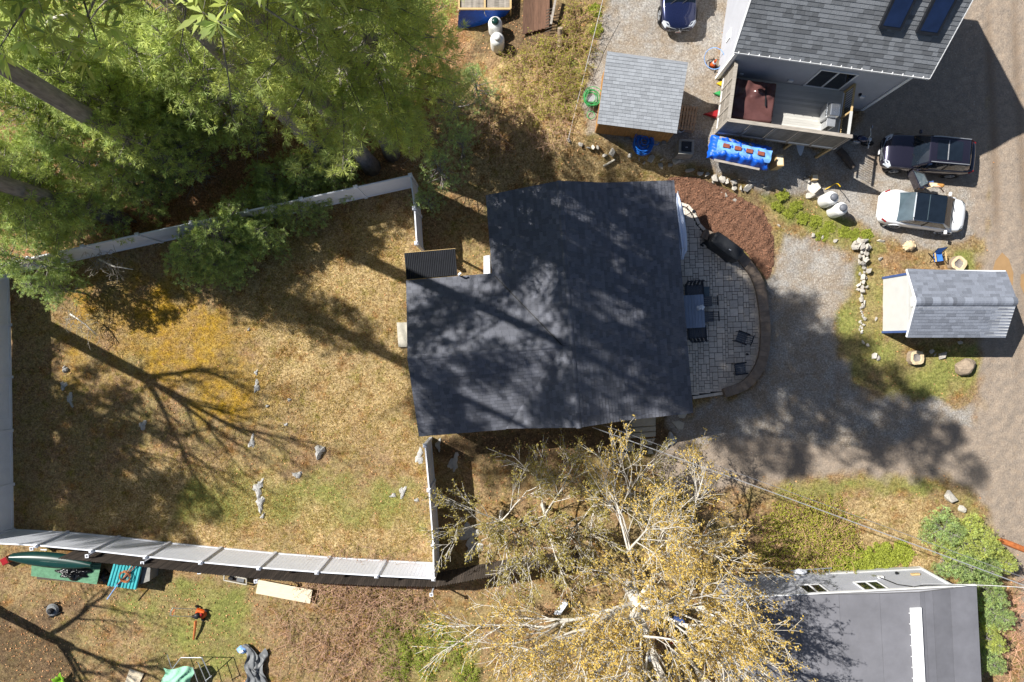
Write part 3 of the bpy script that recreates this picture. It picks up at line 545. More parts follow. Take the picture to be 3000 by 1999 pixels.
for a0 in (5.6, 7.3):
    ba = nf_(a0, -e, ZE)+sv*1.9; q = lambda u, v, z: ba+nf_.u*u+sv*v+sn*z
    sk = MB().hexa([q(0, 0, .0), q(1., 0, .0), q(1., 1.9, .0), q(0, 1.9, .0)], [q(.0, .0, .2), q(1., .0, .2), q(1., 1.9, .2), q(.0, 1.9, .2)]).build('skylight', M['blackmetal'], nr, world=True); MW[sk.name] = MW[nh.name]
    MB().hexa([q(.12, .14, .19), q(.88, .14, .19), q(.88, 1.78, .19), q(.12, 1.78, .19)], [q(.12, .14, .215), q(.88, .14, .215), q(.88, 1.78, .215), q(.12, 1.78, .215)]).build('skylight_pane', M['skyglass'], nr, world=True)
window(nh, nf_(4.4, 0), nf_(6.3, 0), 2.42, 4.5, -nf_.d, M['glass'], 2, 'sliding_door'); window(nh, nf_(0, 4.4), nf_(0, 3.4), 3.6, 5., -nf_.u, M['glass'], 1); window(nh, nf_(0, 1.9), nf_(0, 1.4), 2.9, 3.5, -nf_.u, M['vinyl'], 1)
for a, z, s_ in ((1.0, 2.75, .16), (3.6, 2.75, .2), (7.75, 2.0, .2)): B(nf_(a, -.05, z), (s_*1.2, .08, s_), -.134).build('outlet_box', M['white'], nh, world=True)
B(nf_(7.5, -.07, 2.3), (.12, .12, .12), -.134).build('wall_lamp', M['blackmetal'], nh, world=True)
# raised deck
dk = thing('deck', 'raised grey deck with tall weathered privacy screens in front of the grey house', 'deck', nf_(3.4, -1.5)); DA0, DA1, DB, DZ = .25, 6.62, -3.05, 2.4
for k in range(21):
    y0 = DB+.05+k*(-DB-.1)/21; tn = random.choice((.9, 1., 1.08)); MB().hexa([nf_(DA0+.06, y0, DZ-.04), nf_(DA1-.05, y0, DZ-.04), nf_(DA1-.05, y0+.136, DZ-.04), nf_(DA0+.06, y0+.136, DZ-.04)], [nf_(DA0+.06, y0, DZ), nf_(DA1-.05, y0, DZ), nf_(DA1-.05, y0+.136, DZ), nf_(DA0+.06, y0+.136, DZ)], tn).build('deck_board', M['deck'], dk, world=True)
jm = MB(); jm.bar(nf_(DA0, DB, DZ-.2), nf_(DA1, DB, DZ-.2), .05, .28).bar(nf_(DA0, DB, DZ-.2), nf_(DA0, -.05, DZ-.2), .05, .28).bar(nf_(DA1, DB, DZ-.2), nf_(DA1, -.05, DZ-.2), .05, .28); jm.build('rim_joist', M['white'], dk, world=True)
for a in (DA0+.1, 2.3, 4.4, DA1-.1): MB().box(nf_(a, DB+.1, 1.05), (.14, .14, 2.3), -.134).build('support_post', M['lumber'], dk, world=True)
def screen(P0, P1, n, z0, z1, split=False):
    P0 = Vector(P0); P1 = Vector(P1); up = Vector((0, 0, 1)); d = (P1-P0); L = d.length; d.normalize(); fr = MB()
    fr.bar(P0+up*z1, P1+up*z1, .18, .045); fr.bar(P0+up*(z0+.05), P1+up*(z0+.05), .07, .1)
    for k in range(n+1): q = P0+d*(L*k/n); fr.bar(q+up*z0, q+up*(z1-.03), .1, .1)
    fr.build('screen_frame', M['greywood'], dk, world=True)
    for k in range(n):
        a, b = P0+d*(L*k/n+.06), P0+d*(L*(k+1)/n-.06); m_ = 5; zs = [(z0+.12, z1-.06)] if not split else [(z0+.12, (z0+z1)/2-.04), ((z0+z1)/2+.04, z1-.06)]
        if split: MB().bar(a+up*(z0+z1)/2, b+up*(z0+z1)/2, .05, .07).build('screen_rail', M['greywood'], dk, world=True)
        for za_, zb_ in zs:
            for j in range(m_):
                q0, q1 = a.lerp(b, j/m_), a.lerp(b, (j+1)/m_-.01); MB().bar((q0+q1)/2+up*za_, (q0+q1)/2+up*zb_, .018, (q1-q0).length, up=d, tint=random.uniform(.62, .85)).build('screen_board', M['greywood'], dk, world=True)
screen(nf_(DA0, DB), nf_(6.5, DB), 5, 2.1, 4.25); screen(nf_(DA0, -.1), nf_(DA0, DB+.1), 4, 2.1, 4.25, True)
rr = MB().bar(nf_(DA1, DB+.1, 3.5), nf_(DA1, -1.5, 3.5), .14, .04); rr.build('top_rail', M['lightsiding'], dk, world=True); rw = MB().bar(nf_(DA1, -1.5, 3.5), nf_(DA1, -.1, 3.5), .1, .04).bar(nf_(DA1, DB+.1, 2.55), nf_(DA1, -.1, 2.55), .05, .08).bar(nf_(DA1, -1.5, 2.4), nf_(DA1, -1.5, 3.48), .09, .09).bar(nf_(DA1, -.1, 2.4), nf_(DA1, -.1, 3.48), .09, .09); rw.build('rail_frame', M['lumber'], dk, world=True)
for k in range(22): q = nf_(DA1, DB+.2+k*(-DB-.4)/21); MB().bar(q+Vector((0, 0, 2.55)), q+Vector((0, 0, 3.48)), .025, .025).build('baluster', M['blackmetal'], dk, world=True)
# covered hot tub
ht = thing('hot_tub', 'square hot tub under a crumpled shiny brown cover on the deck', 'hot tub', nf_(1.65, -1.55, DZ), -.134); B((0, 0, .42), (2.2, 2.1, .84)).build('cabinet', M['cork'], ht, bevel=.05)
def tubcov(u, v):
    x, y = (u-.5)*2.34, (v-.5)*2.24; ed = max(abs(u-.5), abs(v-.5))*2; z = .93+.05*math.sin(u*9+v*4)*math.sin(v*11)+.12*math.exp(-((v-.78+.15*u)/.09)**2)*(u < .95)+.05*math.sin(u*23-v*7)*(v > .55)
    if ed > .9: z = .93-(ed-.9)*5.2+.05*math.sin(u*30+v*26)
    return (x, y, z)
MB().grid(tubcov, 34, 34).build('cover', M['ctarp'], ht, smooth=True); B((.55, .25, 1.02), (.06, 1.0, .05), .1).build('strap', M['black'], ht)
# barbecue
bq = thing('barbecue', 'stainless steel barbecue with a side shelf on the sunny end of the deck', 'barbecue', nf_(5.75, -1.6, DZ), -.12)
B((0, .1, .45), (.55, .75, .75)).build('cabinet', M['alu'], bq, bevel=.02); MB().add([(-.28, -.28, .84), (.28, -.28, .84), (.28, .48, .84), (-.28, .48, .84), (-.2, -.24, 1.12), (.3, -.24, 1.12), (.3, .44, 1.12), (-.2, .44, 1.12)], [(3, 2, 1, 0), (4, 5, 6, 7), (0, 1, 5, 4), (1, 2, 6, 5), (2, 3, 7, 6), (3, 0, 4, 7)]).build('lid', M['chrome'], bq, bevel=.05)
MB().tube([(-.3, -.2, 1.0), (-.36, -.2, 1.02), (-.36, .4, 1.02), (-.3, .4, 1.0)], .02, 8).build('handle', M['chrome'], bq); B((.02, -.5, .82), (.45, .4, .03)).build('side_shelf', M['alu'], bq, bevel=.01); B((-.1, -.5, .4), (.04, .36, .8)).build('leg', M['alu'], bq); B((.2, -.5, .4), (.04, .36, .8)).build('leg', M['alu'], bq)
for k in range(4): MB().lathe([(.03, 0), (.03, .04)], 8, Matrix.Translation((-.28, -.15+k*.17, .82))@Matrix.Rotation(-math.pi/2, 4, 'Y')).build('knob', M['black'], bq)
# ---------------------------------------------------------------- grey shed with cedar walls
s1 = thing('garden_shed', 'square shed with a light grey shingle roof and amber cedar front', 'shed', G(1860, 280)); q = {k: Vector(p) for k, p in dict(fl=W(1750, 361, 3.72), fr=W(1983, 390, 3.72), br=W(2016, 183, 4.45), bl=W(1779, 150, 4.45)).items()}
s1r = MB().bar(q['bl'].lerp(q['fl'], .5)-Vector((0, 0, .25)), q['br'].lerp(q['fr'], .5)-Vector((0, 0, .25)), .05, .1).build('roof', M['lumber'], s1, world=True)
shingle_planes(s1, s1r, [([q['fl'], q['fr'], q['br'], q['bl']], q['fr']-q['fl'])], M['shingle3'], course=.165, slabmat=M['alu'], tabs=(.24, .34, .4), tints=(.88, .96, 1.03, 1.1), seed=12, slab=.1)
uu = (q['fr']-q['fl']); uu.z = 0; uu.normalize(); vv = Vector((-uu.y, uu.x, 0)); c0 = q['fl']+uu*.12+vv*.14; wd, dp = 3.92, 3.0
c = [c0, c0+uu*wd, c0+uu*wd+vv*dp, c0+vv*dp]; base = [Vector((p.x, p.y, 1.5)) for p in c]; tops = [Vector((p.x, p.y, (3.62, 3.62, 4.28, 4.28)[i])) for i, p in enumerate(c)]
MB().hexa(base, tops).build('wall', M['lumber'], s1, world=True)
for k in range(24):
    a, b = base[0].lerp(base[1], (k+.04)/24), base[0].lerp(base[1], (k+.96)/24); MB().bar((a+b)/2-vv*.012+Vector((0, 0, .25)), (a+b)/2-vv*.012+Vector((0, 0, 2.08)), .02, (b-a).length, up=uu).build('siding_board', M['cedar'], s1, world=True)
for k in range(18):
    a, b = base[0].lerp(base[3], (k+.04)/18), base[0].lerp(base[3], (k+.96)/18); MB().bar((a+b)/2-uu*.012+Vector((0, 0, .25)), (a+b)/2-uu*.012+Vector((0, 0, 2.1+k*.035)), .02, (b-a).length, up=vv).build('siding_board', M['cedar'], s1, world=True)
for px, py in ((1838, 408), (1944, 420)): p = W(px, py, 1.75); B(p, (.22, .18, .3), .1).build('pier_block', M['foundation'], s1, world=True)
# ---------------------------------------------------------------- small blue grey shed at the road
s2 = thing('roadside_shed', 'small gabled shed with blue grey shingles and a white gable wall beside the road', 'shed', (23.4, 2., 0)); sx0, sx1, sy0, sy1, syr = 20.86, 26.05, .22, 3.78, 2.05
s2r = MB().bar((sx0+.1, syr, 2.95), (sx1-.1, syr, 2.95), .05, .1).build('roof', M['lumber'], s2, world=True)
shingle_planes(s2, s2r, [([(sx0, sy0, 2.4), (sx1, sy0-.05, 2.4), (sx1, syr, 3.22), (sx0, syr, 3.22)], (1, 0, 0)), ([(sx0, sy1, 2.4), (sx1, sy1-.05, 2.4), (sx1, syr, 3.22), (sx0, syr, 3.22)], (1, 0, 0))], M['shingle4'], course=.17, tabs=(.24, .36, .5), tints=(.8, .9, .98, 1.06, 1.14), slabmat=M['white'], seed=21, slab=.09)
ridge_caps(s2, s2r, (sx0, syr, 3.24), (sx1, syr, 3.24), M['shingle4'], w=.42, step=.2, tints=(.7, .95, 1.1, 1.3))
w = MB(); A = [(sx0+.05, .55), (sx0+.05, 3.5), (sx1-.1, 3.5), (sx1-.1, .55)]; w.prism(A, -.05, 2.35)
for xx, s_ in ((sx0+.05, .06), (sx1-.1, -.06)): w.add([(xx, .55, 2.35), (xx, 3.5, 2.35), (xx, syr, 3.08), (xx+s_, .55, 2.35), (xx+s_, 3.5, 2.35), (xx+s_, syr, 3.08)], [(0, 1, 2), (3, 4, 5)])
w.build('wall', M['lightsiding'], s2, world=True)
for k in range(16): z0 = .05+k*.147; MB().hexa([(sx0+.049, .56, z0), (sx0+.049, 3.49, z0), (sx0+.049, 3.49, z0+.142), (sx0+.049, .56, z0+.142)], [(sx0+.02, .56, z0), (sx0+.02, 3.49, z0), (sx0+.035, 3.49, z0+.142), (sx0+.035, .56, z0+.142)]).build('clapboard', M['lightsiding'], s2, world=True)
[B((sx0+.03, y_, 1.15), (.1, .12, 2.4)).build('corner_board', M['bluegrey'], s2, world=True) for y_ in (.5, 3.55)]
MB().bar((sx0-.01, sy0, 2.34), (sx0-.01, syr, 3.16), .03, .12).bar((sx0-.01, sy1, 2.34), (sx0-.01, syr, 3.16), .03, .12).build('rake_board', M['white'], s2, world=True); B((sx0+.0, syr, 2.85), (.06, .5, .16)).build('gable_vent', M['white'], s2, world=True)
# ---------------------------------------------------------------- flat grey roofed house at the bottom right
f3 = Frame((0, 0), .052, 1)
def L3(px, py, z): p = W(px, py, z); return p
h3 = thing('grey_roofed_house', 'house with a low grey membrane roof and bright ridge strip at the bottom right', 'house', W(2500, 1850)); zz = 3.3; c0 = W(2861, 1717, zz); ux = f3.u; dy = f3.d
P3 = lambda a, b, z: Vector((c0.x, c0.y, 0))-ux*a+dy*b+Vector((0, 0, z))       # a leftwards from the right edge, b down the picture
DPT, LEN = 9.0, 12.5; rx = 3.45
r3 = MB().bar(P3(.3, .3, zz-.22), P3(LEN, .3, zz-.22), .05, .1).build('roof', M['lumber'], h3, world=True)
def zr(a): return zz+.5*(a/rx) if a < rx else zz+.5-.5*(a-rx)/(LEN-rx)*1.4
cuts = [0, 1.52, 2.5, 2.95, 3.2, 5.2, 7.2, 9.2, 11.0, LEN]; tn = [1.06, .9, 1.0, .94, 1.0, .97, 1.03, .98, 1.0]
for i in range(len(cuts)-1):
    a, b = cuts[i], cuts[i+1]-.012; MB().hexa([P3(a, 0, zr(a)-.12), P3(b, 0, zr(b)-.12), P3(b, DPT, zr(b)-.12), P3(a, DPT, zr(a)-.12)], [P3(a, 0, zr(a)), P3(b, 0, zr(b)), P3(b, DPT, zr(b)), P3(a, DPT, zr(a))], tn[i]).build('roof_panel', M['membrane'], r3, world=True)
MB().hexa([P3(rx-.28, .75, zz+.46), P3(rx+.3, .75, zz+.46), P3(rx+.3, DPT, zz+.46), P3(rx-.28, DPT, zz+.46)], [P3(rx-.2, .7, zz+.62), P3(rx+.22, .78, zz+.62), P3(rx+.22, DPT, zz+.62), P3(rx-.2, DPT, zz+.62)]).build('ridge_vent', M['white'], r3, world=True)
for k in range(11): B(P3(rx+.33, 1.0+k*.55, zz+.5), (.12, .03, .03), .052).build('vent_clip', M['white'], r3, world=True)
A = [P3(1.0, .12, 0), P3(LEN-.1, .12, 0), P3(LEN-.1, DPT, 0), P3(1.0, DPT, 0)]; MB().hexa([p+Vector((0, 0, -.1)) for p in A], [p+Vector((0, 0, zz-.15)) for p in A]).build('wall', M['siding'], h3, world=True)
clapboard(P3(1.0, .12, 0), P3(LEN-.1, .12, 0), .35, zz-.15, -dy).build('siding', M['siding'], h3, world=True)['kind'] = 'stuff'
MB().bar(P3(1., .08, .18), P3(LEN-.1, .08, .18), .1, .36).build('skirting', M['lightsiding'], h3, world=True); MB().bar(P3(-.02, -.03, zz-.07), P3(LEN, -.03, zz-.07), .05, .16).build('fascia', M['white'], h3, world=True); MB().bar(P3(1.0, .1, 0), P3(1.0, .1, zz-.15), .14, .14).build('corner_board', M['white'], h3, world=True)
window(h3, P3(5.6, .1, 0), P3(4.3, .1, 0), 1.75, 3.0, -dy, M['glass'], 2); window(h3, P3(8.6, .1, 0), P3(7.4, .1, 0), 1.75, 3.0, -dy, M['glass'], 2)
B(P3(4.2, .02, 1.25), (.22, .12, .3), .052).build('meter_box', M['alu'], h3, world=True); B(P3(3.9, .02, 1.35), (.3, .1, .2), .052).build('meter_box', M['white'], h3, world=True); B(P3(1.9, .02, 1.2), (.45, .1, .14), .052).build('wall_lamp', M['lumber'], h3, world=True); B(P3(2.75, .02, .9), (.12, .12, .12), .052).build('wall_lamp', M['blackmetal'], h3, world=True)
MB().tube([P3(4.0, .0, 1.4), P3(3.7, -.02, 2.6), P3(3.2, -.04, 3.0), P3(3.1, -.06, 3.2)], .025, 6).tube([P3(3.1, -.06, 3.15), P3(2.5, -.08, 3.0), P3(1.8, -.08, 3.1), P3(.6, -.06, 3.15)], .022, 6).build('service_cable', M['black'], h3, world=True)
# ---------------------------------------------------------------- trees
def unit(a): return a/(np.linalg.norm(a, axis=-1, keepdims=True)+1e-9)
def needles(pos, dirs, size, nb, width, R, col, spread=.9):      # fans of narrow blades round each shoot tip
    n_ = len(pos); v = unit(dirs[:, None, :]*.75+R.normal(0, spread, (n_, nb, 3))); L = size[:, None, None]*R.uniform(.7, 1.1, (n_, nb, 1)); p = np.repeat(pos[:, None, :], nb, 1)
    sd = unit(np.cross(v, R.normal(0, 1, (n_, nb, 3))))*width*.5
    base = p+v*L*.06; mid = p+v*L*.55; tip = p+v*L-np.array([0, 0, 1])*L*.08
    V = np.stack([base, mid+sd, tip, mid-sd], 2).reshape(-1, 3); Fq = np.arange(n_*nb*4).reshape(-1, 4); t = np.repeat(col[:, None, :], nb*4, 1).reshape(-1, 3)*R.uniform(.85, 1.15, (n_*nb*4, 1)); return V, Fq, t
def sticks(segs, n=3):           # list of (p0, p1, r0, r1) as thin prisms
    P0 = np.array([s[0] for s in segs]); P1 = np.array([s[1] for s in segs]); r0 = np.array([s[2] for s in segs]); r1 = np.array([s[3] for s in segs]); d = unit(P1-P0)
    a = unit(np.cross(d, np.where(np.abs(d[:, 2:3]) < .9, [[0, 0, 1.]], [[1., 0, 0]]))); b = np.cross(d, a); k = np.arange(n)*2*math.pi/n
    rg = np.cos(k)[None, :, None]*a[:, None, :]+np.sin(k)[None, :, None]*b[:, None, :]
    V = np.concatenate([P0[:, None]+rg*r0[:, None, None], P1[:, None]+rg*r1[:, None, None]], 1).reshape(-1, 3); o = (np.arange(len(segs))*2*n)[:, None]; kk = np.arange(n)
    Fq = np.stack([o+kk, o+(kk+1) % n, o+n+(kk+1) % n, o+n+kk], -1).reshape(-1, 4); return V, Fq
def pine_parts(seed, h, c0, R_, blade, nb=12, width=.03, whorl=.75, dens=1., bare=.0, hue=0., trunk_r=.28):
    R = np.random.default_rng(seed); lean = R.normal(0, .012, 2); tp = lambda z: np.array([lean[0]*z+.12*math.sin(z*.22+seed), lean[1]*z+.12*math.cos(z*.19+seed*2)-.12*math.cos(seed*2), z])
    tr = MB(); zs = np.linspace(-.2, h, max(6, int(h/1.5))); tr.tube([tp(z) for z in zs], [max(.02, trunk_r*(1.25 if z < .3 else 1)*(1-max(0, z)/h)**.6) for z in zs], 9)
    segs = []; pos = []; dr = []; sz = []; cl = []; dead = []
    z = c0-bare; 
    while z < h-.15:
        t = (z-c0)/(h-c0)
        for k in range(R.integers(4, 6)):
            az = R.uniform(0, 6.28); tt = max(t, 0); L = R_*((1-tt)**.8*.92+.07)*R.uniform(.65, 1.1)*min(1, .72+tt*3); el = R.uniform(-.12, .22)+tt*.35; p0 = tp(z); n_ = 5; d = np.array([math.cos(az)*math.cos(el), math.sin(az)*math.cos(el), math.sin(el)]); pts = [p0]
            for i in range(n_): d = unit(d+R.normal(0, .07, 3)+np.array([0, 0, .02])); pts.append(pts[-1]+d*L/n_)
            r0 = .012+.013*L; alive = t >= 0
            for i in range(n_): (segs if alive else dead).append((pts[i], pts[i+1], r0*(1-i/n_)+.006, r0*(1-(i+1)/n_)+.005))
            m_ = max(3, int(L*3.2*dens))
            for j in range(m_):
                s_ = .3+.7*(j+R.random())/m_; i = min(n_-1, int(s_*n_)); q = pts[i]+(pts[i+1]-pts[i])*(s_*n_-i); dd = unit(pts[i+1]-pts[i]); side = unit(np.cross(dd, [0, 0, 1.]))*(1 if j % 2 else -1); sd = unit(dd*.7+side*R.uniform(.5, 1.1)+np.array([0, 0, R.uniform(-.15, .35)])); sl = (.25+.3*L*(1.1-s_))*R.uniform(.6, 1.2)
                (segs if alive else dead).append((q, q+sd*sl, .007, .004))
                if not alive:
                    for _ in range(2): e_ = q+sd*sl*R.uniform(.4, 1); dead.append((e_, e_+unit(sd+R.normal(0, .7, 3))*R.uniform(.15, .4), .005, .003))
                    continue
                k2 = max(1, int(sl/.24*dens))
                for a in range(k2+1):
                    pos.append(q+sd*sl*(a+.6)/(k2+.6)+R.normal(0, .05, 3)); dr.append(unit(sd+np.array([0, 0, .25])+R.normal(0, .25, 3))); sz.append(blade*R.uniform(.75, 1.2)); g_ = R.uniform(.8, 1.4); y_ = R.uniform(-.1, .14)+hue; cl.append([g_*(1+y_), g_*(1+.4*y_), g_*(1-y_*.8)])
        z += whorl*R.uniform(.75, 1.25)
    pos.append(tp(h)); dr.append(np.array([0, 0, 1.])); sz.append(blade); cl.append([1, 1, 1])
    V, Fq, t = needles(np.array(pos), np.array(dr), np.array(sz), nb, width, R, np.array(cl)); crown = np_mesh('crown', V, Fq, M['pine'], t)
    V2, F2 = sticks(segs); br = np_mesh('branches', V2, F2, M['bark']); dd_ = None
    if dead: V3, F3 = sticks(dead); dd_ = np_mesh('dead_branches', V3, F3, M['deadwood'])
    return tr.mesh('trunk', M['bark'], True), br, crown, dd_
def put_tree(parts, name, label, base, rz, sc=1., group=None, names=('trunk', 'branches', 'crown', 'dead_branches')):
    t = thing(name, label, 'tree', base, rz, group); t.scale = (sc,)*3 if not hasattr(sc, '__len__') else sc
    for me, nm in zip(parts, names):
        if me:
            o = linkobj(nm, me, t)
            if nm != 'trunk': o['kind'] = 'stuff'
    return t
# tall white pines: bare lower trunks, crowns high above (mostly beyond the frame, throwing the dappled shade)
tallA = pine_parts(3, 31, 18., 4.6, .42, 11, .085, .9, .8, bare=1.5, trunk_r=.38); tallB = pine_parts(5, 30, 17.5, 4.8, .42, 11, .085, .9, .8, bare=1.5, trunk_r=.36)
bigC = pine_parts(9, 32, 7.2, 4.3, .32, 28, .021, .8, 1.1, bare=1.5, hue=.08, trunk_r=.36)
TP = 'tall white pines around the yard'
put_tree(bigC, 'pine_tree', 'tall pine with big bright needle clusters above the fence corner', G(1232, 392), .4, 1., TP)
put_tree(tallA, 'pine_tree', 'tall pine with a thick grey trunk crossing the upper left woods', G(545, 500), 1.1, 1.2, TP)
put_tree(tallB, 'pine_tree', 'tall pine with a thick grey trunk just above the top white fence', G(352, 642), 2.4, 1.18, TP)
for k, (px, py, part, rz, sc, lb) in enumerate(((955, 455, tallB, 2.2, 1.2, 'tall pine with a straight trunk above the right half of the top fence'), (1150, 450, bigC, 4.2, 1.12, 'tall straight pine just left of the top fence corner'), (-620, 1010, tallA, 3.3, .85, 'tall pine well past the left fence'), (1090, 482, tallB, 1.3, 1.25, 'tall pine with a straight trunk just above the fence corner'), (-120, 380, tallB, 5.1, .9, 'tall pine just past the left edge of the picture'), (-560, 880, tallB, .9, .85, 'pine past the left fence shading the lower yard'), (-420, 1180, tallA, 1.9, .62, 'pine farther past the left fence'), (-480, 800, tallB, 2.9, .7, 'shorter pine past the left fence'))):
    put_tree(part, 'pine_tree', lb, G(px, py), rz, sc, TP)
# understory pines that fill the woods
us = [pine_parts(20, 8.5, 1.6, 2.5, .27, 20, .03, .5, 1., hue=.02, trunk_r=.1), pine_parts(21, 6.5, 1.2, 2.2, .23, 20, .028, .45, 1.05, hue=-.06, trunk_r=.08), pine_parts(22, 10.5, 2.6, 2.7, .29, 20, .032, .55, .95, bare=1.4, hue=.03, trunk_r=.12), pine_parts(23, 7., 1.4, 2.3, .25, 20, .03, .45, 1., hue=.2, trunk_r=.09), pine_parts(24, 3.8, .4, 2.5, .23, 20, .028, .32, 1.1, hue=-.04, trunk_r=.07), pine_parts(25, 6., 1.6, 2.2, .22, 16, .024, .6, .6, hue=-.1, trunk_r=.07)]
spots = [(60, 60, 3, 1.1), (190, 110, 3, 1.15), (420, 150, 2, 1.), (330, 260, 0, 1.1), (120, 320, 2, 1.), (40, 480, 0, 1.05), (220, 430, 1, 1.1), (560, 250, 0, 1.1), (480, 380, 1, 1.1), (640, 130, 2, 1.05), (800, 590, 4, .8), (640, 690, 4, 1.1), (860, 610, 4, .8), (130, 640, 1, .9), (70, 760, 1, 1.), (150, 850, 1, .72), (860, 120, 2, 1.1), (1000, 200, 0, 1.15), (1010, 60, 2, 1.1), (960, 500, 4, .8), (1290, 500, 5, .85), (1250, 590, 5, .6), (1350, 420, 5, .8), (1330, 300, 5, .95), (1400, 260, 5, .8), (770, 680, 4, .8), (330, 520, 0, .95), (700, 60, 3, 1.05), (280, 60, 2, 1.), (570, 740, 4, .95), (20, 640, 0, .9), (420, 500, 1, 1.), (420, 90, 1, 1.)]
spots += [(500, 80, 0, 1.05), (930, 220, 0, 1.), (10, 200, 2, 1.), (80, 570, 1, 1.1), (700, 630, 4, .9), (290, 620, 1, .95), (950, 90, 0, 1.1), (160, 180, 0, .95), (1000, 420, 1, .8), (300, 330, 2, 1.1), (150, 250, 2, 1.), (420, 300, 2, 1.), (640, 780, 4, .7), (610, 260, 2, 1.2), (800, 520, 4, .8), (500, 200, 2, 1.15), (250, 230, 2, 1.25), (110, 190, 2, 1.25), (380, 350, 2, 1.15), (40, 110, 2, 1.2), (100, 560, 2, 1.05), (30, 590, 2, 1.1), (460, 440, 2, .95), (880, 520, 4, .9)]
for k, (px, py, rz, sc, lb) in enumerate(((-480, 950, .5, 2., 'dense tall pine past the left fence shading the lower left of the yard'), (-570, 1090, 2.5, 1.9, 'dense pine beyond the left fence beside another dense one'))): put_tree(us[2], 'pine_tree', lb, G(px, py), rz, sc, TP)
UG = 'young pines filling the woods at the upper left'
for k, (px, py, kd, sc) in enumerate(spots):
    h_ = (8.5, 6.5, 10.5, 7., 3.8, 6.)[kd]*sc; p = G(px, py); f_ = (H-h_*.55)/H; p = Vector((p.x*f_, p.y*f_, 0)); p.z = float(T(p.x, p.y)); p.z -= .02
    yl = px > 1120 and py > 250
    fy = 806-.2174*px
    zone_l = ('low bushy young pine spreading over the top white fence', ' over the fence') if abs(py-fy) < 110 and px > 430 else ('green young pine leaning over the left end of the top fence', ' left fence') if abs(py-fy) < 150 else ('green young pine at the upper edge of the picture', ' upper edge') if py < 130 else ('green young pine near the left edge of the woods', ' left edge') if px < 260 else ('green young pine around the clearing with the bare leaning trunk', ' clearing') if px > 600 else ('green young pine beside the thick grey trunk in the woods', ' trunk')
    put_tree(us[kd], 'young_pine', 'small airy young pine between the woods and the house' if yl else ('yellowish young pine at the upper left edge of the woods' if kd == 3 else zone_l[0]), p, k*1.7, sc, UG+(' edge' if yl else ' yellow' if kd == 3 else zone_l[1]))
# bare leaning dead trunk in the clearing of the woods, and a bent lichen-grey one at the far left
def snag(name, label, pts, r0, r1, tw):
    R = np.random.default_rng(len(label)); P = [W(*p) for p in pts]; t = thing(name, label, 'dead tree', (P[0].x, P[0].y, 0)); MB().tube(P, list(np.linspace(r0, r1, len(P))), 8).build('trunk', M['oakbark'], t, world=True, smooth=True)
    seg = []
    for k in range(tw):
        i = R.integers(0, len(P)-1) if k > tw*.65 else 0; p = np.array(P[i].lerp(P[i+1], R.random()*.5)); 
        for _ in range(4): q = p+unit(R.normal(0, 1, 3)*np.array([1, 1, .35])+np.array([0, -.5, 0]))*R.uniform(.2, .5); seg.append((p, q, .014, .007)); p = q
    V_, F_ = sticks(seg); me = np_mesh('twigs', V_-np.array([P[0].x, P[0].y, 0]), F_, M['deadwood']); linkobj('twigs', me, t)['kind'] = 'stuff'
snag('dead_tree', 'bare leaning grey trunk in the clearing of the woods', [(752, 410, .2), (762, 350, 2.5), (775, 300, 4.5), (790, 230, 7.), (803, 170, 9.)], .14, .09, 26)
snag('dead_tree', 'bent lichen-grey bare trunk at the far upper left', [(85, 190, 5.), (100, 150, 6.), (125, 90, 7.5), (150, 55, 8.5), (200, 42, 9.)], .1, .06, 8)
snag('dead_tree', 'tangle of pale dead branches on the woods floor above the top fence', [(610, 230, 4.), (605, 200, 5.), (620, 150, 6.)], .06, .03, 40)
snag('dead_tree', 'grey dead limb hanging over the left part of the top fence', [(290, 760, 2.8), (330, 780, 2.9), (390, 790, 2.7)], .05, .02, 36)
snag('dead_tree', 'dead fallen limb in the dark gap above the top fence', [(300, 505, 1.), (370, 545, 1.5), (415, 565, 1.)], .06, .03, 14)
snag('dead_tree', 'dead twiggy limb drooping into the yard corner', [(205, 920, 1.2), (250, 950, 1.), (285, 985, .8)], .05, .02, 26)
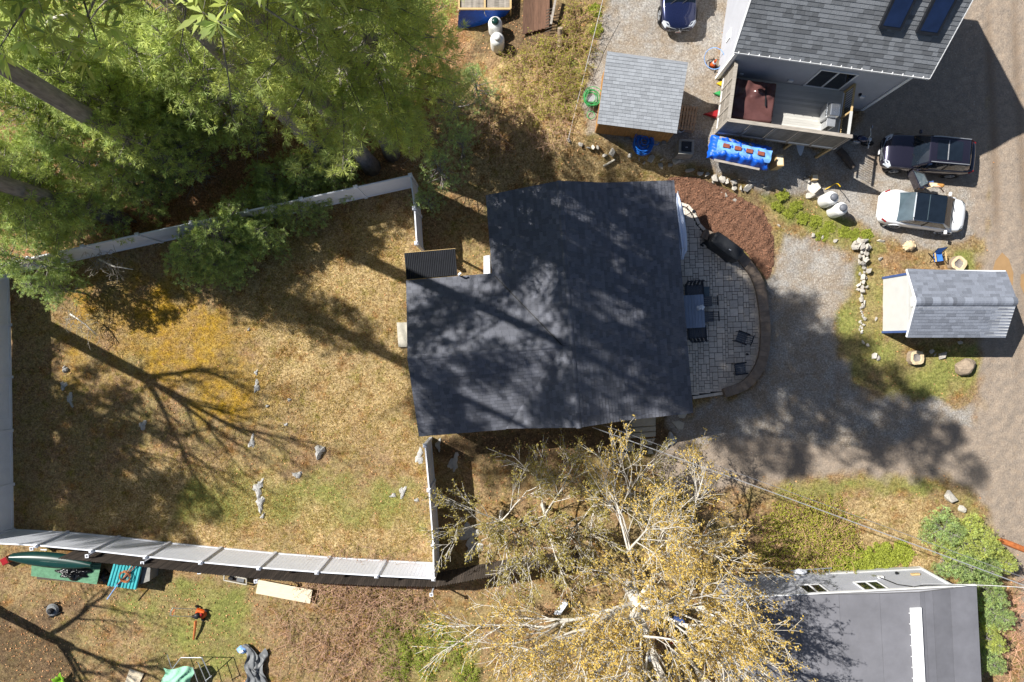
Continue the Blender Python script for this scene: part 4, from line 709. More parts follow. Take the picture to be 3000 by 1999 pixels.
# ---------------------------------------------------------------- broadleaf trees, branch by branch
def broad_parts(seed, h, spread, leafcol, nleaf, leafsz, trunk_r=.3, levels=5, lm='oakleaf', first=.24, up=.25, kids=(7, 5, 4, 4, 3), shrink=(.62, .62, .62, .62)):
    R = np.random.default_rng(seed); segs = [[], []]; tips = []
    def grow(p, d, L, r, lv):
        n_ = 4 if lv < 3 else 2; pts = [p]; dirs = []
        for i in range(n_): d = unit(d+R.normal(0, .07, 3)+np.array([0, 0, up*.08])); pts.append(pts[-1]+d*L/n_); dirs.append(d)
        for i in range(n_): segs[0 if lv < 2 else 1].append((pts[i], pts[i+1], max(r*(1-.55*i/n_), .012), max(r*(1-.55*(i+1)/n_), .009)))
        if lv >= levels-1: tips.append((pts[-1], dirs[-1])); tips.append((pts[len(pts)//2], dirs[-1])); return
        for k in range(kids[lv+1]):
            s_ = .3+.7*(k+R.random()*.8)/kids[lv+1]; i = min(n_-1, int(s_*n_)); q = pts[i]+(pts[i+1]-pts[i])*min(1, s_*n_-i); az = R.uniform(0, 6.28); pr = unit(np.cross(dirs[i], R.normal(0, 1, 3))); nd = unit(dirs[i]+pr*R.uniform(.4, .8)+np.array([0, 0, .06])); grow(q, nd, L*shrink[min(lv, 3)]*R.uniform(.7, 1.15), r*.5, lv+1)
        tips.append((pts[-1], dirs[-1]))
    tz = h*first; tr = MB(); tr.tube([(0, 0, -.2), (0, 0, .3), (.05, .03, tz*.6), (0, 0, tz)], [trunk_r*1.35, trunk_r, trunk_r*.85, trunk_r*.75], 10)
    for k in range(kids[0]):
        az = 6.28*k/kids[0]+R.uniform(-.3, .3); el = R.uniform(.25, 1.15) if k else 1.45; grow(np.array([0, 0, tz*R.uniform(.75, 1.)]), np.array([math.cos(az)*math.cos(el), math.sin(az)*math.cos(el), math.sin(el)]), spread*(.62 if el < .9 else .55), trunk_r*.36, 0)
    Va, Fa = sticks(segs[0], 6); Vb, Fb = sticks(segs[1], 3); V_ = np.concatenate([Va, Vb]); br = np_mesh('branches', V_, np.concatenate([Fa, Fb+len(Va)]), M['oakbark'])
    if not nleaf: return tr.mesh('trunk', M['oakbark'], True), br, None
    tp_ = np.array([t[0] for t in tips]); td = np.array([t[1] for t in tips]); n_ = len(tp_); c = tp_[:, None]+R.normal(0, .065, (n_, nleaf, 3)); nv = unit(R.normal(0, 1, (n_, nleaf, 3))+np.array([0, 0, .6])); a = unit(np.cross(nv, R.normal(0, 1, (n_, nleaf, 3)))); b = np.cross(nv, a); L = leafsz*R.uniform(.6, 1.2, (n_, nleaf, 1))
    V_ = np.stack([c-a*L, c+b*L*.6, c+a*L, c-b*L*.6], 2).reshape(-1, 3); t = np.repeat((np.array(leafcol)*R.uniform(.7, 1.2, (n_, 1, 1))*np.ones((n_, nleaf, 3)))[:, :, None, :], 4, 2).reshape(-1, 3)*R.uniform(.85, 1.15, (n_*nleaf*4, 1)); print('leaves', n_*nleaf, 'segs', len(segs[0])+len(segs[1]))
    return tr.mesh('trunk', M['oakbark'], True), br, np_mesh('crown', V_, np.arange(len(V_)).reshape(-1, 4), M[lm], t)
BN = ('trunk', 'branches', 'crown')
oak = broad_parts(41, 11.5, 8.8, (1.0, .98, .9), 6, .052, .34, 5, kids=(13, 6, 5, 4, 3))
put_tree(oak, 'oak_tree', 'big oak with pale branches and golden young leaves at the bottom', G(1845, 1720), 2.3, (1.15, .98, 1.04), names=BN)
sap = broad_parts(44, 8, 4.6, (.55, .62, .6), 4, .07, .12, 4, kids=(7, 5, 4, 3), first=.3, up=.7)  # olive leaf tint darkened so the colour carries the shade they stand in
for k, (px, py, rz, sc, lb) in enumerate(((1590, 1480, .4, 1., 'tallest shade-tinted olive sapling in the middle between the oak and the dark house'), (1470, 1500, 1.9, .9, 'leftmost shade-tinted olive sapling between the oak and the dark house'), (1730, 1450, 3.2, .9, 'shade-tinted olive sapling below the left end of the entry steps'), (1840, 1430, 2.2, .75, 'smallest shade-tinted olive sapling just below the entry steps'))): put_tree(sap, 'sapling', lb, G(px, py), rz, sc, 'saplings below the dark house', names=BN)
bare = broad_parts(47, 20, 9, (1, 1, 1), 1, .1, .42, 4, kids=(5, 4, 4, 3), first=.55, up=.9)
put_tree(bare, 'bare_tree', 'almost leafless tree past the left fence throwing branch shadows over the yard', G(-90, 845), .3, 1.05, 'bare trees left of the yard', names=BN); put_tree(bare, 'bare_tree', 'leafless tree past the lower left corner', G(-200, 1690), 2.1, .8, 'bare trees left of the yard', names=BN); put_tree(bare, 'bare_tree', 'second leafless tree past the left fence', G(-190, 1010), 4.1, .9, 'bare trees left of the yard', names=BN)
# ---------------------------------------------------------------- shrubs
def shrub_mesh(seed, ns, L, sp, leafn, leafsz, tw, lc, rise=1., arch=.5):
    R = np.random.default_rng(seed); seg = []; tips = []
    for k in range(ns):
        az = R.uniform(0, 6.28); d = unit(np.array([math.cos(az)*sp, math.sin(az)*sp, rise*R.uniform(.5, 1.2)])); p = np.array([*R.normal(0, .25*L, 2), 0.]); l_ = L*R.uniform(.6, 1.1); n_ = 6
        for i in range(n_):
            q = p+d*l_/n_; q[2] = max(q[2], .04); seg.append((p, q, .019*(1-i/8), .018*(1-(i+1)/8))); d = unit(d+R.normal(0, .2, 3)+np.array([0, 0, -arch/n_*2])); p = q
            if i > 1:
                for _ in range(2): e_ = p+unit(d+R.normal(0, .8, 3))*l_*R.uniform(.1, .25); e_[2] = max(e_[2], .03); seg.append((p, e_, .010, .006)); tips.append(e_); tips.append((p+e_)/2)
    V_, F_ = sticks(seg); t_ = np.array(tw)*R.uniform(.7, 1.3, (len(V_), 1)); out = [np_mesh('stems', V_, F_, M['twig'], t_)]
    if leafn:
        tp_ = np.array(tips); n_ = len(tp_); c = tp_[:, None]+R.normal(0, .06, (n_, leafn, 3)); nv = unit(R.normal(0, .7, (n_, leafn, 3))+np.array([0, 0, 1])); a = unit(np.cross(nv, R.normal(0, 1, (n_, leafn, 3)))); b = np.cross(nv, a); L_ = leafsz*R.uniform(.6, 1.2, (n_, leafn, 1)); V_ = np.stack([c-a*L_, c+b*L_*.55, c+a*L_, c-b*L_*.55], 2).reshape(-1, 3); t = np.array(lc)*np.repeat(R.uniform(.7, 1.25, (n_*leafn, 1)), 4, 0); out.append(np_mesh('leaves', V_, np.arange(len(V_)).reshape(-1, 4), M['leaf'], t))
    return out
def put_shrub(ms, name, label, base, rz, sc, group):
    t = thing(name, label, 'shrub', base, rz, group); t.scale = (sc,)*3
    for m_ in ms: linkobj(m_.name.split('.')[0], m_, t)['kind'] = 'stuff'
olive = [shrub_mesh(60, 30, 1.5, .8, 2, .04, (1.05, .98, .82), (1.25, 1.12, .85)), shrub_mesh(61, 26, 1.2, 1., 2, .04, (1.1, .98, .85), (1.3, 1.12, .9))]
for k, (px, py, s_) in enumerate(((1520, 190, 1.), (1570, 160, 1.1), (1620, 150, 1.1), (1660, 130, 1.1), (1600, 220, 1.2), (1540, 250, 1.), (1640, 210, 1.1), (1690, 170, 1.), (1680, 230, 1.), (1580, 290, 1.), (1630, 280, 1.1), (1500, 290, .9), (1660, 300, .9), (1690, 60, 1.1), (1700, 110, 1.), (1560, 340, .9), (1620, 340, .9), (1480, 230, .8))):
    put_shrub(olive[k % 2], 'olive_bush', 'olive green wild bush in the thicket between the pines and the grey shed', G(px, py), k*1.3, s_*.8, 'olive thicket left of the grey shed')
bram = [shrub_mesh(63, 30, 2.0, 1.1, 1, .04, (1.2, 1.12, 1.06), (1.0, .55, .5), 1.1, .7), shrub_mesh(64, 30, 1.9, 1.2, 1, .04, (1.1, .98, .92), (.95, .6, .5), 1., .7)]
for k, (px, py, s_) in enumerate(((930, 1720, 1.), (1000, 1710, 1.2), (1070, 1700, 1.), (1130, 1720, 1.1), (1200, 1730, 1.1), (1010, 1790, 1.), (1090, 1780, 1.1), (1160, 1800, 1.), (950, 1850, 1.), (1040, 1870, 1.1), (1120, 1880, 1.), (870, 1900, .9), (960, 1940, 1.), (1060, 1950, 1.1), (850, 1820, .8), (1220, 1800, .9), (1150, 1960, .8), (1000, 1660, .8), (1100, 1655, .8))):
    put_shrub(bram[k % 2], 'bramble', 'reddish brown leafless bramble below the bottom white fence', G(px, py), k*2.1, s_*.85, 'brambles below the bottom fence')
for k, (px, py, s_) in enumerate(((1440, 380, 1.), (1530, 360, .9), (1590, 410, .8), (1480, 430, .7), (1650, 380, .7), (1420, 300, .7))): put_shrub(bram[k % 2], 'bramble', 'low brown leafless bramble above the dark house', G(px, py), k*1.1, s_*.8, 'brambles above the dark house')
gsh = [shrub_mesh(66, 60, 1.1, 1.1, 3, .055, (.9, .95, .7), (.95, 1.05, .75), .8, .6), shrub_mesh(67, 90, 1.3, 1.2, 2, .045, (1.1, 1.05, .75), (1.1, 1.0, .75), .8, .8)]
for k, (px, py, s_) in enumerate(((2340, 1560, 1.3), (2400, 1570, 1.3), (2300, 1600, 1.2), (2380, 1620, 1.2), (2440, 1610, 1.1), (2330, 1520, 1.), (2420, 1530, 1.))): put_shrub(gsh[1], 'shrub', 'dense olive shrub in the clump above the grey membrane roof', G(px, py), k*1.9, s_, 'olive shrubs above the grey membrane roof')
for k, (px, py, s_) in enumerate(((1140, 1850, 1.), (1200, 1890, 1.1), (1270, 1850, 1.), (1330, 1900, 1.1), (1250, 1950, 1.1), (1170, 1960, 1.), (1370, 1980, 1.))): put_shrub(gsh[0], 'shrub', 'bright green low shrub left of the oak at the bottom', G(px, py), k*2.3, s_*.6, 'green shrubs left of the oak')
# evergreen hedge at the right edge: long soft sprays
hed = pine_parts(71, 3.4, .3, 1.7, .2, 14, .03, .26, 1.5, hue=.12, trunk_r=.06); hed2 = pine_parts(72, 3.0, .3, 1.6, .2, 14, .03, .26, 1.5, hue=-.12, trunk_r=.06)
for k, (px, py, s_, m_) in enumerate(((2780, 1560, .95, hed2), (2830, 1590, 1.05, hed), (2880, 1590, .9, hed), (2810, 1650, 1., hed2), (2870, 1660, 1., hed2), (2920, 1640, .85, hed), (2900, 1730, .95, hed2), (2920, 1800, .9, hed2), (2900, 1870, .8, hed), (2910, 1950, .8, hed2), (2845, 1620, 1., hed2))):
    p = G(px, py); put_tree(m_, 'evergreen_shrub', 'soft feathery evergreen shrub in the hedge right of the grey membrane roof', (p.x*.96, p.y*.96, -.05), k*1.3, s_*.9, 'evergreen hedge at the right edge')
fern = shrub_mesh(75, 60, .75, 1.3, 5, .07, (.7, 1., .4), (1.05, 1.05, .85), .5, .9)
for k, (px, py) in enumerate(((2470, 1650), (2510, 1645), (2550, 1640), (2590, 1630), (2640, 1625), (2280, 600), (2310, 620), (2350, 640), (2390, 650), (2430, 665), (2470, 680), (2500, 690), (2540, 690), (2330, 600), (2290, 570), (2410, 690), (1745, 30), (1745, 90))):
    lb = ('bright green fern clump along the wall of the grey membrane roof house', 'ferns along the grey house wall') if k < 5 else ('leafy green weed clump beside the white gas tanks', 'green weeds beside the gas tanks') if k < 16 else ('leafy green weed left of the navy car', 'weeds left of the navy car')
    put_shrub(fern, 'fern', lb[0], G(px, py), k*1.7, .9 if k < 5 else .46, lb[1])
# low twigs heap at the lower right corner
put_shrub(shrub_mesh(78, 70, 2.2, 1.4, 0, 0, (1.3, 1.1, .95), (1, 1, 1), .25, .3), 'brush_pile', 'heap of pale cut twigs at the lower right corner', G(2960, 1900), 0, 1.1, None); put_shrub(shrub_mesh(79, 50, 1.6, 1.4, 0, 0, (1.3, 1.1, .95), (1, 1, 1), .25, .3), 'brush_pile', 'smaller heap of cut twigs by the road at the right edge', G(2975, 1780), 0, 1., None)
# ---------------------------------------------------------------- patio: mulch bed, pavers, curved seat wall
mp = [(1972, 516), (2020, 518), (2120, 556), (2230, 618), (2262, 680), (2268, 740), (2256, 800), (2243, 822), (2225, 790), (2180, 735), (2100, 695), (2050, 660), (2035, 620), (2015, 600), (1960, 596), (1955, 530)]
mpw = pxpoly(mp); gx2 = np.arange(mpw[:, 0].min(), mpw[:, 0].max(), .08); gy2 = np.arange(mpw[:, 1].min(), mpw[:, 1].max(), .08); MX, MY = np.meshgrid(gx2, gy2, indexing='ij'); sdm = sdist(MX, MY, mpw)
MZ = np.maximum(T(MX, MY)*.0, 0)+.03+.14*sstep(0, -.5, sdm)+.03*wob(MX, MY, 6, 5); MZ += T(MX, MY); nx, ny = MX.shape; ii, jj = np.meshgrid(np.arange(nx-1), np.arange(ny-1), indexing='ij'); q0 = (ii*ny+jj).ravel(); ok = (sdm.ravel()[q0] < .03)
Vm = np.stack([MX, MY, MZ], -1).reshape(-1, 3); Qm = np.stack([q0, q0+ny, q0+ny+1, q0+1], -1)[ok]; tag(linkobj('mulch_bed', np_mesh('mulch_bed', Vm, Qm, M['mulch'], smooth=True)), kind='structure')
n_ = 9000; cx = rng.uniform(mpw[:, 0].min(), mpw[:, 0].max(), n_); cy = rng.uniform(mpw[:, 1].min(), mpw[:, 1].max(), n_); s_ = sdist(cx, cy, mpw); k = s_ < -.02+rng.normal(0, .03, n_); cx, cy, s_ = cx[k], cy[k], s_[k]; n_ = len(cx); cz = .05+.14*sstep(0, -.5, s_)+T(cx, cy)+.03*wob(cx, cy, 6, 5)
c = np.stack([cx, cy, cz+.015], -1); nv = unit(rng.normal(0, .5, (n_, 3))+[0, 0, 1]); a = unit(np.cross(nv, rng.normal(0, 1, (n_, 3)))); b = np.cross(nv, a); L = rng.uniform(.04, .09, (n_, 1)); Wd = rng.uniform(.01, .025, (n_, 1))
V_ = np.stack([c-a*L, c+b*Wd, c+a*L, c-b*Wd], 1).reshape(-1, 3); t = np.repeat(np.stack([rng.uniform(.6, 1.35, n_)]*3, -1), 4, 0); tag(linkobj('bark_chips', np_mesh('bark_chips', V_, np.arange(len(V_)).reshape(-1, 4), M['chip'], t)), 'loose red bark chips covering the bed beside the patio', 'mulch', kind='stuff')
PZ = .1
po = [(1960, 594), (1992, 592), (2018, 600), (2037, 622), (2052, 655), (2085, 690), (2130, 716), (2166, 738), (2190, 766), (2210, 798), (2225, 845), (2234, 900), (2238, 960), (2238, 1010), (2232, 1052), (2214, 1096), (2180, 1132), (2150, 1147), (2122, 1156), (2030, 1170), (1985, 1172)]
pw = np.array([W(*p, PZ)[:2] for p in po]); MB().prism([tuple(p) for p in pw], -.1, PZ-.025).build('patio', M['joint'])['kind'] = 'structure'; patio = bpy.data.objects['patio']
uxa = .03; ca, sa = math.cos(uxa), math.sin(uxa); un = .155; occ = {}; pav = []
R = random.Random(4); gx0 = int(7.4/un); NX, NY = 46, 78; org = W(1975, 585, PZ)
for j in range(NY):
    for i in range(NX):
        if (i, j) in occ: continue
        opts = [(2, 2), (3, 2), (2, 3), (3, 3), (2, 1), (1, 2), (3, 2), (2, 2)]; R.shuffle(opts)
        for w_, h_ in opts+[(1, 1)]:
            if all((i+a, j+b) not in occ for a in range(w_) for b in range(h_)): break
        for a in range(w_):
            for b in range(h_): occ[(i+a, j+b)] = 1
        pav.append((i*un, j*un, w_*un, h_*un))
cache = {}; singles = 0; rest = MB()
def pworld(x, y): return org.x+x*ca+y*sa, org.y+x*sa*1.0-y*ca
inpoly = lambda x, y, m_: sdist(np.array([x]), np.array([y]), pw)[0] < -m_
keep = []
for x, y, w_, h_ in pav:
    cs = [pworld(x+a*w_, y+b*h_) for a in (0, 1) for b in (0, 1)]; sd = sdist(np.array([p[0] for p in cs]), np.array([p[1] for p in cs]), pw)
    if (sd < -.2).all(): keep.append((x, y, w_, h_))
    elif (sd < -.2).any():       # cut the edge pavers into small pieces that still fit
        m1, m2 = max(1, round(w_/un*2)), max(1, round(h_/un*2))
        for a in range(m1):
            for b in range(m2):
                q = [pworld(x+(a+e_)*w_/m1, y+(b+g_)*h_/m2) for e_ in (0, 1) for g_ in (0, 1)]
                if (sdist(np.array([p[0] for p in q]), np.array([p[1] for p in q]), pw) < -.19).all(): xx, yy = x+a*w_/m1, y+b*h_/m2; P = [pworld(xx, yy), pworld(xx+w_/m1, yy), pworld(xx+w_/m1, yy+h_/m2), pworld(xx, yy+h_/m2)]; rest.prism(P, PZ-.03, PZ+.004, random.choice((.86, .95, 1.05)))
keep.sort(key=lambda k: -k[2]*k[3])
for k, (x, y, w_, h_) in enumerate(keep):
    tn = random.choice((.84, .92, 1., 1.06)); X_, Y_ = pworld(x+w_/2, y+h_/2)
    if k < 300:
        key = (round(w_, 3), round(h_, 3), tn)
        if key not in cache: cache[key] = MB().box((0, 0, 0), (w_-.024, h_-.024, .04), taper=.985, tint=tn).mesh('paver', M['paver'])
        linkobj('paver', cache[key], patio, loc=(X_, Y_, PZ-.015+random.uniform(0, .004)), rz=uxa)
    else: rest.box((X_, Y_, PZ-.015), (w_-.024, h_-.024, .04), uxa, tint=tn)
rest.build('cut_pavers', M['paver'], patio)['kind'] = 'stuff'
def path_pts(pts, step):
    P = [Vector((*p, 0)) for p in pts]; out = [P[0]]; acc = 0
    for a, b in zip(P, P[1:]):
        L = (b-a).length; k = max(1, round(L/step))
        for i in range(1, k+1): out.append(a.lerp(b, i/k))
    return out
edge = path_pts(pw[1:20], .3)
for a, b in zip(edge, edge[1:]):
    d = (b-a).normalized(); nrm = Vector((d.y, -d.x, 0)); g_ = d*.006; P = [a+g_, b-g_, b-g_+nrm*.16, a+g_+nrm*.16]; MB().prism([p.to_2d() for p in P], PZ-.03, PZ+.012, random.choice((.95, 1.02, 1.1))).build('border_paver', M['paver'], patio)
wall = thing('seat_wall', 'curved brown block seat wall around the patio', 'wall', W(2235, 950)); wo = [(2067, 672), (2120, 698), (2170, 728), (2208, 775), (2228, 805), (2243, 845), (2254, 920), (2257, 978), (2253, 1040), (2232, 1098), (2189, 1144), (2127, 1163)]
WZ = .55
def smooth(pts, k=3):
    P = [Vector((p[0], p[1])) for p in pts]
    for _ in range(k): P = [P[0]]+[q for a, b in zip(P, P[1:]) for q in (a.lerp(b, .25), a.lerp(b, .75))]+[P[-1]]
    return P
wp = path_pts([W(p.x, p.y, WZ)[:2] for p in smooth(wo, 2)], .38)
for z0, z1, ww, ex, nm in ((-.05, .46, .42, 0, 'wall_block'), (.462, WZ, .5, .03, 'cap_block')):
    for i, (a, b) in enumerate(zip(wp, wp[1:])):
        d0 = (wp[i+1]-wp[max(i-1, 0)]).normalized(); d1 = (wp[min(i+2, len(wp)-1)]-wp[i]).normalized(); n0, n1 = Vector((d0.y, -d0.x, 0)), Vector((d1.y, -d1.x, 0)); g_ = (b-a).normalized()*.004; P = [a-n0*ex+g_, b-n1*ex-g_, b+n1*ww-g_, a+n0*ww+g_]; MB().prism([p.to_2d() for p in P], z0, z1, random.choice((.85, .95, 1., 1.1))).build(nm, M['wallcap'], wall, world=True)
# furled parasol
pr = thing('parasol', 'furled pale blue striped parasol along the right eave of the dark house', 'parasol', G(2000, 660)); P = [W(1982, 568, 2.9), W(1985, 610, 2.85), W(1993, 680, 2.7), W(2000, 735, 2.5), W(1996, 760, 2.3)]
fl = MB(); n_ = 14
def parf(u, v):
    i = min(3, int(u*4)); p = P[i].lerp(P[i+1], u*4-i); r_ = (.05+.17*math.sin(min(1, u*1.15)*math.pi)**.7+.05*u)*(1+.35*math.cos(v*2*math.pi*7)); a = v*2*math.pi; return (p.x+r_*math.cos(a), p.y+.05*math.sin(a*2), p.z+r_*math.sin(a)*.8)
fl.grid(parf, 16, 57).build('canopy', M['umbrella'], pr, world=True, smooth=True); MB().tube([W(1986, 560, 2.95), W(1997, 765, 2.25)], .025, 8).build('pole', M['alu'], pr, world=True); MB().tube([W(1990, 640, .1), W(1993, 660, 2.7)], .03, 8).build('mast', M['blackmetal'], pr, world=True); MB().lathe([(.3, .1), (.3, .15), (.06, .2)], 16, Matrix.Translation(W(1990, 640))).build('base', M['black'], pr, world=True); MB().ring(W(1999, 729, 2.52), .17, .02, 16, 5, Euler((math.pi/2, 0, .1)).to_matrix()).build('tie', M['alu'], pr, world=True)
hk = thing('lantern_hook', 'thin black hooked lantern pole at the top of the patio', 'hook', G(2031, 621)); MB().tube([W(2031, 621, .1), W(2031, 621, 1.9), W(2012, 630, 2.1), W(1996, 637, 2.0)], .018, 6).tube([W(2031, 621, 1.), W(2024, 628, 1.05)], .014, 6).build('rod', M['blackmetal'], hk, world=True); MB().lathe([(.1, .1), (.1, .13)], 10, Matrix.Translation((W(2031, 621).x, W(2031, 621).y, 0))).build('foot', M['blackmetal'], hk, world=True)
# covered grill
cg = thing('covered_grill', 'grill under a black vinyl cover on the patio edge', 'grill', (W(2118, 727, .5).x, W(2118, 727, .5).y, PZ), math.radians(-36))
def cov(u, v):
    a = v*2*math.pi; sx = 1.02*(1-.06*u); sy = .42*(1-.1*u); x = sx*math.copysign(abs(math.cos(a))**.45, math.cos(a)); y = sy*math.copysign(abs(math.sin(a))**.5, math.sin(a)); f_ = 1+(1-u)*.06*math.sin(a*9)+.03*math.sin(a*4+u*6)
    if u > .82: k = (1-u)/.18; x *= k**.5; y *= k**.5
    return (x*f_, y*f_, .02+1.15*min(1, u/.82)**.95+(.06*math.sin((u-.82)/.18*1.57) if u > .82 else 0))
MB().grid(cov, 18, 49).build('cover', M['cover'], cg, smooth=True); B((.22, -.1, 1.24), (.13, .05, .02), .1).build('label_patch', M['alu'], cg); MB().tube([(-.9, -.45, .03), (-1.05, -.5, .06), (-1.0, -.3, .1)], .06, 6).build('cover_fold', M['cover'], cg)
# dining set
TX = W(2030, 913, .75); dt = thing('dining_table', 'slatted slate grey dining table beside the house wall', 'table', (TX.x, TX.y, PZ), .06)
for k in range(7): B((-.52+k*.174, 0, .72), (.166, 1.82, .04), tint=random.choice((.9, 1., 1.08))).build('slat', M['tablegrey'], dt)
B((0, 0, .67), (1.1, 1.7, .06)).build('apron', M['sling'], dt)
for a, b in ((-.5, -.82), (.5, -.82), (-.5, .82), (.5, .82)): B((a, b, .33), (.07, .07, .66)).build('leg', M['sling'], dt)
fv = thing('flower_vase', 'white flowers in a small vase on the grey dining table', 'vase', W(2045, 905, .84)); MB().lathe([(.07, 0), (.1, .08), (.06, .2), (.07, .22)], 12).build('vase', M['boardwhite'], fv)
for k in range(12):
    a = k*2.4; r_ = .05+.013*k; c = Vector((r_*math.cos(a)+.06, r_*math.sin(a)*.6+.05, .3+.02*(k % 4))); MB().tube([(0, 0, .2), c*.9], .006, 4).lathe([(.01, 0), (.07, .03), (.06, .06), (.02, .05)], 7, Matrix.Translation(c)@Euler((.5*math.sin(a), .5*math.cos(a), 0)).to_matrix().to_4x4()).build('blossom', M['boardwhite'], fv)
def chair(name, label, p, rz, w_=.56, d_=.56, bh=.9, m1=M['sling'], m2=M['blackmetal'], group=None, arms=True, back=True):
    t = thing(name, label, 'chair', (p.x, p.y, PZ), rz, group); mb = MB()
    for k in range(5): B((-.0, -w_/2+.06+k*(w_-.12)/4, .44), (d_-.06, (w_-.12)/4-.012, .03)).build('seat_slat', m1, t)
    for a, b in ((-1, -1), (1, -1), (1, 1), (-1, 1)): MB().bar((a*(d_/2-.03), b*(w_/2-.03), 0), (a*(d_/2-.05), b*(w_/2-.03), .6 if arms else .44), .04, .04).build('leg', m2, t)
    MB().bar((-d_/2+.02, -w_/2+.03, .42), (d_/2-.02, -w_/2+.03, .42), .04, .04).bar((-d_/2+.02, w_/2-.03, .42), (d_/2-.02, w_/2-.03, .42), .04, .04).build('seat_frame', m2, t)
    if back:
        for k in range(5): y_ = -w_/2+.07+k*(w_-.14)/4; MB().bar((-d_/2+.02, y_, .46), (-d_/2-.14, y_, bh), .02, (w_-.14)/4-.02, up=(1, 0, 0)).build('back_slat', m1, t)
        MB().bar((-d_/2-.14, -w_/2, bh), (-d_/2-.14, w_/2, bh), .05, .05).build('back_rail', m2, t)
    if arms:
        for s_ in (-1, 1): MB().bar((-d_/2-.03, s_*(w_/2), .62), (d_/2+.03, s_*(w_/2), .62), .07, .03).build('armrest', m2, t)
    return t
CG = 'chairs around the dining table'
chair('dining_chair', 'dark sling chair on the right of the dining table nearer the top', W(2072, 883, .5), math.pi+.06, group=CG, arms=False); chair('dining_chair', 'dark sling chair on the right of the dining table nearer the bottom', W(2076, 929, .5), math.pi+.06, group=CG, arms=False)
for nm, px, py, lb in (('top', 2032, 852, 'dark sling armchair at the top end of the dining table'), ('bottom', 2040, 975, 'dark sling armchair at the bottom end of the dining table')): chair('dining_chair', lb, W(px, py, .5), (-math.pi/2 if nm == 'top' else math.pi/2)+.06, .95, .7, 1.0, group=CG)
gtb = thing('glass_side_table', 'small glass side table beside the top armchair of the dining set', 'table', (W(2045, 857, .4).x+.35, W(2045, 857, .4).y, PZ)); B((0, 0, .42), (.5, .62, .02)).build('glass_top', M['greypane'], gtb); [B((a, b, .2), (.03, .03, .4)).build('leg', M['blackmetal'], gtb) for a in (-.22, .22) for b in (-.28, .28)]
chair('patio_chair', 'dark slatted patio armchair in the sun near the middle of the patio', W(2172, 990, .5), math.radians(160), .6, .62, .95, M['sling'], M['blackmetal'], 'patio armchairs in the sun'); chair('patio_chair', 'dark patio armchair nearest the bottom curve of the seat wall', W(2168, 1080, .5), math.radians(8), .62, .62, .95, M['sling'], M['blackmetal'], 'patio armchairs in the sun')
st2 = thing('metal_lantern', 'little dark metal lantern standing between the two patio armchairs', 'lantern', (W(2186, 1038).x, W(2186, 1038).y, PZ)); MB().lathe([(.06, 0), (.07, .02), (.05, .2), (.02, .26)], 8).build('body', M['blackmetal'], st2); MB().ring((0, 0, .3), .06, .01, 12, 4, Euler((1.57, 0, 0)).to_matrix()).build('handle', M['blackmetal'], st2)
# ---------------------------------------------------------------- stones
rk = [hull([unit(rng.normal(0, 1, 3))*rng.uniform(.75, 1.1) for _ in range(16)], 'rock', M['stone'], t_) for t_ in (.85, .95, 1.05, 1.15, 1., .9)]
def rock(px, py, s_, label, group, k, flat=.6, parent=None, dz=0., name='rock'):
    p = G(px, py, dz); o = linkobj(name, rk[k % 6], parent); o.location = (p.x-(parent.location.x if parent else 0), p.y-(parent.location.y if parent else 0), p.z+s_*flat*.35); o.rotation_euler = (.3*math.sin(k*2.1), .3*math.cos(k*1.3), k*1.9); r_ = random.Random(k); o.scale = (s_*r_.uniform(.8, 1.3)/2, s_*r_.uniform(.7, 1.1)/2, s_*flat/2)
    if not parent: tag(o, label, 'rock', group)
    return o
k = 0
for px, py, s_ in ((1665, 412, .3), (1700, 425, .35), (1725, 430, .3), (1737, 432, .3), (1750, 434, .35), (1772, 457, .28), (1792, 447, .45), (1845, 456, .38), (1875, 465, .3), (1907, 466, .55), (1885, 478, .25), (1935, 488, .4), (1963, 485, .35), (1980, 472, .55), (1940, 470, .3), (2020, 500, .5), (2050, 508, .45), (2070, 512, .3), (2093, 525, .6), (2115, 526, .45), (2108, 534, .28), (2089, 534, .25), (2130, 532, .4), (2148, 533, .35), (2147, 540, .28), (2150, 552, .38), (2165, 550, .4), (2188, 552, .55), (2175, 560, .25), (2125, 575, .35), (2150, 588, .35), (2200, 545, .35), (2240, 545, .4), (2115, 567, .22), (2280, 662, .25), (2447, 706, .28), (2380, 690, .3), (2408, 696, .25)):
    rock(px, py, s_, 'pale rough stone in the loose row along the bank above the mulch bed', 'loose stones along the bank', k); k += 1
rock(2378, 545, 1.1, 'large flat pale rock left of the white gas tanks', None, 3, .35); rock(2372, 575, .5, 'mid grey rock at the foot of the large flat rock', None, 5)
sw = thing('stone_wall', 'low dry stone wall running down through the grass left of the roadside shed', 'stone wall', G(2520, 820)); wl_ = []
for i in range(17): wl_.append((2520+random.gauss(0, 11), 720+random.gauss(0, 9), random.uniform(.3, .5), random.choice((0, .12, .25))))
for i in range(30): y_ = 735+i*4.2; wl_.append((2530+random.gauss(0, 7)-(y_-735)*.03, y_, random.uniform(.22, .42)*(1 if i < 20 else .8), random.choice((0, .15))))
for i in range(26): y_ = 860+i*4.6; wl_.append((2524+random.gauss(0, 3), y_, random.uniform(.14, .3), 0))
for i, (px, py, s_, dz) in enumerate(wl_): rock(px, py, s_, None, None, 100+i, .7, sw, dz, 'stone')
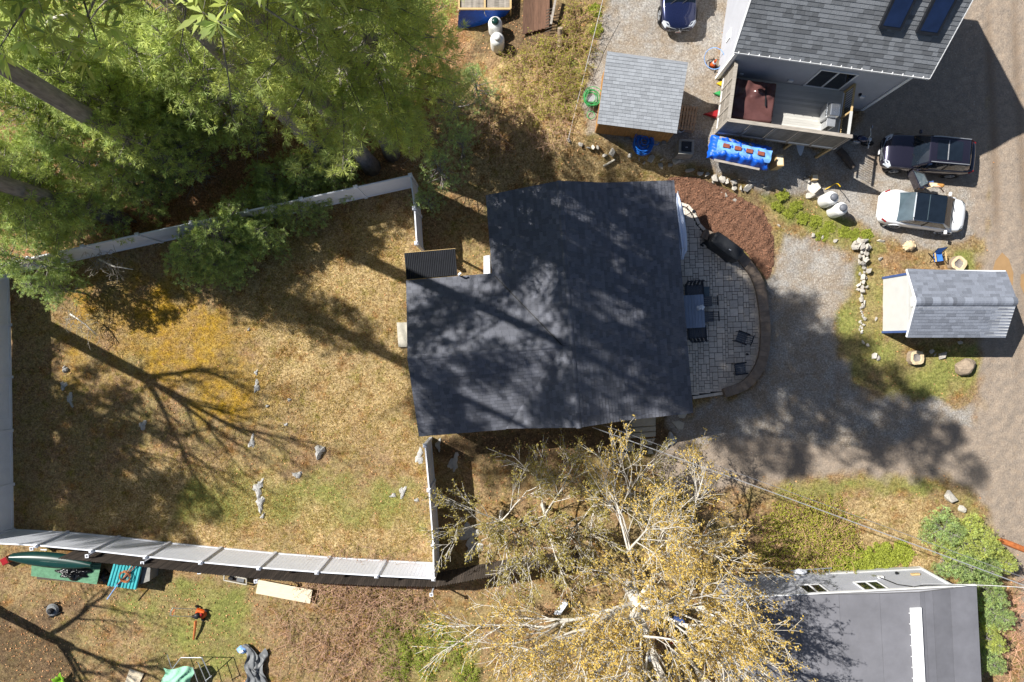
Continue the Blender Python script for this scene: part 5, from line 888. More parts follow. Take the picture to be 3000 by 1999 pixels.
for i, (px, py, s_, lb) in enumerate(((2530, 1000, .5, 'pale angular rock below the end of the stone wall'), (2560, 1042, .5, 'oval grey rock in the shade left of the hollow log'), (2570, 1050, .35, 'small pale rock beside the oval grey rock'), (2541, 1012, .25, 'small rock at the foot of the stone wall'), (2758, 1040, .65, 'flat pale rock in the shade below the roadside shed'), (2728, 1030, .3, 'small white rock below the roadside shed wall'), (2740, 1041, .28, 'little rock left of the flat pale rock'), (2812, 1004, .3, 'whitish stone in the dark shade of the roadside shed'), (2577, 757, .35, 'dark grey rock in the grass right of the stone wall'), (2565, 935, .25, 'small white stone left of the white gable wall'), (2780, 1455, .9, 'long pale rock near the bend of the road'), (2815, 1490, .5, 'tan rock below the long pale rock'), (2580, 712, .5, 'broad grey rock behind the stone wall top'))): rock(px, py, s_, lb, None, 200+i, .5)
# ledge outcrops in the yard
def ledge(label, cpx, L, Wd, rz, seed, hgt=.12):
    L *= .88; Wd *= .88
    R = np.random.default_rng(seed); p = G(*cpx); pts = []
    for k in range(26): a = k*6.283/26; r_ = (1+.3*math.sin(a*3+seed)+R.uniform(-.18, .18)); pts.append((math.cos(a)*L/2*r_, math.sin(a)*Wd/2*r_))
    mb = MB(); n_ = len(pts); rings = [(1., -.03), (.9, .03), (.6, hgt*.8), (.25, hgt)]; V_ = [(x*s+R.normal(0, .02), y*s+R.normal(0, .02), z+R.normal(0, .008)*(z > 0)) for s, z in rings for x, y in pts]+[(0, 0, hgt)]; Fs = [(i*n_+j, i*n_+(j+1) % n_, (i+1)*n_+(j+1) % n_, (i+1)*n_+j) for i in range(3) for j in range(n_)]+[(3*n_+j, 3*n_+(j+1) % n_, 4*n_) for j in range(n_)]
    mb.add(V_, Fs); o = mb.build('ledge_rock', M['ledge']); o.location = (p.x, p.y, p.z-.03); o.rotation_euler = (0, 0, rz); tag(o, label, 'rock', 'ledge outcrops in the yard')
for a in (('pale pointed ledge rock in the moss near the yard centre', (752, 1133), .85, .36, 1.5, 1), ('small white ledge rock just above the pale pointed one', (751, 1091), .4, .28, 1.2, 2), ('long pale ledge rock near the bottom of the lawn', (757, 1430), 1.1, .62, 1.3, 3), ('tapering lower half of the long pale ledge rock', (763, 1475), 1., .45, 1.45, 4), ('knobbly dark ledge rock in the right half of the yard', (935, 1322), .95, .6, 1.4, 5, .3), ('dark flat ledge rock left of the knobbly one', (872, 1391), .65, .4, .1, 6), ('grey ledge rock under the branch shadow', (738, 1295), .9, .4, 1.3, 7), ('grey ledge rock against the right fence', (1228, 1340), 1.1, .5, 1.4, 8), ('bluish stone left of the dark branch shadows', (417, 1246), .55, .42, 1.2, 9), ('narrow bluish rock beside the left fence shade', (206, 1172), .95, .34, 1.8, 10), ('jagged bluish rock above the narrow one', (186, 1130), .6, .42, 1.4, 11), ('rounded grey rock top of the left row', (191, 1083), .45, .32, 1.4, 12, .2), ('small bluish stone right of the yellow moss', (838, 1244), .32, .22, .4, 13), ('tiny grey stone in the moss', (783, 1190), .24, .18, .3, 14), ('tiny blue stone right of the moss', (847, 1171), .22, .2, .3, 15), ('long low ledge near the lower right fence', (1180, 1440), .8, .4, 1.2, 16), ('small pale ledge left of the long low one', (1152, 1452), .4, .3, .3, 17), ('pale stone near the right fence', (1221, 1465), .3, .25, .3, 18), ('small white stone in the upper moss', (729, 966), .25, .14, 1.2, 19), ('thin grey ledge below the long pale rock', (770, 1512), .45, .2, 1.1, 20), ('dark ledge rock in the shade below the dark house', (1330, 1355), 1.2, .6, 1.3, 21), ('dark ledge in the shade right of the fence', (1285, 1305), .8, .3, 1.5, 22), ('broad dark ledge under the oak twigs', (1370, 1560), 1.3, 1.0, .6, 23), ('pale slab of ledge below the broad dark one', (1385, 1610), 1.6, 1.0, 1.2, 24), ('rounded grey boulder near the entry steps', (1963, 1290), 1.2, .8, 1.2, 25, .25)): ledge(*a)
for i, (pts, lb) in enumerate((([(1983, 1212), (2015, 1208), (2005, 1226), (1990, 1225)], 'pale flagstone under the lower right corner of the eave'), ([(1968, 1236), (1988, 1232), (2004, 1240), (2000, 1258), (1987, 1259)], 'pale pointed flagstone right of the entry steps'), ([(1836, 1296), (1852, 1298), (1856, 1322), (1838, 1324)], 'pale upright flagstone below the entry steps'), ([(1876, 1288), (1920, 1284), (1908, 1304), (1890, 1302)], 'broken flagstone at the foot of the entry steps'), ([(1896, 1318), (1910, 1316), (1914, 1330), (1898, 1330)], 'small flagstone below the broken one'))):
    P = [G(*p) for p in pts]; tag(MB().prism([(p.x, p.y) for p in P], -.02, .06, 1.1).build('flagstone', M['concrete'], bevel=.01), lb, 'flagstone')
# ---------------------------------------------------------------- cars
def car(name, label, p, rz, paint, L, Wd, zsh, zroof, cab, hood, rear_x, glassroof=False, suv=True, door=None, grille=True, rearglass='carglass', trim=None):
    t = thing(name, label, 'car', p, rz); hw = Wd/2; xf, xr = L/2, -L/2
    xs = [xr, xr+.06, xr+.3, xr+.75, -.6, .1, xf-1.45, xf-.75, xf-.32, xf-.08, xf]; fw = [.72, .86, .96, 1., 1., 1., 1., .985, .93, .8, .66]; zt = [zsh*.82, zsh*.95, zsh*.99, zsh, zsh, zsh, zsh*.985, zsh*.95, zsh*.885, zsh*.76, zsh*.62]; zb = [.42, .34, .27, .24, .22, .22, .22, .24, .28, .34, .42]
    V = []; prof = lambda w, b, tz: [(0, b), (w*.8, b), (w*.97, b+.1), (w, b+(tz-b)*.45), (w*.985, b+(tz-b)*.75), (w*.93, tz-.05), (w*.82, tz+.005), (w*.45, tz+.03), (0, tz+.04)]
    for x, f_, tz, b in zip(xs, fw, zt, zb):
        pr = prof(hw*f_, b, tz); V += [(x, -y, z) for y, z in pr]+[(x, y, z) for y, z in pr[-2:0:-1]]
    m_ = 16; Fs = [(i*m_+j, i*m_+(j+1) % m_, (i+1)*m_+(j+1) % m_, (i+1)*m_+j) for i in range(len(xs)-1) for j in range(m_)]+[tuple(range(m_)), tuple(range((len(xs)-1)*m_, len(xs)*m_))]
    MB().add(V, Fs).build('body', paint, t, smooth=True, sub=2)
    xfb, xft, xrt, xrb = cab; zb_, zr_ = zsh-.06, zroof; wb, wr = hw*.9, hw*(.8 if glassroof else .74)
    NU = 9
    def panel(c4, off, bulge, n1=7, n2=7, nrm=(0, 0, 1)):
        A, Bq, Cq, D = [Vector(c) for c in c4]; nrm = Vector(nrm).normalized(); return lambda u, v: A.lerp(Bq, u).lerp(D.lerp(Cq, u), v)+nrm*(off+bulge*16*u*(1-u)*v*(1-v)*.25+bulge*.5*(4*v*(1-v)))
    fb = [(xfb, -wb, zb_), (xfb, wb, zb_)]; ft = [(xft, -wr, zr_-.03), (xft, wr, zr_-.03)]; rt = [(xrt, -wr, zr_-.04), (xrt, wr, zr_-.04)]; rb = [(xrb, -wb*.95, zb_+.02), (xrb, wb*.95, zb_+.02)]
    cb = MB(); cb.add([fb[0], fb[1], ft[0], ft[1], rt[0], rt[1], rb[0], rb[1]], [(0, 1, 3, 2), (2, 3, 5, 4), (4, 5, 7, 6), (0, 2, 4, 6), (1, 7, 5, 3), (0, 6, 7, 1)]); cb.build('cabin', paint, t, bevel=.09, smooth=True)
    lerp = lambda a, b, k: tuple(Vector(a).lerp(Vector(b), k)); ins = .06
    def glassq(nm, a, b, c, d, m, nrm, off=.012, bulge=.03, parent=t):
        A, Bq, Cq, D = map(Vector, (a, b, c, d)); ce = (A+Bq+Cq+D)/4; q = [p+(ce-p).normalized()*(.025 if glassroof else ins) for p in (A, Bq, Cq, D)]; return MB().grid(panel(q, off, bulge, nrm=nrm), 9, 9).build(nm, m, parent, smooth=True)
    wn = (Vector(ft[0])-Vector(fb[0])).cross(Vector((0, 1, 0))); wn = -wn if wn.z < 0 else wn
    glassq('windshield', fb[0], fb[1], ft[1], ft[0], M['carglass'], wn); rn = (Vector(rb[0])-Vector(rt[0])).cross(Vector((0, 1, 0))); rn = -rn if rn.z < 0 else rn
    if glassroof:
        MB().grid(panel([lerp(ft[0], ft[1], .02), lerp(ft[1], ft[0], .02), lerp(rt[1], rt[0], .02), lerp(rt[0], rt[1], .02)], .02, .05), 12, 12).build('roof_glass', M['carglass'], t, smooth=True)
        glassq('rear_window', rb[0], rb[1], rt[1], rt[0], M[rearglass], rn, .014); B((xft-.95, 0, zr_+.035), (.03, wr*1.8, .02)).build('roof_bar', M['greypane'], t); B((xrt-.02, 0, zr_+.0), (.04, wr*1.6, .05)).build('roof_bar', M['lamp'], t)
    else:
        glassq('rear_window', rb[0], rb[1], rt[1], rt[0], M['carglass'], rn); 
        if suv:
            a = .16; MB().grid(panel([lerp(lerp(ft[0], rt[0], .18), lerp(ft[1], rt[1], .18), .14), lerp(lerp(ft[1], rt[1], .18), lerp(ft[0], rt[0], .18), .14), lerp(lerp(ft[1], rt[1], .8), lerp(ft[0], rt[0], .8), .14), lerp(lerp(ft[0], rt[0], .8), lerp(ft[1], rt[1], .8), .14)], .012, .01), 4, 4).build('sunroof', M['carglass'], t); mid = Vector(ft[0]).lerp(Vector(rt[0]), .45); B((mid.x, 0, zr_-.005), (.03, wr*1.45, .02)).build('sunroof_bar', M['alu'], t)
            for s_ in (-1, 1): MB().tube([(xft-.1, s_*wr*.93, zr_+.02), (0, s_*wr*.95, zr_+.06), (xrt+.05, s_*wr*.93, zr_+.02)], .022, 6).build('roof_rail', trim or M['alu'], t)
    for s_ in (-1, 1):
        i = 0 if s_ < 0 else 1; sn_ = Vector((0, s_, .35)); glassq('side_window', lerp(fb[i], rb[i], .08), lerp(fb[i], rb[i], .9), lerp(ft[i], rt[i], .97), lerp(ft[i], rt[i], .02), M['carglass'], sn_, .012, .01)
        cx_ = (xft+xrt)/2; B((cx_, s_*(wb+wr)/2*1.0, (zb_+zr_)/2), (.07, .05, zr_-zb_-.05), rot=(s_*math.atan2(wb-wr, zr_-zb_), 0, 0)).build('pillar', M['black'], t)
        mr = MB(); mr.box((xfb-.35, s_*(hw+.1), zb_+.08), (.14, .22, .14)); mr.build('mirror', paint, t, bevel=.04)
        for x in (xf-.92, xr+.95):
            wh = MB(); wh.lathe([(.2, 0), (.345, 0), (.36, .05), (.36, .19), (.33, .22), (.24, .2)], 24, Matrix.Translation((x, s_*(hw-.2), .36))@Matrix.Rotation(-s_*math.pi/2, 4, 'X')); w_ = wh.build('wheel', M['rubber'], t, smooth=False)
            rm = MB(); Mx = Matrix.Translation((x, s_*(hw-.005), .36))@Matrix.Rotation(-s_*math.pi/2, 4, 'X'); rm.lathe([(.05, .02), (.05, .03)], 10, Mx)
            for k in range(5): a = k*1.2566; rm.bar(Mx@Vector((0, 0, .02)), Mx@Vector((.22*math.cos(a), .22*math.sin(a), .02)), .06, .03)
            rm.ring(Mx.translation, .235, .018, 20, 5, Mx.to_3x3()); rm.build('rim', M['alu'], w_); arch = MB(); arch.ring((x, s_*(hw-.01), .36), .42, .035, 24, 5, Matrix.Rotation(math.pi/2, 3, 'X')); arch.build('wheel_arch', M['black'] if suv else paint, t)
        hl = MB().add([(xf-.42, s_*hw*.9, zsh*.88), (xf-.16, s_*hw*.72, zsh*.8), (xf-.12, s_*hw*.5, zsh*.79), (xf-.3, s_*hw*.62, zsh*.9), (xf-.36, s_*hw*.97, zsh*.7), (xf-.08, s_*hw*.78, zsh*.66), (xf-.04, s_*hw*.52, zsh*.68), (xf-.3, s_*hw*.8, zsh*.7)], [(0, 1, 2, 3), (4, 5, 6, 7), (0, 1, 5, 4), (1, 2, 6, 5), (2, 3, 7, 6), (3, 0, 4, 7)]); hl.build('headlight', M['lamp'] if grille else M['greypane'], t, bevel=.02)
        tl = MB().box((xr+.2, s_*hw*.84, zsh*.9), (.3, .08, .1), s_*.55); tl.build('taillight', M['red'], t, bevel=.03)
    if grille:
        B((xf-.02, 0, zsh*.55), (.1, hw*1.1, .28)).build('grille', M['black'], t, bevel=.03); B((xf+.035, 0, zsh*.62), (.02, hw*1.15, .035)).build('grille_bar', M['chrome'], t)
        for s_ in (-1, 1): MB().bar((xf-.02, s_*hw*.1, zsh*.66), (xf-.12, s_*hw*.75, zsh*.8), .04, .03).build('chrome_strip', M['chrome'], t)
    B((xf+.05, 0, .5), (.02, .3, .15)).build('licence_plate', M['plate'], t)
    B((xr-.015, 0, .72), (.02, .3, .15)).build('licence_plate', M['plate'], t); B((xr+.02, 0, .5), (.12, hw*1.3, .2)).build('bumper', M['black'] if suv else paint, t, bevel=.05)
    MB().bar((xfb+.04, -.5, zb_+.05), (xfb-.28, .05, zb_+.25), .02, .02).bar((xfb+.04, .1, zb_+.05), (xfb-.28, .6, zb_+.25), .02, .02).build('wiper', M['black'], t)
    return t
wc = car('white_car', 'white electric car with an all-glass dark roof parked beside the dark suv', (22.72, 7.17, 0), math.radians(-7.5), M['whitepaint'], 4.75, 1.92, .98, 1.6, (1.55, .72, -.95, -1.55), 0, 0, glassroof=True, suv=False, grille=False, rearglass='greypane')
ds = car('dark_suv', 'dark violet grey suv with a sunroof and its front door wide open', (22.95, 10.3, 0), math.radians(175), M['darkpaint'], 5.0, 1.98, 1.12, 1.75, (1.05, .45, -1.75, -2.2), 0, 0)
# the open door of the dark suv, swung out on the side of the white car
dd = MB(); dd.hexa([(0, 0, .42), (-.02, .06, .42), (-1.05, .06, .42), (-1.05, -.02, .42)], [(0, 0, 1.05), (-.02, .08, 1.05), (-1.05, .1, 1.08), (-1.05, 0, 1.08)]); d_ = dd.build('front_door', M['darkpaint'], ds, bevel=.03); d_.location = (.85, .97, 0); d_.rotation_euler = (0, 0, math.radians(-62)); fr = MB().tube([(-.05, .03, 1.05), (-.45, -.1, 1.55), (-1.0, -.12, 1.58), (-1.05, .03, 1.08)], .03, 6).build('window_frame', M['black'], d_); MB().hexa([(-.1, .035, 1.06), (-.1, .045, 1.06), (-1.02, .045, 1.08), (-1.02, .035, 1.08)], [(-.46, -.09, 1.52), (-.46, -.08, 1.52), (-1.0, -.11, 1.55), (-1.0, -.12, 1.55)]).build('window_pane', M['greypane'], d_); B((-.5, -.03, .8), (.7, .05, .16)).build('armrest', M['sling'], d_)
nc = car('navy_car', 'navy blue car nosing down at the top edge above the grey shed', (8.75, 18.75, float(T(8.75, 17.))), math.radians(-89), M['navy'], 4.7, 1.9, 1.02, 1.68, (1.12, .35, -1.7, -2.1), 0, 0)
MB().ring((2.44, 0, .72), .055, .012, 12, 4, Matrix.Rotation(math.pi/2, 3, 'Y')).bar((2.44, -.03, .69), (2.44, -.022, .76), .02, .015).bar((2.44, .03, .69), (2.44, .022, .76), .02, .015).bar((2.44, -.027, .725), (2.44, .027, .725), .015, .015).build('emblem', M['chrome'], nc)
for k in range(6): B((2.415, -.1+k*.04, .5), (.004, .024, .06)).build('plate_letter', M['platered'], nc)
# ---------------------------------------------------------------- person between the two cars
def skin_body(name, nodes, edges, m, parent, sub=2, root=0):
    me = bpy.data.meshes.new(name); me.from_pydata([n_[0] for n_ in nodes], edges, []); o = linkobj(name, me, parent); me.materials.append(m)
    sm = o.modifiers.new('skin', 'SKIN'); sm.use_smooth_shade = True
    for i, n_ in enumerate(nodes): v = me.skin_vertices[0].data[i]; v.radius = n_[1] if hasattr(n_[1], '__len__') else (n_[1], n_[1]); v.use_root = (i == root)
    b_ = o.modifiers.new('sub', 'SUBSURF'); b_.levels = b_.render_levels = sub; return o
per = thing('person', 'person with brown hair, beige top and jeans leaning between the two parked cars', 'person', (23.02, 8.62, 0), math.radians(0))
pel, ch, nk, hd = (0, 0, .92), (.03, -.16, 1.27), (.1, -.22, 1.43), (.19, -.27, 1.56)
N = [(pel, (.15, .11)), ((0, -.08, 1.1), (.14, .1)), (ch, (.17, .11)), (nk, .055), (hd, (.085, .1)), ((.22, -.29, 1.66), (.07, .08)), ((.19, -.14, 1.36), .06), ((.34, -.2, 1.16), .045), ((.5, -.36, 1.12), .034), ((.56, -.42, 1.11), (.02, .04)), ((-.15, -.18, 1.36), .06), ((-.28, -.26, 1.14), .045), ((-.44, -.14, 1.04), .034), ((-.5, -.1, 1.03), (.02, .04)), ((.1, .02, .86), .09), ((.12, -.04, .5), .062), ((.12, .04, .1), .045), ((.14, -.1, .04), .04), ((-.1, .02, .86), .09), ((-.12, -.06, .5), .062), ((-.14, .04, .1), .045), ((-.13, -.1, .04), .04)]
E = [(0, 1), (1, 2), (2, 3), (3, 4), (4, 5), (2, 6), (6, 7), (7, 8), (8, 9), (2, 10), (10, 11), (11, 12), (12, 13), (0, 14), (14, 15), (15, 16), (16, 17), (0, 18), (18, 19), (19, 20), (20, 21)]
for b_, s_ in ((9, 1), (13, -1)):
    p = Vector(N[b_][0]); q = Vector(N[b_-1][0]); d_ = (p-q).normalized(); sd_ = d_.cross(Vector((0, 0, 1)))
    for k, l_ in ((-1.5, .06), (-.5, .075), (.5, .07), (1.5, .055)): N.append((tuple(p+d_*.05+sd_*.017*k), .009)); N.append((tuple(p+d_*(.05+l_)+sd_*.019*k+Vector((0, 0, -.02))), .008)); E += [(b_, len(N)-2), (len(N)-2, len(N)-1)]
    N.append((tuple(p+d_*.02+sd_*.05*s_), .009)); N.append((tuple(p+d_*.055+sd_*.06*s_), .008)); E += [(b_, len(N)-2), (len(N)-2, len(N)-1)]
skin_body('body', N, E, M['skin'], per)
skin_body('top', [((0, 0, .9), (.175, .135)), ((0, -.08, 1.1), (.165, .125)), (ch, (.195, .135)), ((.08, -.2, 1.4), .08), ((.19, -.14, 1.36), .078), ((.34, -.2, 1.16), .062), ((.47, -.33, 1.125), .05), ((-.15, -.18, 1.36), .078), ((-.28, -.26, 1.14), .062), ((-.41, -.165, 1.05), .05)], [(0, 1), (1, 2), (2, 3), (2, 4), (4, 5), (5, 6), (2, 7), (7, 8), (8, 9)], M['beige'], per)
skin_body('jeans', [((0, 0, .88), (.165, .125)), ((.1, .02, .82), .108), ((.12, -.04, .5), .078), ((.12, .04, .12), .062), ((-.1, .02, .82), .108), ((-.12, -.06, .5), .078), ((-.14, .04, .12), .062)], [(0, 1), (1, 2), (2, 3), (0, 4), (4, 5), (5, 6)], M['jeans'], per)
skin_body('hair', [((.2, -.27, 1.7), (.1, .105)), ((.2, -.24, 1.62), (.105, .11)), ((.15, -.15, 1.5), (.1, .06)), ((.1, -.08, 1.36), (.085, .035))], [(0, 1), (1, 2), (2, 3)], M['hair'], per)
for s_ in (-1, 1): MB().lathe([(.001, -.012), (.012, 0), (.001, .012)], 6, Matrix.Translation((.2+s_*.033, -.365, 1.58))).build('eye', M['black'], per)
# ---------------------------------------------------------------- gas tanks
def tank(label, base, top, dome, tall=1.15, r_=.38, fl=False, dm=None):
    t = thing('gas_tank', label, 'gas tank', (base.x, base.y, base.z), 0, 'upright white gas tanks'); MB().lathe([(r_*.8, 0), (r_*.85, .06), (r_*.97, .1), (r_, .2), (r_, tall-.15), (r_*.93, tall-.04), (r_*.75, tall+.05), (r_*.5, tall+.1), (0.01, tall+.12)], 28).build('body', M['tank'], t, smooth=True)
    MB().lathe([(.2, tall+.06), (.2, tall+.2), (.17, tall+.27), (.08, tall+.3), (.01, tall+.31)], 20).build('dome', dome, t, smooth=True); MB().ring((0, 0, .03), r_*.8, .03, 20, 5).build('foot_ring', M['tank'], t)
tank('white gas tank with a grey dome, upper of the pair by the white car', G(2411, 592), 0, M['tankgrey']); tank('white gas tank with a grey dome, lower of the pair by the white car', G(2437, 622), 0, M['tankgrey'])
tank('white gas tank with a dark green cap against the blue tarp', G(1452, 95), 0, M['canoe']); tank('plain white gas tank in front of the capped one near the top', G(1458, 140), 0, M['tank'])
tag(MB().tube([G(2417, 556), G(2440, 542)+Vector((0, 0, .3)), W(2455, 539, .9), W(2462, 547, 1.3)], .025, 6).build('yellow_hose', M['yellow']), 'yellow gas hose behind the upper tank by the white car', 'hose'); tag(MB().tube([W(1424, 48, 1.3), W(1420, 40, 1.5), W(1418, 25, 1.6)], .02, 6).build('gas_line', M['palewire']), 'thin gas line from the green capped tank to the wooden frame', 'hose')
# ---------------------------------------------------------------- around the grey shed
hr = thing('hose_reel', 'coiled green garden hose on a reel left of the grey shed', 'hose reel', G(1728, 300)); p = W(1733, 288, 2.35)
for k in range(9): MB().ring((p.x+random.gauss(0, .04), p.y+random.gauss(0, .05), p.z-.12+k*.035), .3+random.gauss(0, .06), .018, 22, 5, Euler((.35+random.gauss(0, .12), random.gauss(0, .15), 0)).to_matrix()).build('hose_loop', M['hosegreen'], hr, world=True)
MB().ring(W(1731, 337, 1.9), .2, .018, 20, 5).build('hose_loop', M['hosegreen'], hr, world=True); B((p.x+.05, p.y, p.z-.25), (.5, .35, .5)).build('reel', M['alu'], hr, world=True); MB().bar(W(1726, 325, 1.85), W(1731, 300, 2.2), .05, .05).bar(W(1737, 325, 1.85), W(1740, 300, 2.2), .05, .05).build('frame', M['alu'], hr, world=True)
pal = thing('pallet', 'wooden pallet lying against the right wall of the grey shed', 'pallet', G(2025, 345)); A, Bq, Cq, D = W(1996, 309, 2.4), W(2047, 313, 2.4), W(2036, 385, 2.35), W(1986, 378, 2.35)
for k in range(6): a, b = A.lerp(Bq, (k+.4)/6.), D.lerp(Cq, (k+.4)/6.); MB().bar(a, b, .1, .025).build('slat', M['palwood'], pal, world=True)
for k in range(4): a, b = A.lerp(D, (k+.2)/3.4), Bq.lerp(Cq, (k+.2)/3.4); MB().bar(a-Vector((0, 0, .25)), b-Vector((0, 0, .25)), .06, .46).build('bearer', M['palwood'], pal, world=True)
bk = thing('bucket', 'white plastic bucket at the lower corner of the pallet', 'bucket', G(1992, 384)); MB().lathe([(.12, 0), (.15, .33), (.16, .34), (.14, .33), (.12, .03)], 16).build('pail', M['boardwhite'], bk); MB().ring((0, 0, .34), .155, .012, 16, 4).build('rim', M['vinyl'], bk)
cl = thing('pipe_coil', 'loose coil of blue water pipe in front of the cedar shed', 'pipe coil', G(1894, 428)); p = G(1890, 425)
for k in range(16): u = k/15; MB().ring(W(1884+u*3+random.gauss(0, 2.), 430-u*18, 1.75+u*.55), .16+.36*abs(math.sin(k*1.9))+random.gauss(0, .02), .026, 30, 6, Euler((.15+random.gauss(0, .1), .25*u+random.gauss(0, .08), 0)).to_matrix()).build('pipe_loop', M['bluehose'], cl, world=True)
MB().tube([W(1900, 425, 2.2), W(1925, 425, 2.3), W(1931, 419, 2.2)], .022, 6).build('pipe_end', M['bluehose'], cl, world=True); MB().lathe([(.3, 0), (.32, .04), (.06, .06), (.06, .5)], 16, Matrix.Translation(G(1890, 432))).build('stand', M['alu'], cl, world=True)
vb = thing('well_cover', 'square concrete pad with a dark hatch between the cedar shed and the blue tarp', 'hatch', G(2011, 430)); q = W(2011, 430, 2.25); B((q.x, q.y, q.z-.5), (.8, .8, 1.0), -.05).build('pad', M['foundation'], vb, world=True, bevel=.02); B((q.x, q.y, q.z+.02), (.54, .54, .06), -.05).build('hatch', M['blackmetal'], vb, world=True, bevel=.015); B((q.x, q.y-.05, q.z+.06), (.12, .03, .03), -.05).build('handle', M['alu'], vb, world=True)
pl_ = thing('log_piece', 'pale straight stick lying on the bank left of the loose stones', 'stick', G(1785, 478)); MB().tube([G(1767, 488)+Vector((0, 0, .08)), G(1785, 478)+Vector((0, 0, .08)), G(1802, 468)+Vector((0, 0, .08))], [.06, .06, .05], 7).build('wood', M['concrete'], pl_, world=True)
cn = thing('traffic_cone', 'orange traffic cone with a white band beside the grey house wall', 'traffic cone', G(2087, 192)); B((0, 0, .02), (.36, .36, .04)).build('foot', M['black'], cn); MB().lathe([(.15, .04), (.1, .32)], 16).build('cone', M['orange'], cn, smooth=True); MB().lathe([(.1, .321), (.075, .47)], 16).build('band', M['boardwhite'], cn, smooth=True); MB().lathe([(.075, .471), (.03, .7), (.02, .71)], 16).build('tip', M['orange'], cn, smooth=True)
hp_ = thing('hoop', 'pale blue plastic hoop standing around the traffic cone', 'hoop', G(2092, 195)); MB().ring(W(2093, 172, 2.3), .55, .02, 36, 6, Euler((.6, -.75, 0)).to_matrix()).build('ring', M['paleblue'], hp_, world=True)
tag(MB().tube([G(2090, 205)+Vector((0, 0, .03)), G(2078, 190)+Vector((0, 0, .03)), G(2090, 170)+Vector((0, 0, .04)), G(2098, 200)+Vector((0, 0, .04)), G(2092, 215)+Vector((0, 0, .03))], .02, 6).build('black_cord', M['black']), 'loop of black cord on the gravel under the hoop', 'cord')
for px, py, m_, lb, sz in ((2101, 247, 'yellow', 'yellow toy shovel tip poking out left of the deck screen', (.3, .14, .05)), (2103, 276, 'hosegreen', 'green sled tip poking out left of the deck screen', (.5, .2, .08)), (2090, 337, 'red', 'dark red kayak tip poking out left of the deck', (.8, .25, .15))):
    p = G(px, py); o = thing('sled' if m_ != 'red' else 'kayak', lb, 'sled' if m_ != 'red' else 'kayak', (p.x+.2, p.y, p.z+.08)); MB().add([(-sz[0], 0, 0), (0, -sz[1], 0), (sz[0], -sz[1], 0), (sz[0], sz[1], 0), (0, sz[1], 0), (-sz[0]*.9, 0, sz[2]), (0, -sz[1]*.8, sz[2]), (sz[0], -sz[1]*.8, sz[2]), (sz[0], sz[1]*.8, sz[2]), (0, sz[1]*.8, sz[2])], [(4, 3, 2, 1, 0), (5, 6, 7, 8, 9)]+[(i, (i+1) % 5, (i+1) % 5+5, i+5) for i in range(5)]).build('hull', M[m_], o)
# blue tarp bundle weighted with bricks
tb = thing('tarp_bundle', 'long bundle under a bright blue tarpaulin below the deck', 'tarpaulin', G(2165, 450)); c0 = G(2165, 448, .45); c0.z += .45; ang = -.205; Rz = Matrix.Rotation(ang, 3, 'Z')
def tarp(u, v):
    x, y = (u-.5)*3.3, (v-.5)*1.25; e_ = min(u, 1-u, v, 1-v); z = .55*min(1, e_/.16)**.6+.04*math.sin(u*37+v*9)*math.sin(v*15+u*5)+.03*math.sin(u*60); q = Rz@Vector((x+.02*math.sin(v*20), y+.025*math.sin(u*31), z)); return (c0.x+q.x, c0.y+q.y, c0.z-.45+q.z)
MB().grid(tarp, 60, 26).build('tarp', M['bluetarp'], tb, world=True, smooth=True)
def tarp2(u, v):
    x, y = (u-.47)*2.9, (v-.5)*.62-.06; e_ = min(v, 1-v); z = .6+.04*math.sin(u*25+v*7)-.12*(v < .2)*(1-v/.2); q = Rz@Vector((x, y, z)); return (c0.x+q.x, c0.y+q.y, c0.z-.45+q.z)
MB().grid(tarp2, 40, 12).build('tarp_sheet', M['paletarp'], tb, world=True, smooth=True); q = lambda x, y, z: c0+Rz@Vector((x, y, z-.45))
for k in range(4): MB().box(q(-.9+k*.62, .0-.01*k, .66), (.34, .2, .07), ang).build('brick', M['brick'], tb, world=True)
for a, b in (((-1.3, .42, .5), (.9, .33, .5)), ((-1.25, -.68, .12), (1.2, -.68, .12))): MB().bar(q(*a), q(*b), .12, .05).build('board', M['greywood'], tb, world=True)
for px, py, s_, lb in ((2266, 483, (.4, .62, .9), 'stubby square cut timber right of the blue tarp bundle'), (2377, 526, (.34, .3, .5), 'small cut timber block above the large flat rock')):
    p = G(px, py); t = thing('timber_block', lb, 'timber', p, .05); B((0, 0, s_[2]/2), s_).build('block', M['lumber'], t, bevel=.01); B((0, 0, s_[2]+.003), (s_[0]*.8, s_[1]*.8, .006)).build('top_face', M['plywood'], t)
p = G(2361, 526); t = thing('rubble', 'little heap of broken bricks beside the small timber block', 'rubble', p); [linkobj('brick_piece', rk[k % 6], t, loc=(random.gauss(0, .1), random.gauss(0, .12), .1+.06*(k % 3))).__setattr__('scale', (.1, .08, .07)) for k in range(9)]
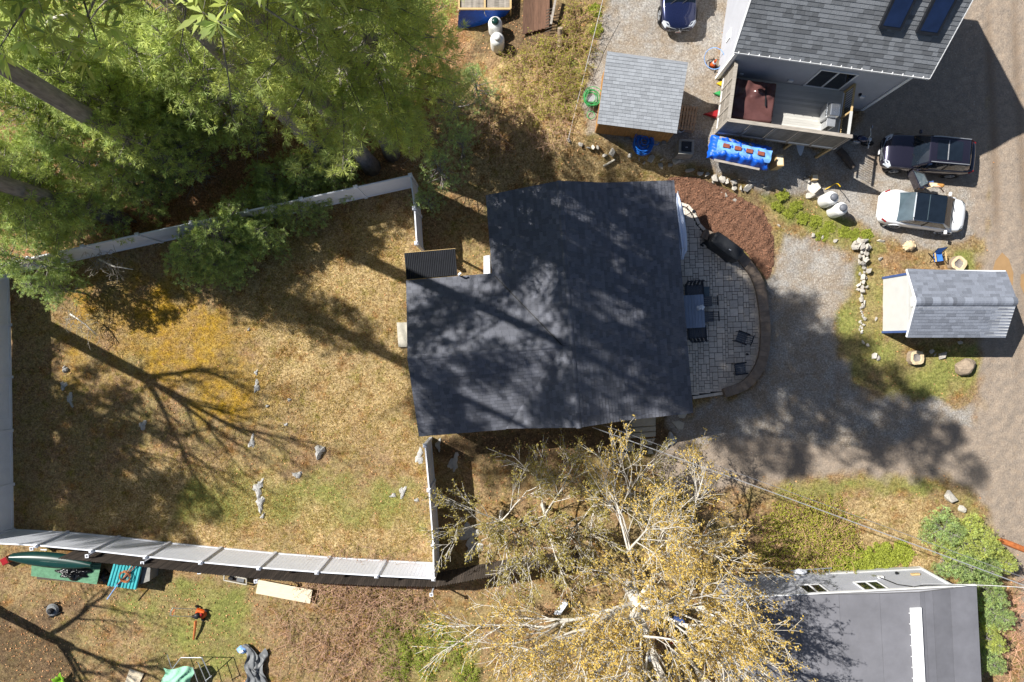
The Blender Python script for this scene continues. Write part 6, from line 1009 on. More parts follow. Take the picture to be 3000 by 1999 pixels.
# boards stored under the deck
def board(name, label, pts, w_, m_, th=.06, z=1.):
    a, b = W(*pts[0], z), W(*pts[1], z); d = (b-a); L = d.length; d.normalize(); s_ = Vector((-d.y, d.x, 0)); t = thing(name, label, name.replace('_', ' '), (a.x, a.y, z)); n_ = 18; mb = MB(); top = []; V = []
    for i in range(n_+1): u = i/n_; ww = w_/2*math.sin(math.pi*min(1, .04+.96*u))**.55 if u < .5 else w_/2*math.sin(math.pi*(.04+.96*u)/1.0 if u < .96 else .02)**.55; c = a+d*L*u; V += [c-s_*ww, c+s_*ww]
    n2 = len(V); mb.add([p-Vector((0, 0, th/2)) for p in V]+[p+Vector((0, 0, th/2)) for p in V], [(2*i, 2*i+1, 2*i+3, 2*i+2) for i in range(n_)]+[(n2+2*i, n2+2*i+2, n2+2*i+3, n2+2*i+1) for i in range(n_)]+[(2*i, 2*i+2, n2+2*i+2, n2+2*i) for i in range(n_)]+[(2*i+1, n2+2*i+1, n2+2*i+3, 2*i+3) for i in range(n_)]); mb.build('hull', m_, t, world=True, bevel=.015); return t
board('surfboard', 'white pointed surfboard sticking out from under the deck', ((2345, 300), (2345, 456)), .62, M['boardwhite'], .07, .9); board('paddle_board', 'yellow board tip beside the white surfboard under the deck', ((2312, 330), (2306, 434)), .22, M['yellow'], .05, .95)
p = W(2482, 462, .4); lg = thing('dark_log', 'dark weathered log lying beside the motorcycle', 'log', (p.x, p.y, 0), math.radians(-52)); MB().tube([(-.62, 0, .22), (-.2, .02, .24), (.3, 0, .23), (.66, .02, .2)], [.19, .2, .19, .17], 12).build('trunk', M['oldwood'], lg); MB().lathe([(.165, 0), (.1, .01)], 12, Matrix.Translation((.665, .02, .2))@Matrix.Rotation(math.pi/2, 4, 'Y')).build('cut_end', M['logbark'], lg)
# motorcycle
mc = thing('motorcycle', 'black motorcycle with bright handlebar in the shade right of the deck', 'motorcycle', (G(2492, 418).x, G(2492, 418).y, 0), math.radians(-10))
for x in (-.72, .78): w_ = MB(); w_.ring((x, 0, .32), .27, .07, 24, 8, Matrix.Rotation(math.pi/2, 3, 'X')); w_ = w_.build('wheel', M['rubber'], mc, smooth=True); rm = MB(); [rm.bar((x, 0, .32), (x+.24*math.cos(a), 0, .32+.24*math.sin(a)), .02, .02) for a in np.arange(0, 6.28, .7)]; rm.build('spokes', M['chrome'], w_)
MB().tube([(-.6, 0, .62), (-.2, 0, .7), (.1, 0, .78), (.5, 0, .72)], [.1, .16, .05, .03], 8).build('frame', M['blackmetal'], mc); MB().lathe([(.02, -.3), (.15, -.2), (.19, .05), (.14, .25), (.02, .32)], 14, Matrix.Translation((.2, 0, .86))@Matrix.Rotation(math.pi/2, 4, 'Y')).build('fuel_tank', M['navy'], mc, smooth=True); B((-.38, 0, .82), (.62, .26, .1)).build('seat', M['black'], mc, bevel=.04); B((.05, 0, .45), (.4, .34, .36)).build('engine', M['alu'], mc, bevel=.06); MB().tube([(.1, .17, .3), (-.3, .2, .3), (-.85, .2, .36)], .05, 8).build('exhaust', M['chrome'], mc); MB().tube([(.5, .0, .95), (.55, -.2, 1.06), (.45, -.55, 1.08)], .022, 6).tube([(.5, .0, .95), (.55, .2, 1.06), (.45, .55, 1.08)], .022, 6).build('handlebar', M['chrome'], mc); MB().bar((.48, -.06, .95), (.8, -.06, .32), .04, .04).bar((.48, .06, .95), (.8, .06, .32), .04, .04).build('fork', M['chrome'], mc); MB().lathe([(.1, 0), (.11, .06), (.05, .14)], 12, Matrix.Translation((.66, 0, .92))@Matrix.Rotation(-math.pi/2, 4, 'Y')).build('headlight', M['lamp'], mc)
for s_ in (-1, 1): MB().tube([(.48, s_*.4, 1.08), (.42, s_*.52, 1.26)], .012, 5).box((.42, s_*.55, 1.28), (.03, .16, .1)).build('mirror', M['chrome'], mc)
# logs, boulder and chair by the road
def ring_log(label, px, py, r_, h_, tilt=(0, 0), hollow=True):
    t = thing('hollow_log', label, 'log', G(px, py), px*.1, rot=(tilt[0], tilt[1], px*.1)); R = random.Random(px); n_ = 24; rr = [r_*(1+.08*math.sin(k*1.1+px)+R.uniform(-.04, .04)) for k in range(n_)]
    def rg(f_, z): return [(rr[k]*f_*math.cos(k*6.283/n_), rr[k]*f_*math.sin(k*6.283/n_), z) for k in range(n_)]
    b_ = MB(); b_.add(rg(1.04, -.05)+rg(1.02, h_*.5)+rg(1., h_), [(i*n_+k, i*n_+(k+1) % n_, (i+1)*n_+(k+1) % n_, (i+1)*n_+k) for i in range(2) for k in range(n_)]); b_.build('bark', M['logbark'], t, smooth=True)
    b_ = MB(); b_.add(rg(1., h_)+rg(.62, h_+.015)+rg(.55, h_-.06), [(i*n_+k, i*n_+(k+1) % n_, (i+1)*n_+(k+1) % n_, (i+1)*n_+k) for i in range(2) for k in range(n_)]); b_.build('rim', M['log'], t); b_ = MB(); b_.add(rg(.56, h_-.05)+[(0, 0, h_-.12)], [(k, (k+1) % n_, n_) for k in range(n_)]); b_.build('hollow', M['ash'], t)
ring_log('round hollow log planter above the roadside shed', 2797, 775, .42, .4); ring_log('round hollow log planter in the shade below the roadside shed', 2677, 1048, .4, .35)
p = G(2820, 1075); t = thing('boulder', 'big tan rounded boulder below the roadside shed', 'boulder', p, .5); o = linkobj('boulder_mass', hull([unit(rng.normal(0, 1, 3))*np.array([.62, .46, .42]) for _ in range(46)], 'boulder_mass', M['logbark']), t, loc=(0, 0, .2)); p = G(2660, 722); t = thing('stump', 'pale gnarled root stump below the white car', 'stump', p, .3)
for k in range(12): a = k*.52; MB().tube([(0, 0, .1), (.22*math.cos(a), .16*math.sin(a), .22+.08*math.sin(k*3)), (.38*math.cos(a+.1), .27*math.sin(a+.1), .05+.12*abs(math.sin(k*2)))], [.16, .1, .05], 7).build('root', M['log'], t)
MB().lathe([(.26, -.05), (.22, .3), (.12, .42), (.02, .45)], 12).build('core', M['log'], t)
bc = thing('camp_chair', 'blue folding camp chair with wooden armrests above the roadside shed', 'chair', G(2736, 755), math.radians(-82)); MB().grid(lambda u, v: (.26-u*.52, (v-.5)*.5, .4-.05*math.sin(u*3.14)), 6, 6).build('seat', M['denim'], bc); MB().grid(lambda u, v: (-.24-u*.2, (v-.5)*.5, .4+u*.5), 6, 6).build('backrest', M['denim'], bc)
for s_ in (-1, 1): B((.02, s_*.29, .6), (.5, .07, .03)).build('armrest', M['lumber'], bc); MB().bar((.26, s_*.27, 0), (-.2, s_*.27, .6), .03, .03).bar((-.3, s_*.27, 0), (.24, s_*.27, .6), .03, .03).bar((-.2, s_*.27, .38), (-.44, s_*.27, .92), .03, .03).build('frame', M['blackmetal'], bc)
# ---------------------------------------------------------------- boat corner at the top
bt = thing('blue_tarp_shelter', 'low wooden framed shelter draped in blue tarpaulin at the top edge', 'shelter', W(1450, 20)); A, Bq, Cq, D = W(1345, 28, 1.6), W(1496, 28, 1.6), W(1496, -80, 1.7), W(1345, -80, 1.7)
MB().add([A, Bq, W(1470, 60, .3), W(1400, 80, .1), W(1340, 85, .1)], [(0, 1, 2, 3, 4)]).add([A+Vector((0, 0, -.02)), Bq+Vector((0, 0, -.02)), Cq, D], [(0, 1, 2, 3)]).build('tarp', M['bluetarp'], bt, world=True)
MB().add([W(1500, -30, 1.2), W(1540, -30, 1.2), W(1538, 18, .9), W(1500, 20, .9)], [(0, 1, 2, 3)]).build('tarp_wing', M['bluetarp'], bt, world=True)
for a, b in ((A, Bq), (A, D), (Bq, Cq), (A.lerp(Bq, .5), D.lerp(Cq, .5))): MB().bar(a+Vector((0, 0, .05)), b+Vector((0, 0, .05)), .1, .1).build('frame_beam', M['lumber'], bt, world=True)
for k in range(22): a, b = A.lerp(Bq, (k+.5)/22), D.lerp(Cq, (k+.5)/22); MB().bar(a+Vector((0, .04, -.0)), b+Vector((0, 0, 0)), .14, .03, tint=random.uniform(.6, 1.)).build('roof_board', M['greywood'], bt, world=True)
for p in (A, Bq): MB().box((p.x, p.y, .8), (.09, .09, 1.6)).build('post', M['lumber'], bt, world=True)
sk = thing('skirt_sheet', 'white plastic sheet edge beside the blue tarp shelter among the pine needles', 'sheet', W(1350, 20)); MB().grid(lambda u, v: W(1342+u*28, -10+v*42, 1.4+.1*math.sin(u*9+v*5)), 6, 8).build('sheet', M['vinyl'], sk, world=True)
ladr = thing('aluminium_trailer', 'narrow aluminium ladder frame standing right of the blue shelter', 'ladder', W(1536, 25)); MB().bar(W(1533, -60, .9), W(1529, 52, .9), .05, .12).bar(W(1545, -60, .9), W(1541, 54, .9), .05, .12).build('side_rail', M['alu'], ladr, world=True)
for k in range(6): MB().bar(W(1532, -40+k*18, .9), W(1544, -40+k*18, .9), .05, .05).build('rung', M['alu'], ladr, world=True)
[MB().box((W(1535, y, .4).x, W(1535, y, .4).y, W(1535, y, .4).z), (.06, .06, .9)).build('leg', M['alu'], ladr, world=True) for y in (48, -20)]
dp_ = thing('plank_platform', 'dark brown plank platform under the boats at the top', 'platform', G(1565, 40)); 
for k in range(7): MB().bar(G(1536+k*11, 105-k*3)+Vector((0, 0, .2)), G(1540+k*11, -60)+Vector((0, 0, .2)), .2, .06, tint=random.uniform(.7, 1.1)).build('plank', M['cork'], dp_, world=True)
MB().bar(G(1536, 100)+Vector((0, 0, .09)), G(1602, 85)+Vector((0, 0, .09)), .1, .12).build('bearer', M['cork'], dp_, world=True)
pbd = board('paddleboard', 'white paddle board lying on the dark planks at the top edge', ((1584, -170), (1580, 39)), .75, M['boardwhite'], .12, 1.3); B(W(1582, 18, 1.37), (.09, .2, .02)).build('deck_pad', M['black'], pbd, world=True)
cz = thing('canoe', 'cream yellow canoe upside down at the top edge', 'canoe', W(1648, 0)); a, b = W(1652, -190, .9), W(1641, 80, .9); d = (b-a); s_ = Vector((-d.y, d.x, 0)).normalized()
def can(u, v):
    ww = .42*max(.001, math.sin(math.pi*u))**.6; an = math.pi*v; c = a.lerp(b, u); return c+s_*ww*math.cos(an)+Vector((0, 0, .36*math.sin(an)**.8*(1 if .03 < u < .97 else .6)+.12*abs(u-.5)))
MB().grid(can, 30, 13).build('hull', M['cream'], cz, world=True, smooth=True); MB().tube([a+Vector((0, 0, .43)), a.lerp(b, .5)+Vector((0, 0, .37)), b+Vector((0, 0, .3))], .02, 6).build('keel', M['yellow'], cz, world=True)
MB().bar(W(1660, -100, .6), W(1671, 52, .6), .06, .3).build('gunwale', M['alu'], cz, world=True); tr_ = thing('sawhorse', 'short timber rack under the cream canoe', 'rack', G(1640, 110)); MB().bar(G(1612, 85)+Vector((0, 0, .5)), G(1628, 0)+Vector((0, 0, .5)), .12, .12).build('beam', M['greywood'], tr_, world=True)
for k in range(8): MB().bar(G(1600-k*.5, 40+k*9)+Vector((0, 0, .35)), G(1622-k, 34+k*9)+Vector((0, 0, .4)), .035, .035).build('rung', M['oldwood'], tr_, world=True)
MB().box((G(1614, 60).x, G(1614, 60).y, .25+1.5), (.1, .1, .9)).build('leg', M['greywood'], tr_, world=True); lgz = thing('upright_log', 'pale barked log standing at the tip of the cream canoe', 'log', G(1640, 140)); MB().tube([G(1640, 140), W(1641, 110, 1.9), W(1641, 82, 2.3)], [.16, .15, .14], 10).build('trunk', M['logbark'], lgz, world=True)
# ---------------------------------------------------------------- junk below the bottom fence
cnw = thing('green_canoe', 'dark green canoe lying upside down below the left end of the bottom fence', 'canoe', W(150, 1635)); a, b = W(38, 1630, .9), W(275, 1652, .9); d = (b-a); s_ = Vector((-d.y, d.x, 0)).normalized()
MB().grid(lambda u, v: a.lerp(b, u)+s_*.42*max(.001, math.sin(math.pi*(.06+.9*u)))**.5*math.cos(math.pi*v)+Vector((0, 0, .34*math.sin(math.pi*v)**.8)), 26, 13).build('hull', M['canoe'], cnw, world=True, smooth=True); MB().tube([a+Vector((0, 0, .2)), a.lerp(b, .5)+Vector((0, 0, .36)), b+Vector((0, 0, .28))], .018, 6).build('keel', M['canoe'], cnw, world=True); B(W(128, 1611, 1.2), (.34, .05, .02), -.05).build('lettering', M['boardwhite'], cnw, world=True)
def corrug(name, label, cat, quad, z, n_, m_, ph='corrugation', h_=.04):
    A, Bq, Cq, D = [W(*p, z) for p in quad]; t = thing(name, label, cat, (A.x, A.y, 0))
    for i in range(n_):
        a, b, c, d_ = A.lerp(Bq, i/n_), A.lerp(Bq, (i+1)/n_), D.lerp(Cq, i/n_), D.lerp(Cq, (i+1)/n_); e_ = Vector((0, 0, h_)); MB().add([a, a.lerp(b, .3)+e_, a.lerp(b, .7)+e_, b, c, c.lerp(d_, .3)+e_, c.lerp(d_, .7)+e_, d_], [(0, 1, 5, 4), (1, 2, 6, 5), (2, 3, 7, 6)]).build(ph, m_, t, world=True)
    return t, (A, Bq, Cq, D)
t, qd = corrug('corrugated_panel', 'faded green corrugated panel under the dark green canoe', 'panel', ((94, 1645), (92, 1688), (284, 1713), (298, 1650)), .45, 14, M['greenpanel']); MB().box((W(190, 1680).x, W(190, 1680).y, .2), (2.6, .6, .36), -.08).build('support', M['oldwood'], t, world=True)
bg = thing('rubbish_bag', 'black plastic rubbish bag lying on the green corrugated panel', 'bag', W(215, 1678, .5))
MB().grid(lambda u, v: (lambda a, r_: W(215, 1678, .55)+Vector(((r_*math.cos(a))*1.0, r_*math.sin(a)*.42, .3*(1-v)**.5*(1+.4*math.sin(a*5+v*8))*.7)))(u*6.283, .88*v*(1+.18*math.sin(u*6.283*7)+.1*math.sin(u*6.283*3))), 50, 10).build('bag', M['bag'], bg, world=True, smooth=True)
bg2 = thing('rubbish_bag', 'smaller dark bag in the gap left of the teal roof', 'bag', G(307, 1690)); MB().grid(lambda u, v: G(307, 1690)+Vector((.3*v*(1+.2*math.sin(u*44))*math.cos(u*6.283), .4*v*(1+.2*math.sin(u*32))*math.sin(u*6.283), .35*(1-v)**.5)), 36, 7).build('bag', M['bag'], bg2, world=True, smooth=True)
p = G(28, 1638); t = thing('red_crate', 'faded red square crate below the left end of the bottom fence', 'crate', p, .5); B((0, 0, .2), (.42, .42, .4)).build('box', M['brick'], t, bevel=.02); B((0, 0, .41), (.34, .34, .02)).build('lid', M['red'], t)
t, qd = corrug('teal_hutch', 'low hutch with a teal corrugated metal roof behind the bottom fence', 'hutch', ((335, 1645), (419, 1652), (400, 1727), (314, 1716)), 1.1, 9, M['teal'], 'roof_corrugation', .05)
A, Bq, Cq, D = qd; c = (A+Bq+Cq+D)/4; MB().hexa([Vector((p.x*.97+c.x*.03, p.y*.97+c.y*.03, 0)) for p in (D, Cq, Bq, A)], [Vector((p.x*.97+c.x*.03, p.y*.97+c.y*.03, 1.05)) for p in (D, Cq, Bq, A)]).build('cage', M['oldwood'], t, world=True); q1, q2 = W(421, 1655, .9), W(440, 1700, .9)
MB().hexa([Vector((p.x, p.y, 0)) for p in (W(419, 1655, .9), W(441, 1655, .9), W(438, 1702, .9), W(411, 1712, .9))], [W(419, 1655, .9), W(441, 1655, .9), W(438, 1702, .9), W(411, 1712, .9)]).build('side_box', M['foundation'], t, world=True)
for i, (a, b, m_, lb) in enumerate((((411, 1645), (342, 1715), 'brick', 'reddish pole lying across the teal roof'), ((345, 1712), (314, 1756), 'paleblue', 'pale blue pole end sticking out from the teal roof'), ((392, 1650), (360, 1695), 'palwood', 'short brown stick on the teal roof'))): tag(MB().tube([W(*a, 1.25), W(*b, 1.2 if i != 1 else 1.15)], .03, 7).build('pole', M[m_]), lb, 'pole')
t = thing('vine_wreath', 'tangled brown vine wreath on the teal roof', 'wreath', W(365, 1688, 1.2)); [MB().ring(W(364+random.gauss(0, 2), 1690+random.gauss(0, 2), 1.22+k*.02), .28+random.gauss(0, .06), .012, 20, 4, Euler((random.gauss(0, .1), random.gauss(0, .1), 0)).to_matrix()).build('vine', M['rust'], t, world=True) for k in range(7)]
P = [W(*p, .35) for p in ((757, 1699), (915, 1729), (908, 1769), (749, 1739))]; tag(MB().hexa([p-Vector((0, 0, .03)) for p in P], P).build('plywood_sheet', M['plywood']), 'large pale plywood sheet lying below the bottom fence', 'plywood'); tag(MB().hexa([p-Vector((0, 0, .33)) for p in (P[0].lerp(P[2], .2), P[1].lerp(P[3], .2), P[2].lerp(P[0], .2), P[3].lerp(P[1], .2))], [p-Vector((0, 0, .04)) for p in (P[0].lerp(P[2], .2), P[1].lerp(P[3], .2), P[2].lerp(P[0], .2), P[3].lerp(P[1], .2))]).build('support_block', M['oldwood']), 'dark timber support hidden under the large plywood sheet', 'timber')
P = [W(*p, .08) for p in ((380, 1960), (421, 1974), (404, 2010), (362, 2010))]; tag(MB().hexa([p-Vector((0, 0, .06)) for p in P], P).build('plywood_sheet', M['plywood']), 'small plywood board at the bottom edge left of the mint canopy', 'plywood')
t = thing('leaning_rack', 'pale rectangular frame leaning behind the bottom fence left of the plywood', 'frame', G(690, 1697)); A, Bq, Cq, D = W(657, 1682, .5), W(722, 1696, .5), W(722, 1713, .3), W(656, 1700, .3)
for a, b in ((A, Bq), (Bq, Cq), (Cq, D), (D, A)): MB().bar(a, b, .06, .06).build('bar', M['concrete'], t, world=True)
B(W(677, 1694, .3), (.24, .14, .2), -.2).build('motor', M['black'], t, world=True); B(W(705, 1697, .4), (.4, .3, .06), -.2).build('plate', M['greytarp'], t, world=True); B(W(690, 1697, .12), (.5, .3, .24), -.2).build('base', M['oldwood'], t, world=True)
# orange lawn mower
lm = thing('lawn_mower', 'orange push lawn mower on the grass below the bottom fence', 'lawn mower', (W(584, 1798, .2).x, W(584, 1798, .2).y, 0), math.radians(-20)); MB().add([(-.25, -.26, .12), (.3, -.26, .12), (.42, 0, .12), (.3, .26, .12), (-.25, .26, .12), (-.2, -.2, .28), (.22, -.2, .28), (.3, 0, .28), (.22, .2, .28), (-.2, .2, .28)], [(4, 3, 2, 1, 0), (5, 6, 7, 8, 9)]+[(i, (i+1) % 5, (i+1) % 5+5, i+5) for i in range(5)]).build('deck', M['orange'], lm, bevel=.03); MB().lathe([(.16, .28), (.17, .4), (.15, .5), (.05, .53)], 16, Matrix.Translation((-.02, -.06, 0))).build('engine', M['black'], lm, smooth=True); B((.16, .06, .36), (.12, .16, .14)).build('fuel_tank', M['red'], lm, bevel=.03)
for x, y in ((-.26, -.3), (-.26, .3), (.3, -.28), (.3, .28)): MB().lathe([(.06, -.03), (.12, -.03), (.13, 0), (.12, .03), (.06, .03)], 16, Matrix.Translation((x, y, .13))@Matrix.Rotation(math.pi/2, 4, 'X')).build('wheel', M['rubber'], lm)
MB().tube([(-.22, -.22, .25), (-.9, -.22, .8), (-1.25, -.22, .98), (-1.28, 0, 1.0), (-1.25, .22, .98), (-.9, .22, .8), (-.22, .22, .25)], .018, 6).build('handle', M['alu'], lm); MB().tube([(-1.12, -.18, .95), (-1.15, 0, 1.0), (-1.12, .18, .95)], .015, 6).build('bail_bar', M['orange'], lm)
tag(MB().tube([W(573, 1820, .35), W(571, 1845, .25), W(567, 1874, .12)], [.08, .07, .05], 6).build('wood_stake', M['rust']), 'reddish wooden stake lying below the orange mower', 'stake')
t = thing('old_mower', 'dark broken mower deck in the shade below the teal roof', 'mower', (G(158, 1785).x, G(158, 1785).y, 0), .4); MB().lathe([(.34, .05), (.36, .12), (.28, .22), (.12, .24)], 18).build('deck', M['greytarp'], t); MB().lathe([(.16, .24), (.17, .34), (.1, .42), (.02, .43)], 14).build('engine', M['black'], t)
[MB().lathe([(.05, -.03), (.1, 0), (.05, .03)], 12, Matrix.Translation((.3*a, .3*b, .1))@Matrix.Rotation(math.pi/2, 4, 'X')).build('wheel', M['rubber'], t) for a in (-1, 1) for b in (-1, 1)]
# mint canopy frame at the bottom edge
t = thing('canopy_frame', 'collapsed canopy with mint fabric and a white metal frame at the bottom edge', 'canopy', W(540, 1975)); MB().grid(lambda u, v: W(478+u*85+6*math.sin(v*7), 1957+v*60+5*math.sin(u*6), .9+.3*math.sin(u*3.1)*math.sin(v*2.5)+.06*math.sin(u*17+v*9)), 16, 14).build('fabric', M['mint'], t, world=True, smooth=True)
for a, b in (((530, 1927, 1.3), (590, 1927, 1.3)), ((592, 1927, 1.3), (618, 1985, 1.2)), ((530, 1927, 1.3), (505, 1960, 1.)), ((580, 1940, 1.2), (605, 2000, 1.1)), ((565, 1955, 1.), (583, 2010, 1.)), ((590, 1927, 1.3), (618, 1985, 0.)), ((490, 1918, .9), (503, 1958, .9)), ((602, 1995, 1.1), (620, 1980, 1.2)), ((592, 1927, 1.3), (585, 1925, 0))): MB().tube([W(*a), W(*b)], .022, 6).build('tube', M['alu'], t, world=True)
t = thing('grey_tarp', 'crumpled grey tarpaulin on the grass at the bottom edge', 'tarpaulin', W(740, 1950)); MB().grid(lambda u, v: W(705+u*72+8*math.sin(v*9)+(18*math.sin(v*3) if u < .5 else 0), 1898+v*106+u*10-14*math.sin(u*7)*(v < .5), .12+.12*abs(math.sin(u*8+v*5))*math.sin(v*3.1)+.06*math.sin(u*21-v*13)), 26, 30).build('sheet', M['greytarp'], t, world=True, smooth=True)
t = thing('plastic_sack', 'blue and white plastic sack above the grey tarpaulin', 'sack', G(711, 1902)); MB().grid(lambda u, v: G(711, 1902)+Vector((.3*v*(1+.1*math.sin(u*30))*math.cos(u*6.283), .22*v*(1+.12*math.sin(u*25))*math.sin(u*6.283), .05+.2*(1-v*v)**.5)), 30, 8).build('sack', M['paleblue'], t, world=True, smooth=True); B(G(712, 1903)+Vector((0, 0, .27)), (.24, .12, .02), .4).build('white_print', M['boardwhite'], t, world=True)
t = thing('broad_leaf_plant', 'bright green broad leaved plant at the bottom left edge', 'plant', G(185, 1988))
for k in range(9): a = k*.7; L = .35+.1*(k % 3); MB().grid(lambda u, v: Vector((L*u*math.cos(a)-(v-.5)*.22*math.sin(3.14*u)*math.sin(a), L*u*math.sin(a)+(v-.5)*.22*math.sin(3.14*u)*math.cos(a), .15+.25*math.sin(u*2))), 7, 4, tint=(.75, 1.35, .5)).build('leaf', M['leaf'], t)
# ---------------------------------------------------------------- bottom right odds and ends
t = thing('ladder', 'aluminium ladder lying in the weeds above the grey membrane roof house', 'ladder', W(2380, 1672)); a, b, c, d_ = W(2320, 1690, .3), W(2440, 1682, .3), W(2316, 1672, .35), W(2436, 1664, .35); MB().bar(a, b, .04, .08).bar(c, d_, .04, .08).build('side_rail', M['alu'], t, world=True)
for k in range(7): MB().bar(a.lerp(b, (k+.5)/7), c.lerp(d_, (k+.5)/7), .035, .035).build('rung', M['alu'], t, world=True)
t = thing('white_sack', 'crumpled white sack beside the ladder', 'sack', W(2345, 1672, .2)); MB().grid(lambda u, v: W(2345, 1675, .35)+Vector((.36*v*(1+.1*math.sin(u*33))*math.cos(u*6.283), .16*v*(1+.15*math.sin(u*25))*math.sin(u*6.283), .25*(1-v*v)**.5)), 30, 8).build('sack', M['vinyl'], t, world=True, smooth=True)
tag(MB().tube([G(2915, 1577)+Vector((0, 0, .18)), G(2955, 1592)+Vector((0, 0, .18)), G(3010, 1614)+Vector((0, 0, .18))], [.14, .17, .16], 10).build('fallen_log', M['rust']), 'rusty orange fallen log at the right edge of the road', 'log')
t = thing('cane_bench', 'pale weathered plank bench glimpsed through the oak branches', 'bench', G(1640, 1780)); a, b = W(1625, 1800, .5), W(1650, 1765, .5); [MB().bar(a+Vector((k*.13, 0, 0)), b+Vector((k*.13, 0, 0)), .1, .04).build('plank', M['boardwhite'], t, world=True) for k in range(3)]; MB().bar(Vector((a.x+.1, a.y, 0)), a+Vector((.1, 0, -.04)), .08, .2).bar(Vector((b.x+.1, b.y, 0)), b+Vector((.1, 0, -.04)), .08, .2).build('leg', M['greywood'], t, world=True)
for px, py, m_, sz, lb in ((1966, 1868, 'red', .42, 'red plastic box seen through the oak branches'), (1905, 1925, 'boardwhite', .3, 'white plastic box under the oak'), (1985, 1812, 'bluegrey', .5, 'blue box under the oak beside the grey roof'), (1552, 1970, 'orange', .2, 'small orange tub left of the oak at the bottom')):
    p = G(px, py); t = thing('storage_box', lb, 'box', p, .4); B((0, 0, sz*.35), (sz, sz*.8, sz*.7)).build('body', M[m_], t, bevel=.02); B((0, 0, sz*.73), (sz*1.06, sz*.86, sz*.07)).build('lid', M[m_], t, bevel=.01)
# overhead cables to the house
def cable(label, a, b, sag, m_, r_=.022):
    A, Bq = W(*a), W(*b); P = [A.lerp(Bq, k/24)-Vector((0, 0, sag*4*(k/24)*(1-k/24))) for k in range(25)]; tag(MB().tube(P, r_, 5).build('overhead_cable', m_), label, 'cable')
cable('bright overhead cable running from the dark house to the lower right', (1735, 1252, 4.2), (3080, 1745, 7.5), .5, M['palewire'], .022); cable('thin dark overhead cable just above the bright one', (1762, 1244, 4.1), (3080, 1722, 7.3), .6, M['wire'], .012); cable('cable from the grey membrane roof house to the right edge', (2700, 1712, 3.25), (3060, 1726, 6.), .2, M['palewire'], .018); cable('thin pale line strung down the left side of the grey shed', (1766, 0, 3.), (1664, 412, 1.9), .15, M['palewire'], .012)
# ---------------------------------------------------------------- loose stuff on the ground
def scatter(n_, box, w):
    x = rng.uniform(box[0], box[1], n_); y = rng.uniform(box[2], box[3], n_); k = rng.random(n_) < w(x, y); return x[k], y[k]
IN = (-31, 31, -21, 21); z_ = lambda k: (lambda x, y: gw(k, x, y))
mz = lambda x, y: (1-np.maximum(gw('gravel', x, y), gw('dirt', x, y)))
def inyard(x, y): return (sdist(x, y, pxpoly([(40, 806), (1215, 552), (1235, 740), (1262, 1285), (1284, 1648), (40, 1550)])) < 0)
hp2 = np.array([hf(*p)[:2] for p in ((aL, b0), (aR, b0), (aR, b1), (aL, b1))])
# dead leaves
x, y = scatter(170000, IN, lambda x, y: np.clip(mz(x, y)*(.25+.5*gw('needle', x, y)+.2*gw('soil', x, y))*(.35+.65*(wob(x, y, .9, 2) > -.2))*np.where(inyard(x, y), .3, 1.)*np.where((x > 4) & (y < 12) & (y > -12), .25, 1), 0, 1)); n_ = len(x); c = np.stack([x, y, gheight(x, y)+rng.uniform(.01, .05, n_)], -1); nv = unit(rng.normal(0, .55, (n_, 3))+[0, 0, 1]); a = unit(np.cross(nv, rng.normal(0, 1, (n_, 3)))); b = np.cross(nv, a); L = rng.uniform(.03, .065, (n_, 1)); V_ = np.stack([c-a*L, c+b*L*.6, c+a*L, c-b*L*.6], 1).reshape(-1, 3); pal_ = np.array([[1.1, 1.05, 1.], [1., .85, .75], [.8, .62, .5], [1.25, 1.2, 1.1], [.95, .74, .58]]); tag(linkobj('leaf_litter', np_mesh('leaf_litter', V_, np.arange(len(V_)).reshape(-1, 4), M['litter'], np.repeat(pal_[rng.integers(0, 5, n_)]*rng.uniform(.8, 1.15, (n_, 1)), 4, 0))), 'scattered dry brown leaves over the lawns and woodland floor', 'leaves', kind='stuff'); print('litter', n_)
# grass
def grass(nm, lab, x, y, hmin, hmax, cols, wd=.012, lean=.9):
    n_ = len(x); c = np.stack([x, y, gheight(x, y)-.01], -1); d = unit(np.stack([rng.normal(0, lean, n_), rng.normal(0, lean, n_), np.ones(n_)], -1)); h_ = rng.uniform(hmin, hmax, (n_, 1)); s_ = unit(np.cross(d, rng.normal(0, 1, (n_, 3))))*wd; V_ = np.stack([c-s_, c+s_, c+d*h_], 1).reshape(-1, 3); cols = np.array(cols); t = np.repeat(cols[rng.integers(0, len(cols), n_)]*rng.uniform(.8, 1.2, (n_, 1)), 3, 0); tag(linkobj(nm, np_mesh(nm, V_, np.arange(len(V_)).reshape(-1, 3), M['blade'], t)), lab, 'grass', kind='stuff'); print(nm, n_)
x, y = scatter(230000, (-29, -3, -14, 9), lambda x, y: inyard(x, y)*(.25+.6*gw('straw', x, y))*(.4+.6*(wob(x, y, 1.3, 6) > -.1))*(1-.7*gw('moss', x, y))); grass('straw_grass', 'dry straw coloured grass over the yard', x, y, .06, .2, [[1.05, 1., 1.05], [1.15, 1.08, 1.1], [.9, .8, .75], [.8, .85, .7], [.75, .62, .6]], .016)
x, y = scatter(260000, IN, lambda x, y: np.clip(gw('green', x, y), 0, 1)*mz(x, y)*.7*(.35+.65*(wob(x, y, 1.6, 12) > -.3))); grass('green_grass', 'short green grass patches', x, y, .05, .15, [[.72, .85, .6], [.82, .92, .68], [.95, .95, .82], [.65, .76, .52]])
x, y = scatter(120000, IN, lambda x, y: mz(x, y)*(1-gw('needle', x, y))*.25*(~inyard(x, y))*(.3+.7*(wob(x, y, 1.1, 20) > 0))); grass('rough_grass', 'thin rough grass between the houses', x, y, .04, .14, [[1., .95, .85], [.75, .85, .6], [1.1, 1., .9], [.8, .7, .6]])
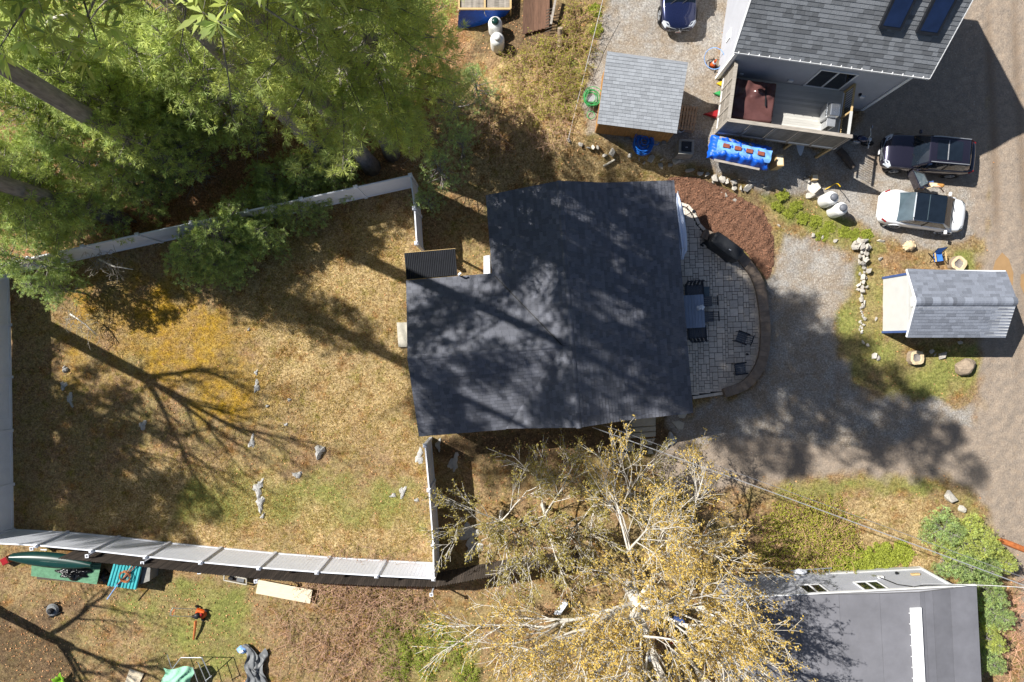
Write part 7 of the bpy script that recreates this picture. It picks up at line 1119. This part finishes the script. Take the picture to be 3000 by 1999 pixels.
x, y = scatter(90000, (-29, -12, -6, 5), lambda x, y: gw('moss', x, y)*.75); grass('moss_tufts', 'golden yellow moss and low tufts in the yard', x, y, .03, .07, [[1.0, .88, .42], [1.05, .95, .45], [.85, .74, .4], [.8, .8, .42]], .016)
# gravel
x, y = scatter(120000, (3, 30, -9, 20), lambda x, y: gw('gravel', x, y)*(1-.7*gw('dirt', x, y))*(.25+.35*(wob(x, y, 1.2, 25) > .1))); n_ = len(x); r_ = rng.uniform(.014, .036, n_)[:, None]; c = np.stack([x, y, gheight(x, y)], -1); an = rng.uniform(0, 6.28, n_); V_ = np.stack([c+np.stack([np.cos(an+k*2.094)*r_[:, 0]*1.2, np.sin(an+k*2.094)*r_[:, 0], -.005*np.ones(n_)], -1) for k in range(3)]+[c+np.stack([np.zeros(n_), np.zeros(n_), r_[:, 0]*1.1], -1)], 1).reshape(-1, 3); o4 = np.arange(n_)[:, None]*4; Ft = np.concatenate([o4+[0, 1, 3], o4+[1, 2, 3], o4+[2, 0, 3]]); g_ = rng.uniform(.6, 1.25, n_); tag(linkobj('gravel_stones', np_mesh('gravel_stones', V_, Ft, M['stone'], np.repeat(np.stack([g_, g_*rng.uniform(.94, 1., n_), g_*rng.uniform(.88, 1., n_)], -1), 4, 0))), 'loose pale gravel stones on the drive', 'gravel', kind='stuff'); print('gravel', n_)
# orange brown pine needles over the woodland floor
x, y = scatter(60000, (-31, -2, 3, 21), lambda x, y: gw('needle', x, y)*.8); n_ = len(x); c = np.stack([x, y, gheight(x, y)+.015], -1); a = unit(np.stack([rng.normal(0, 1, n_), rng.normal(0, 1, n_), rng.normal(0, .2, n_)], -1)); b = unit(np.cross(a, [0, 0, 1.]))*.007; V_ = np.stack([c-b, c+b, c+a*rng.uniform(.08, .16, (n_, 1))], 1).reshape(-1, 3); tag(linkobj('pine_straw', np_mesh('pine_straw', V_, np.arange(len(V_)).reshape(-1, 3), M['litter'], np.repeat(np.array([[1., .76, .6]])*rng.uniform(.7, 1.2, (n_, 1)), 3, 0))), 'fallen orange brown pine needles on the woodland floor', 'pine needles', kind='stuff')
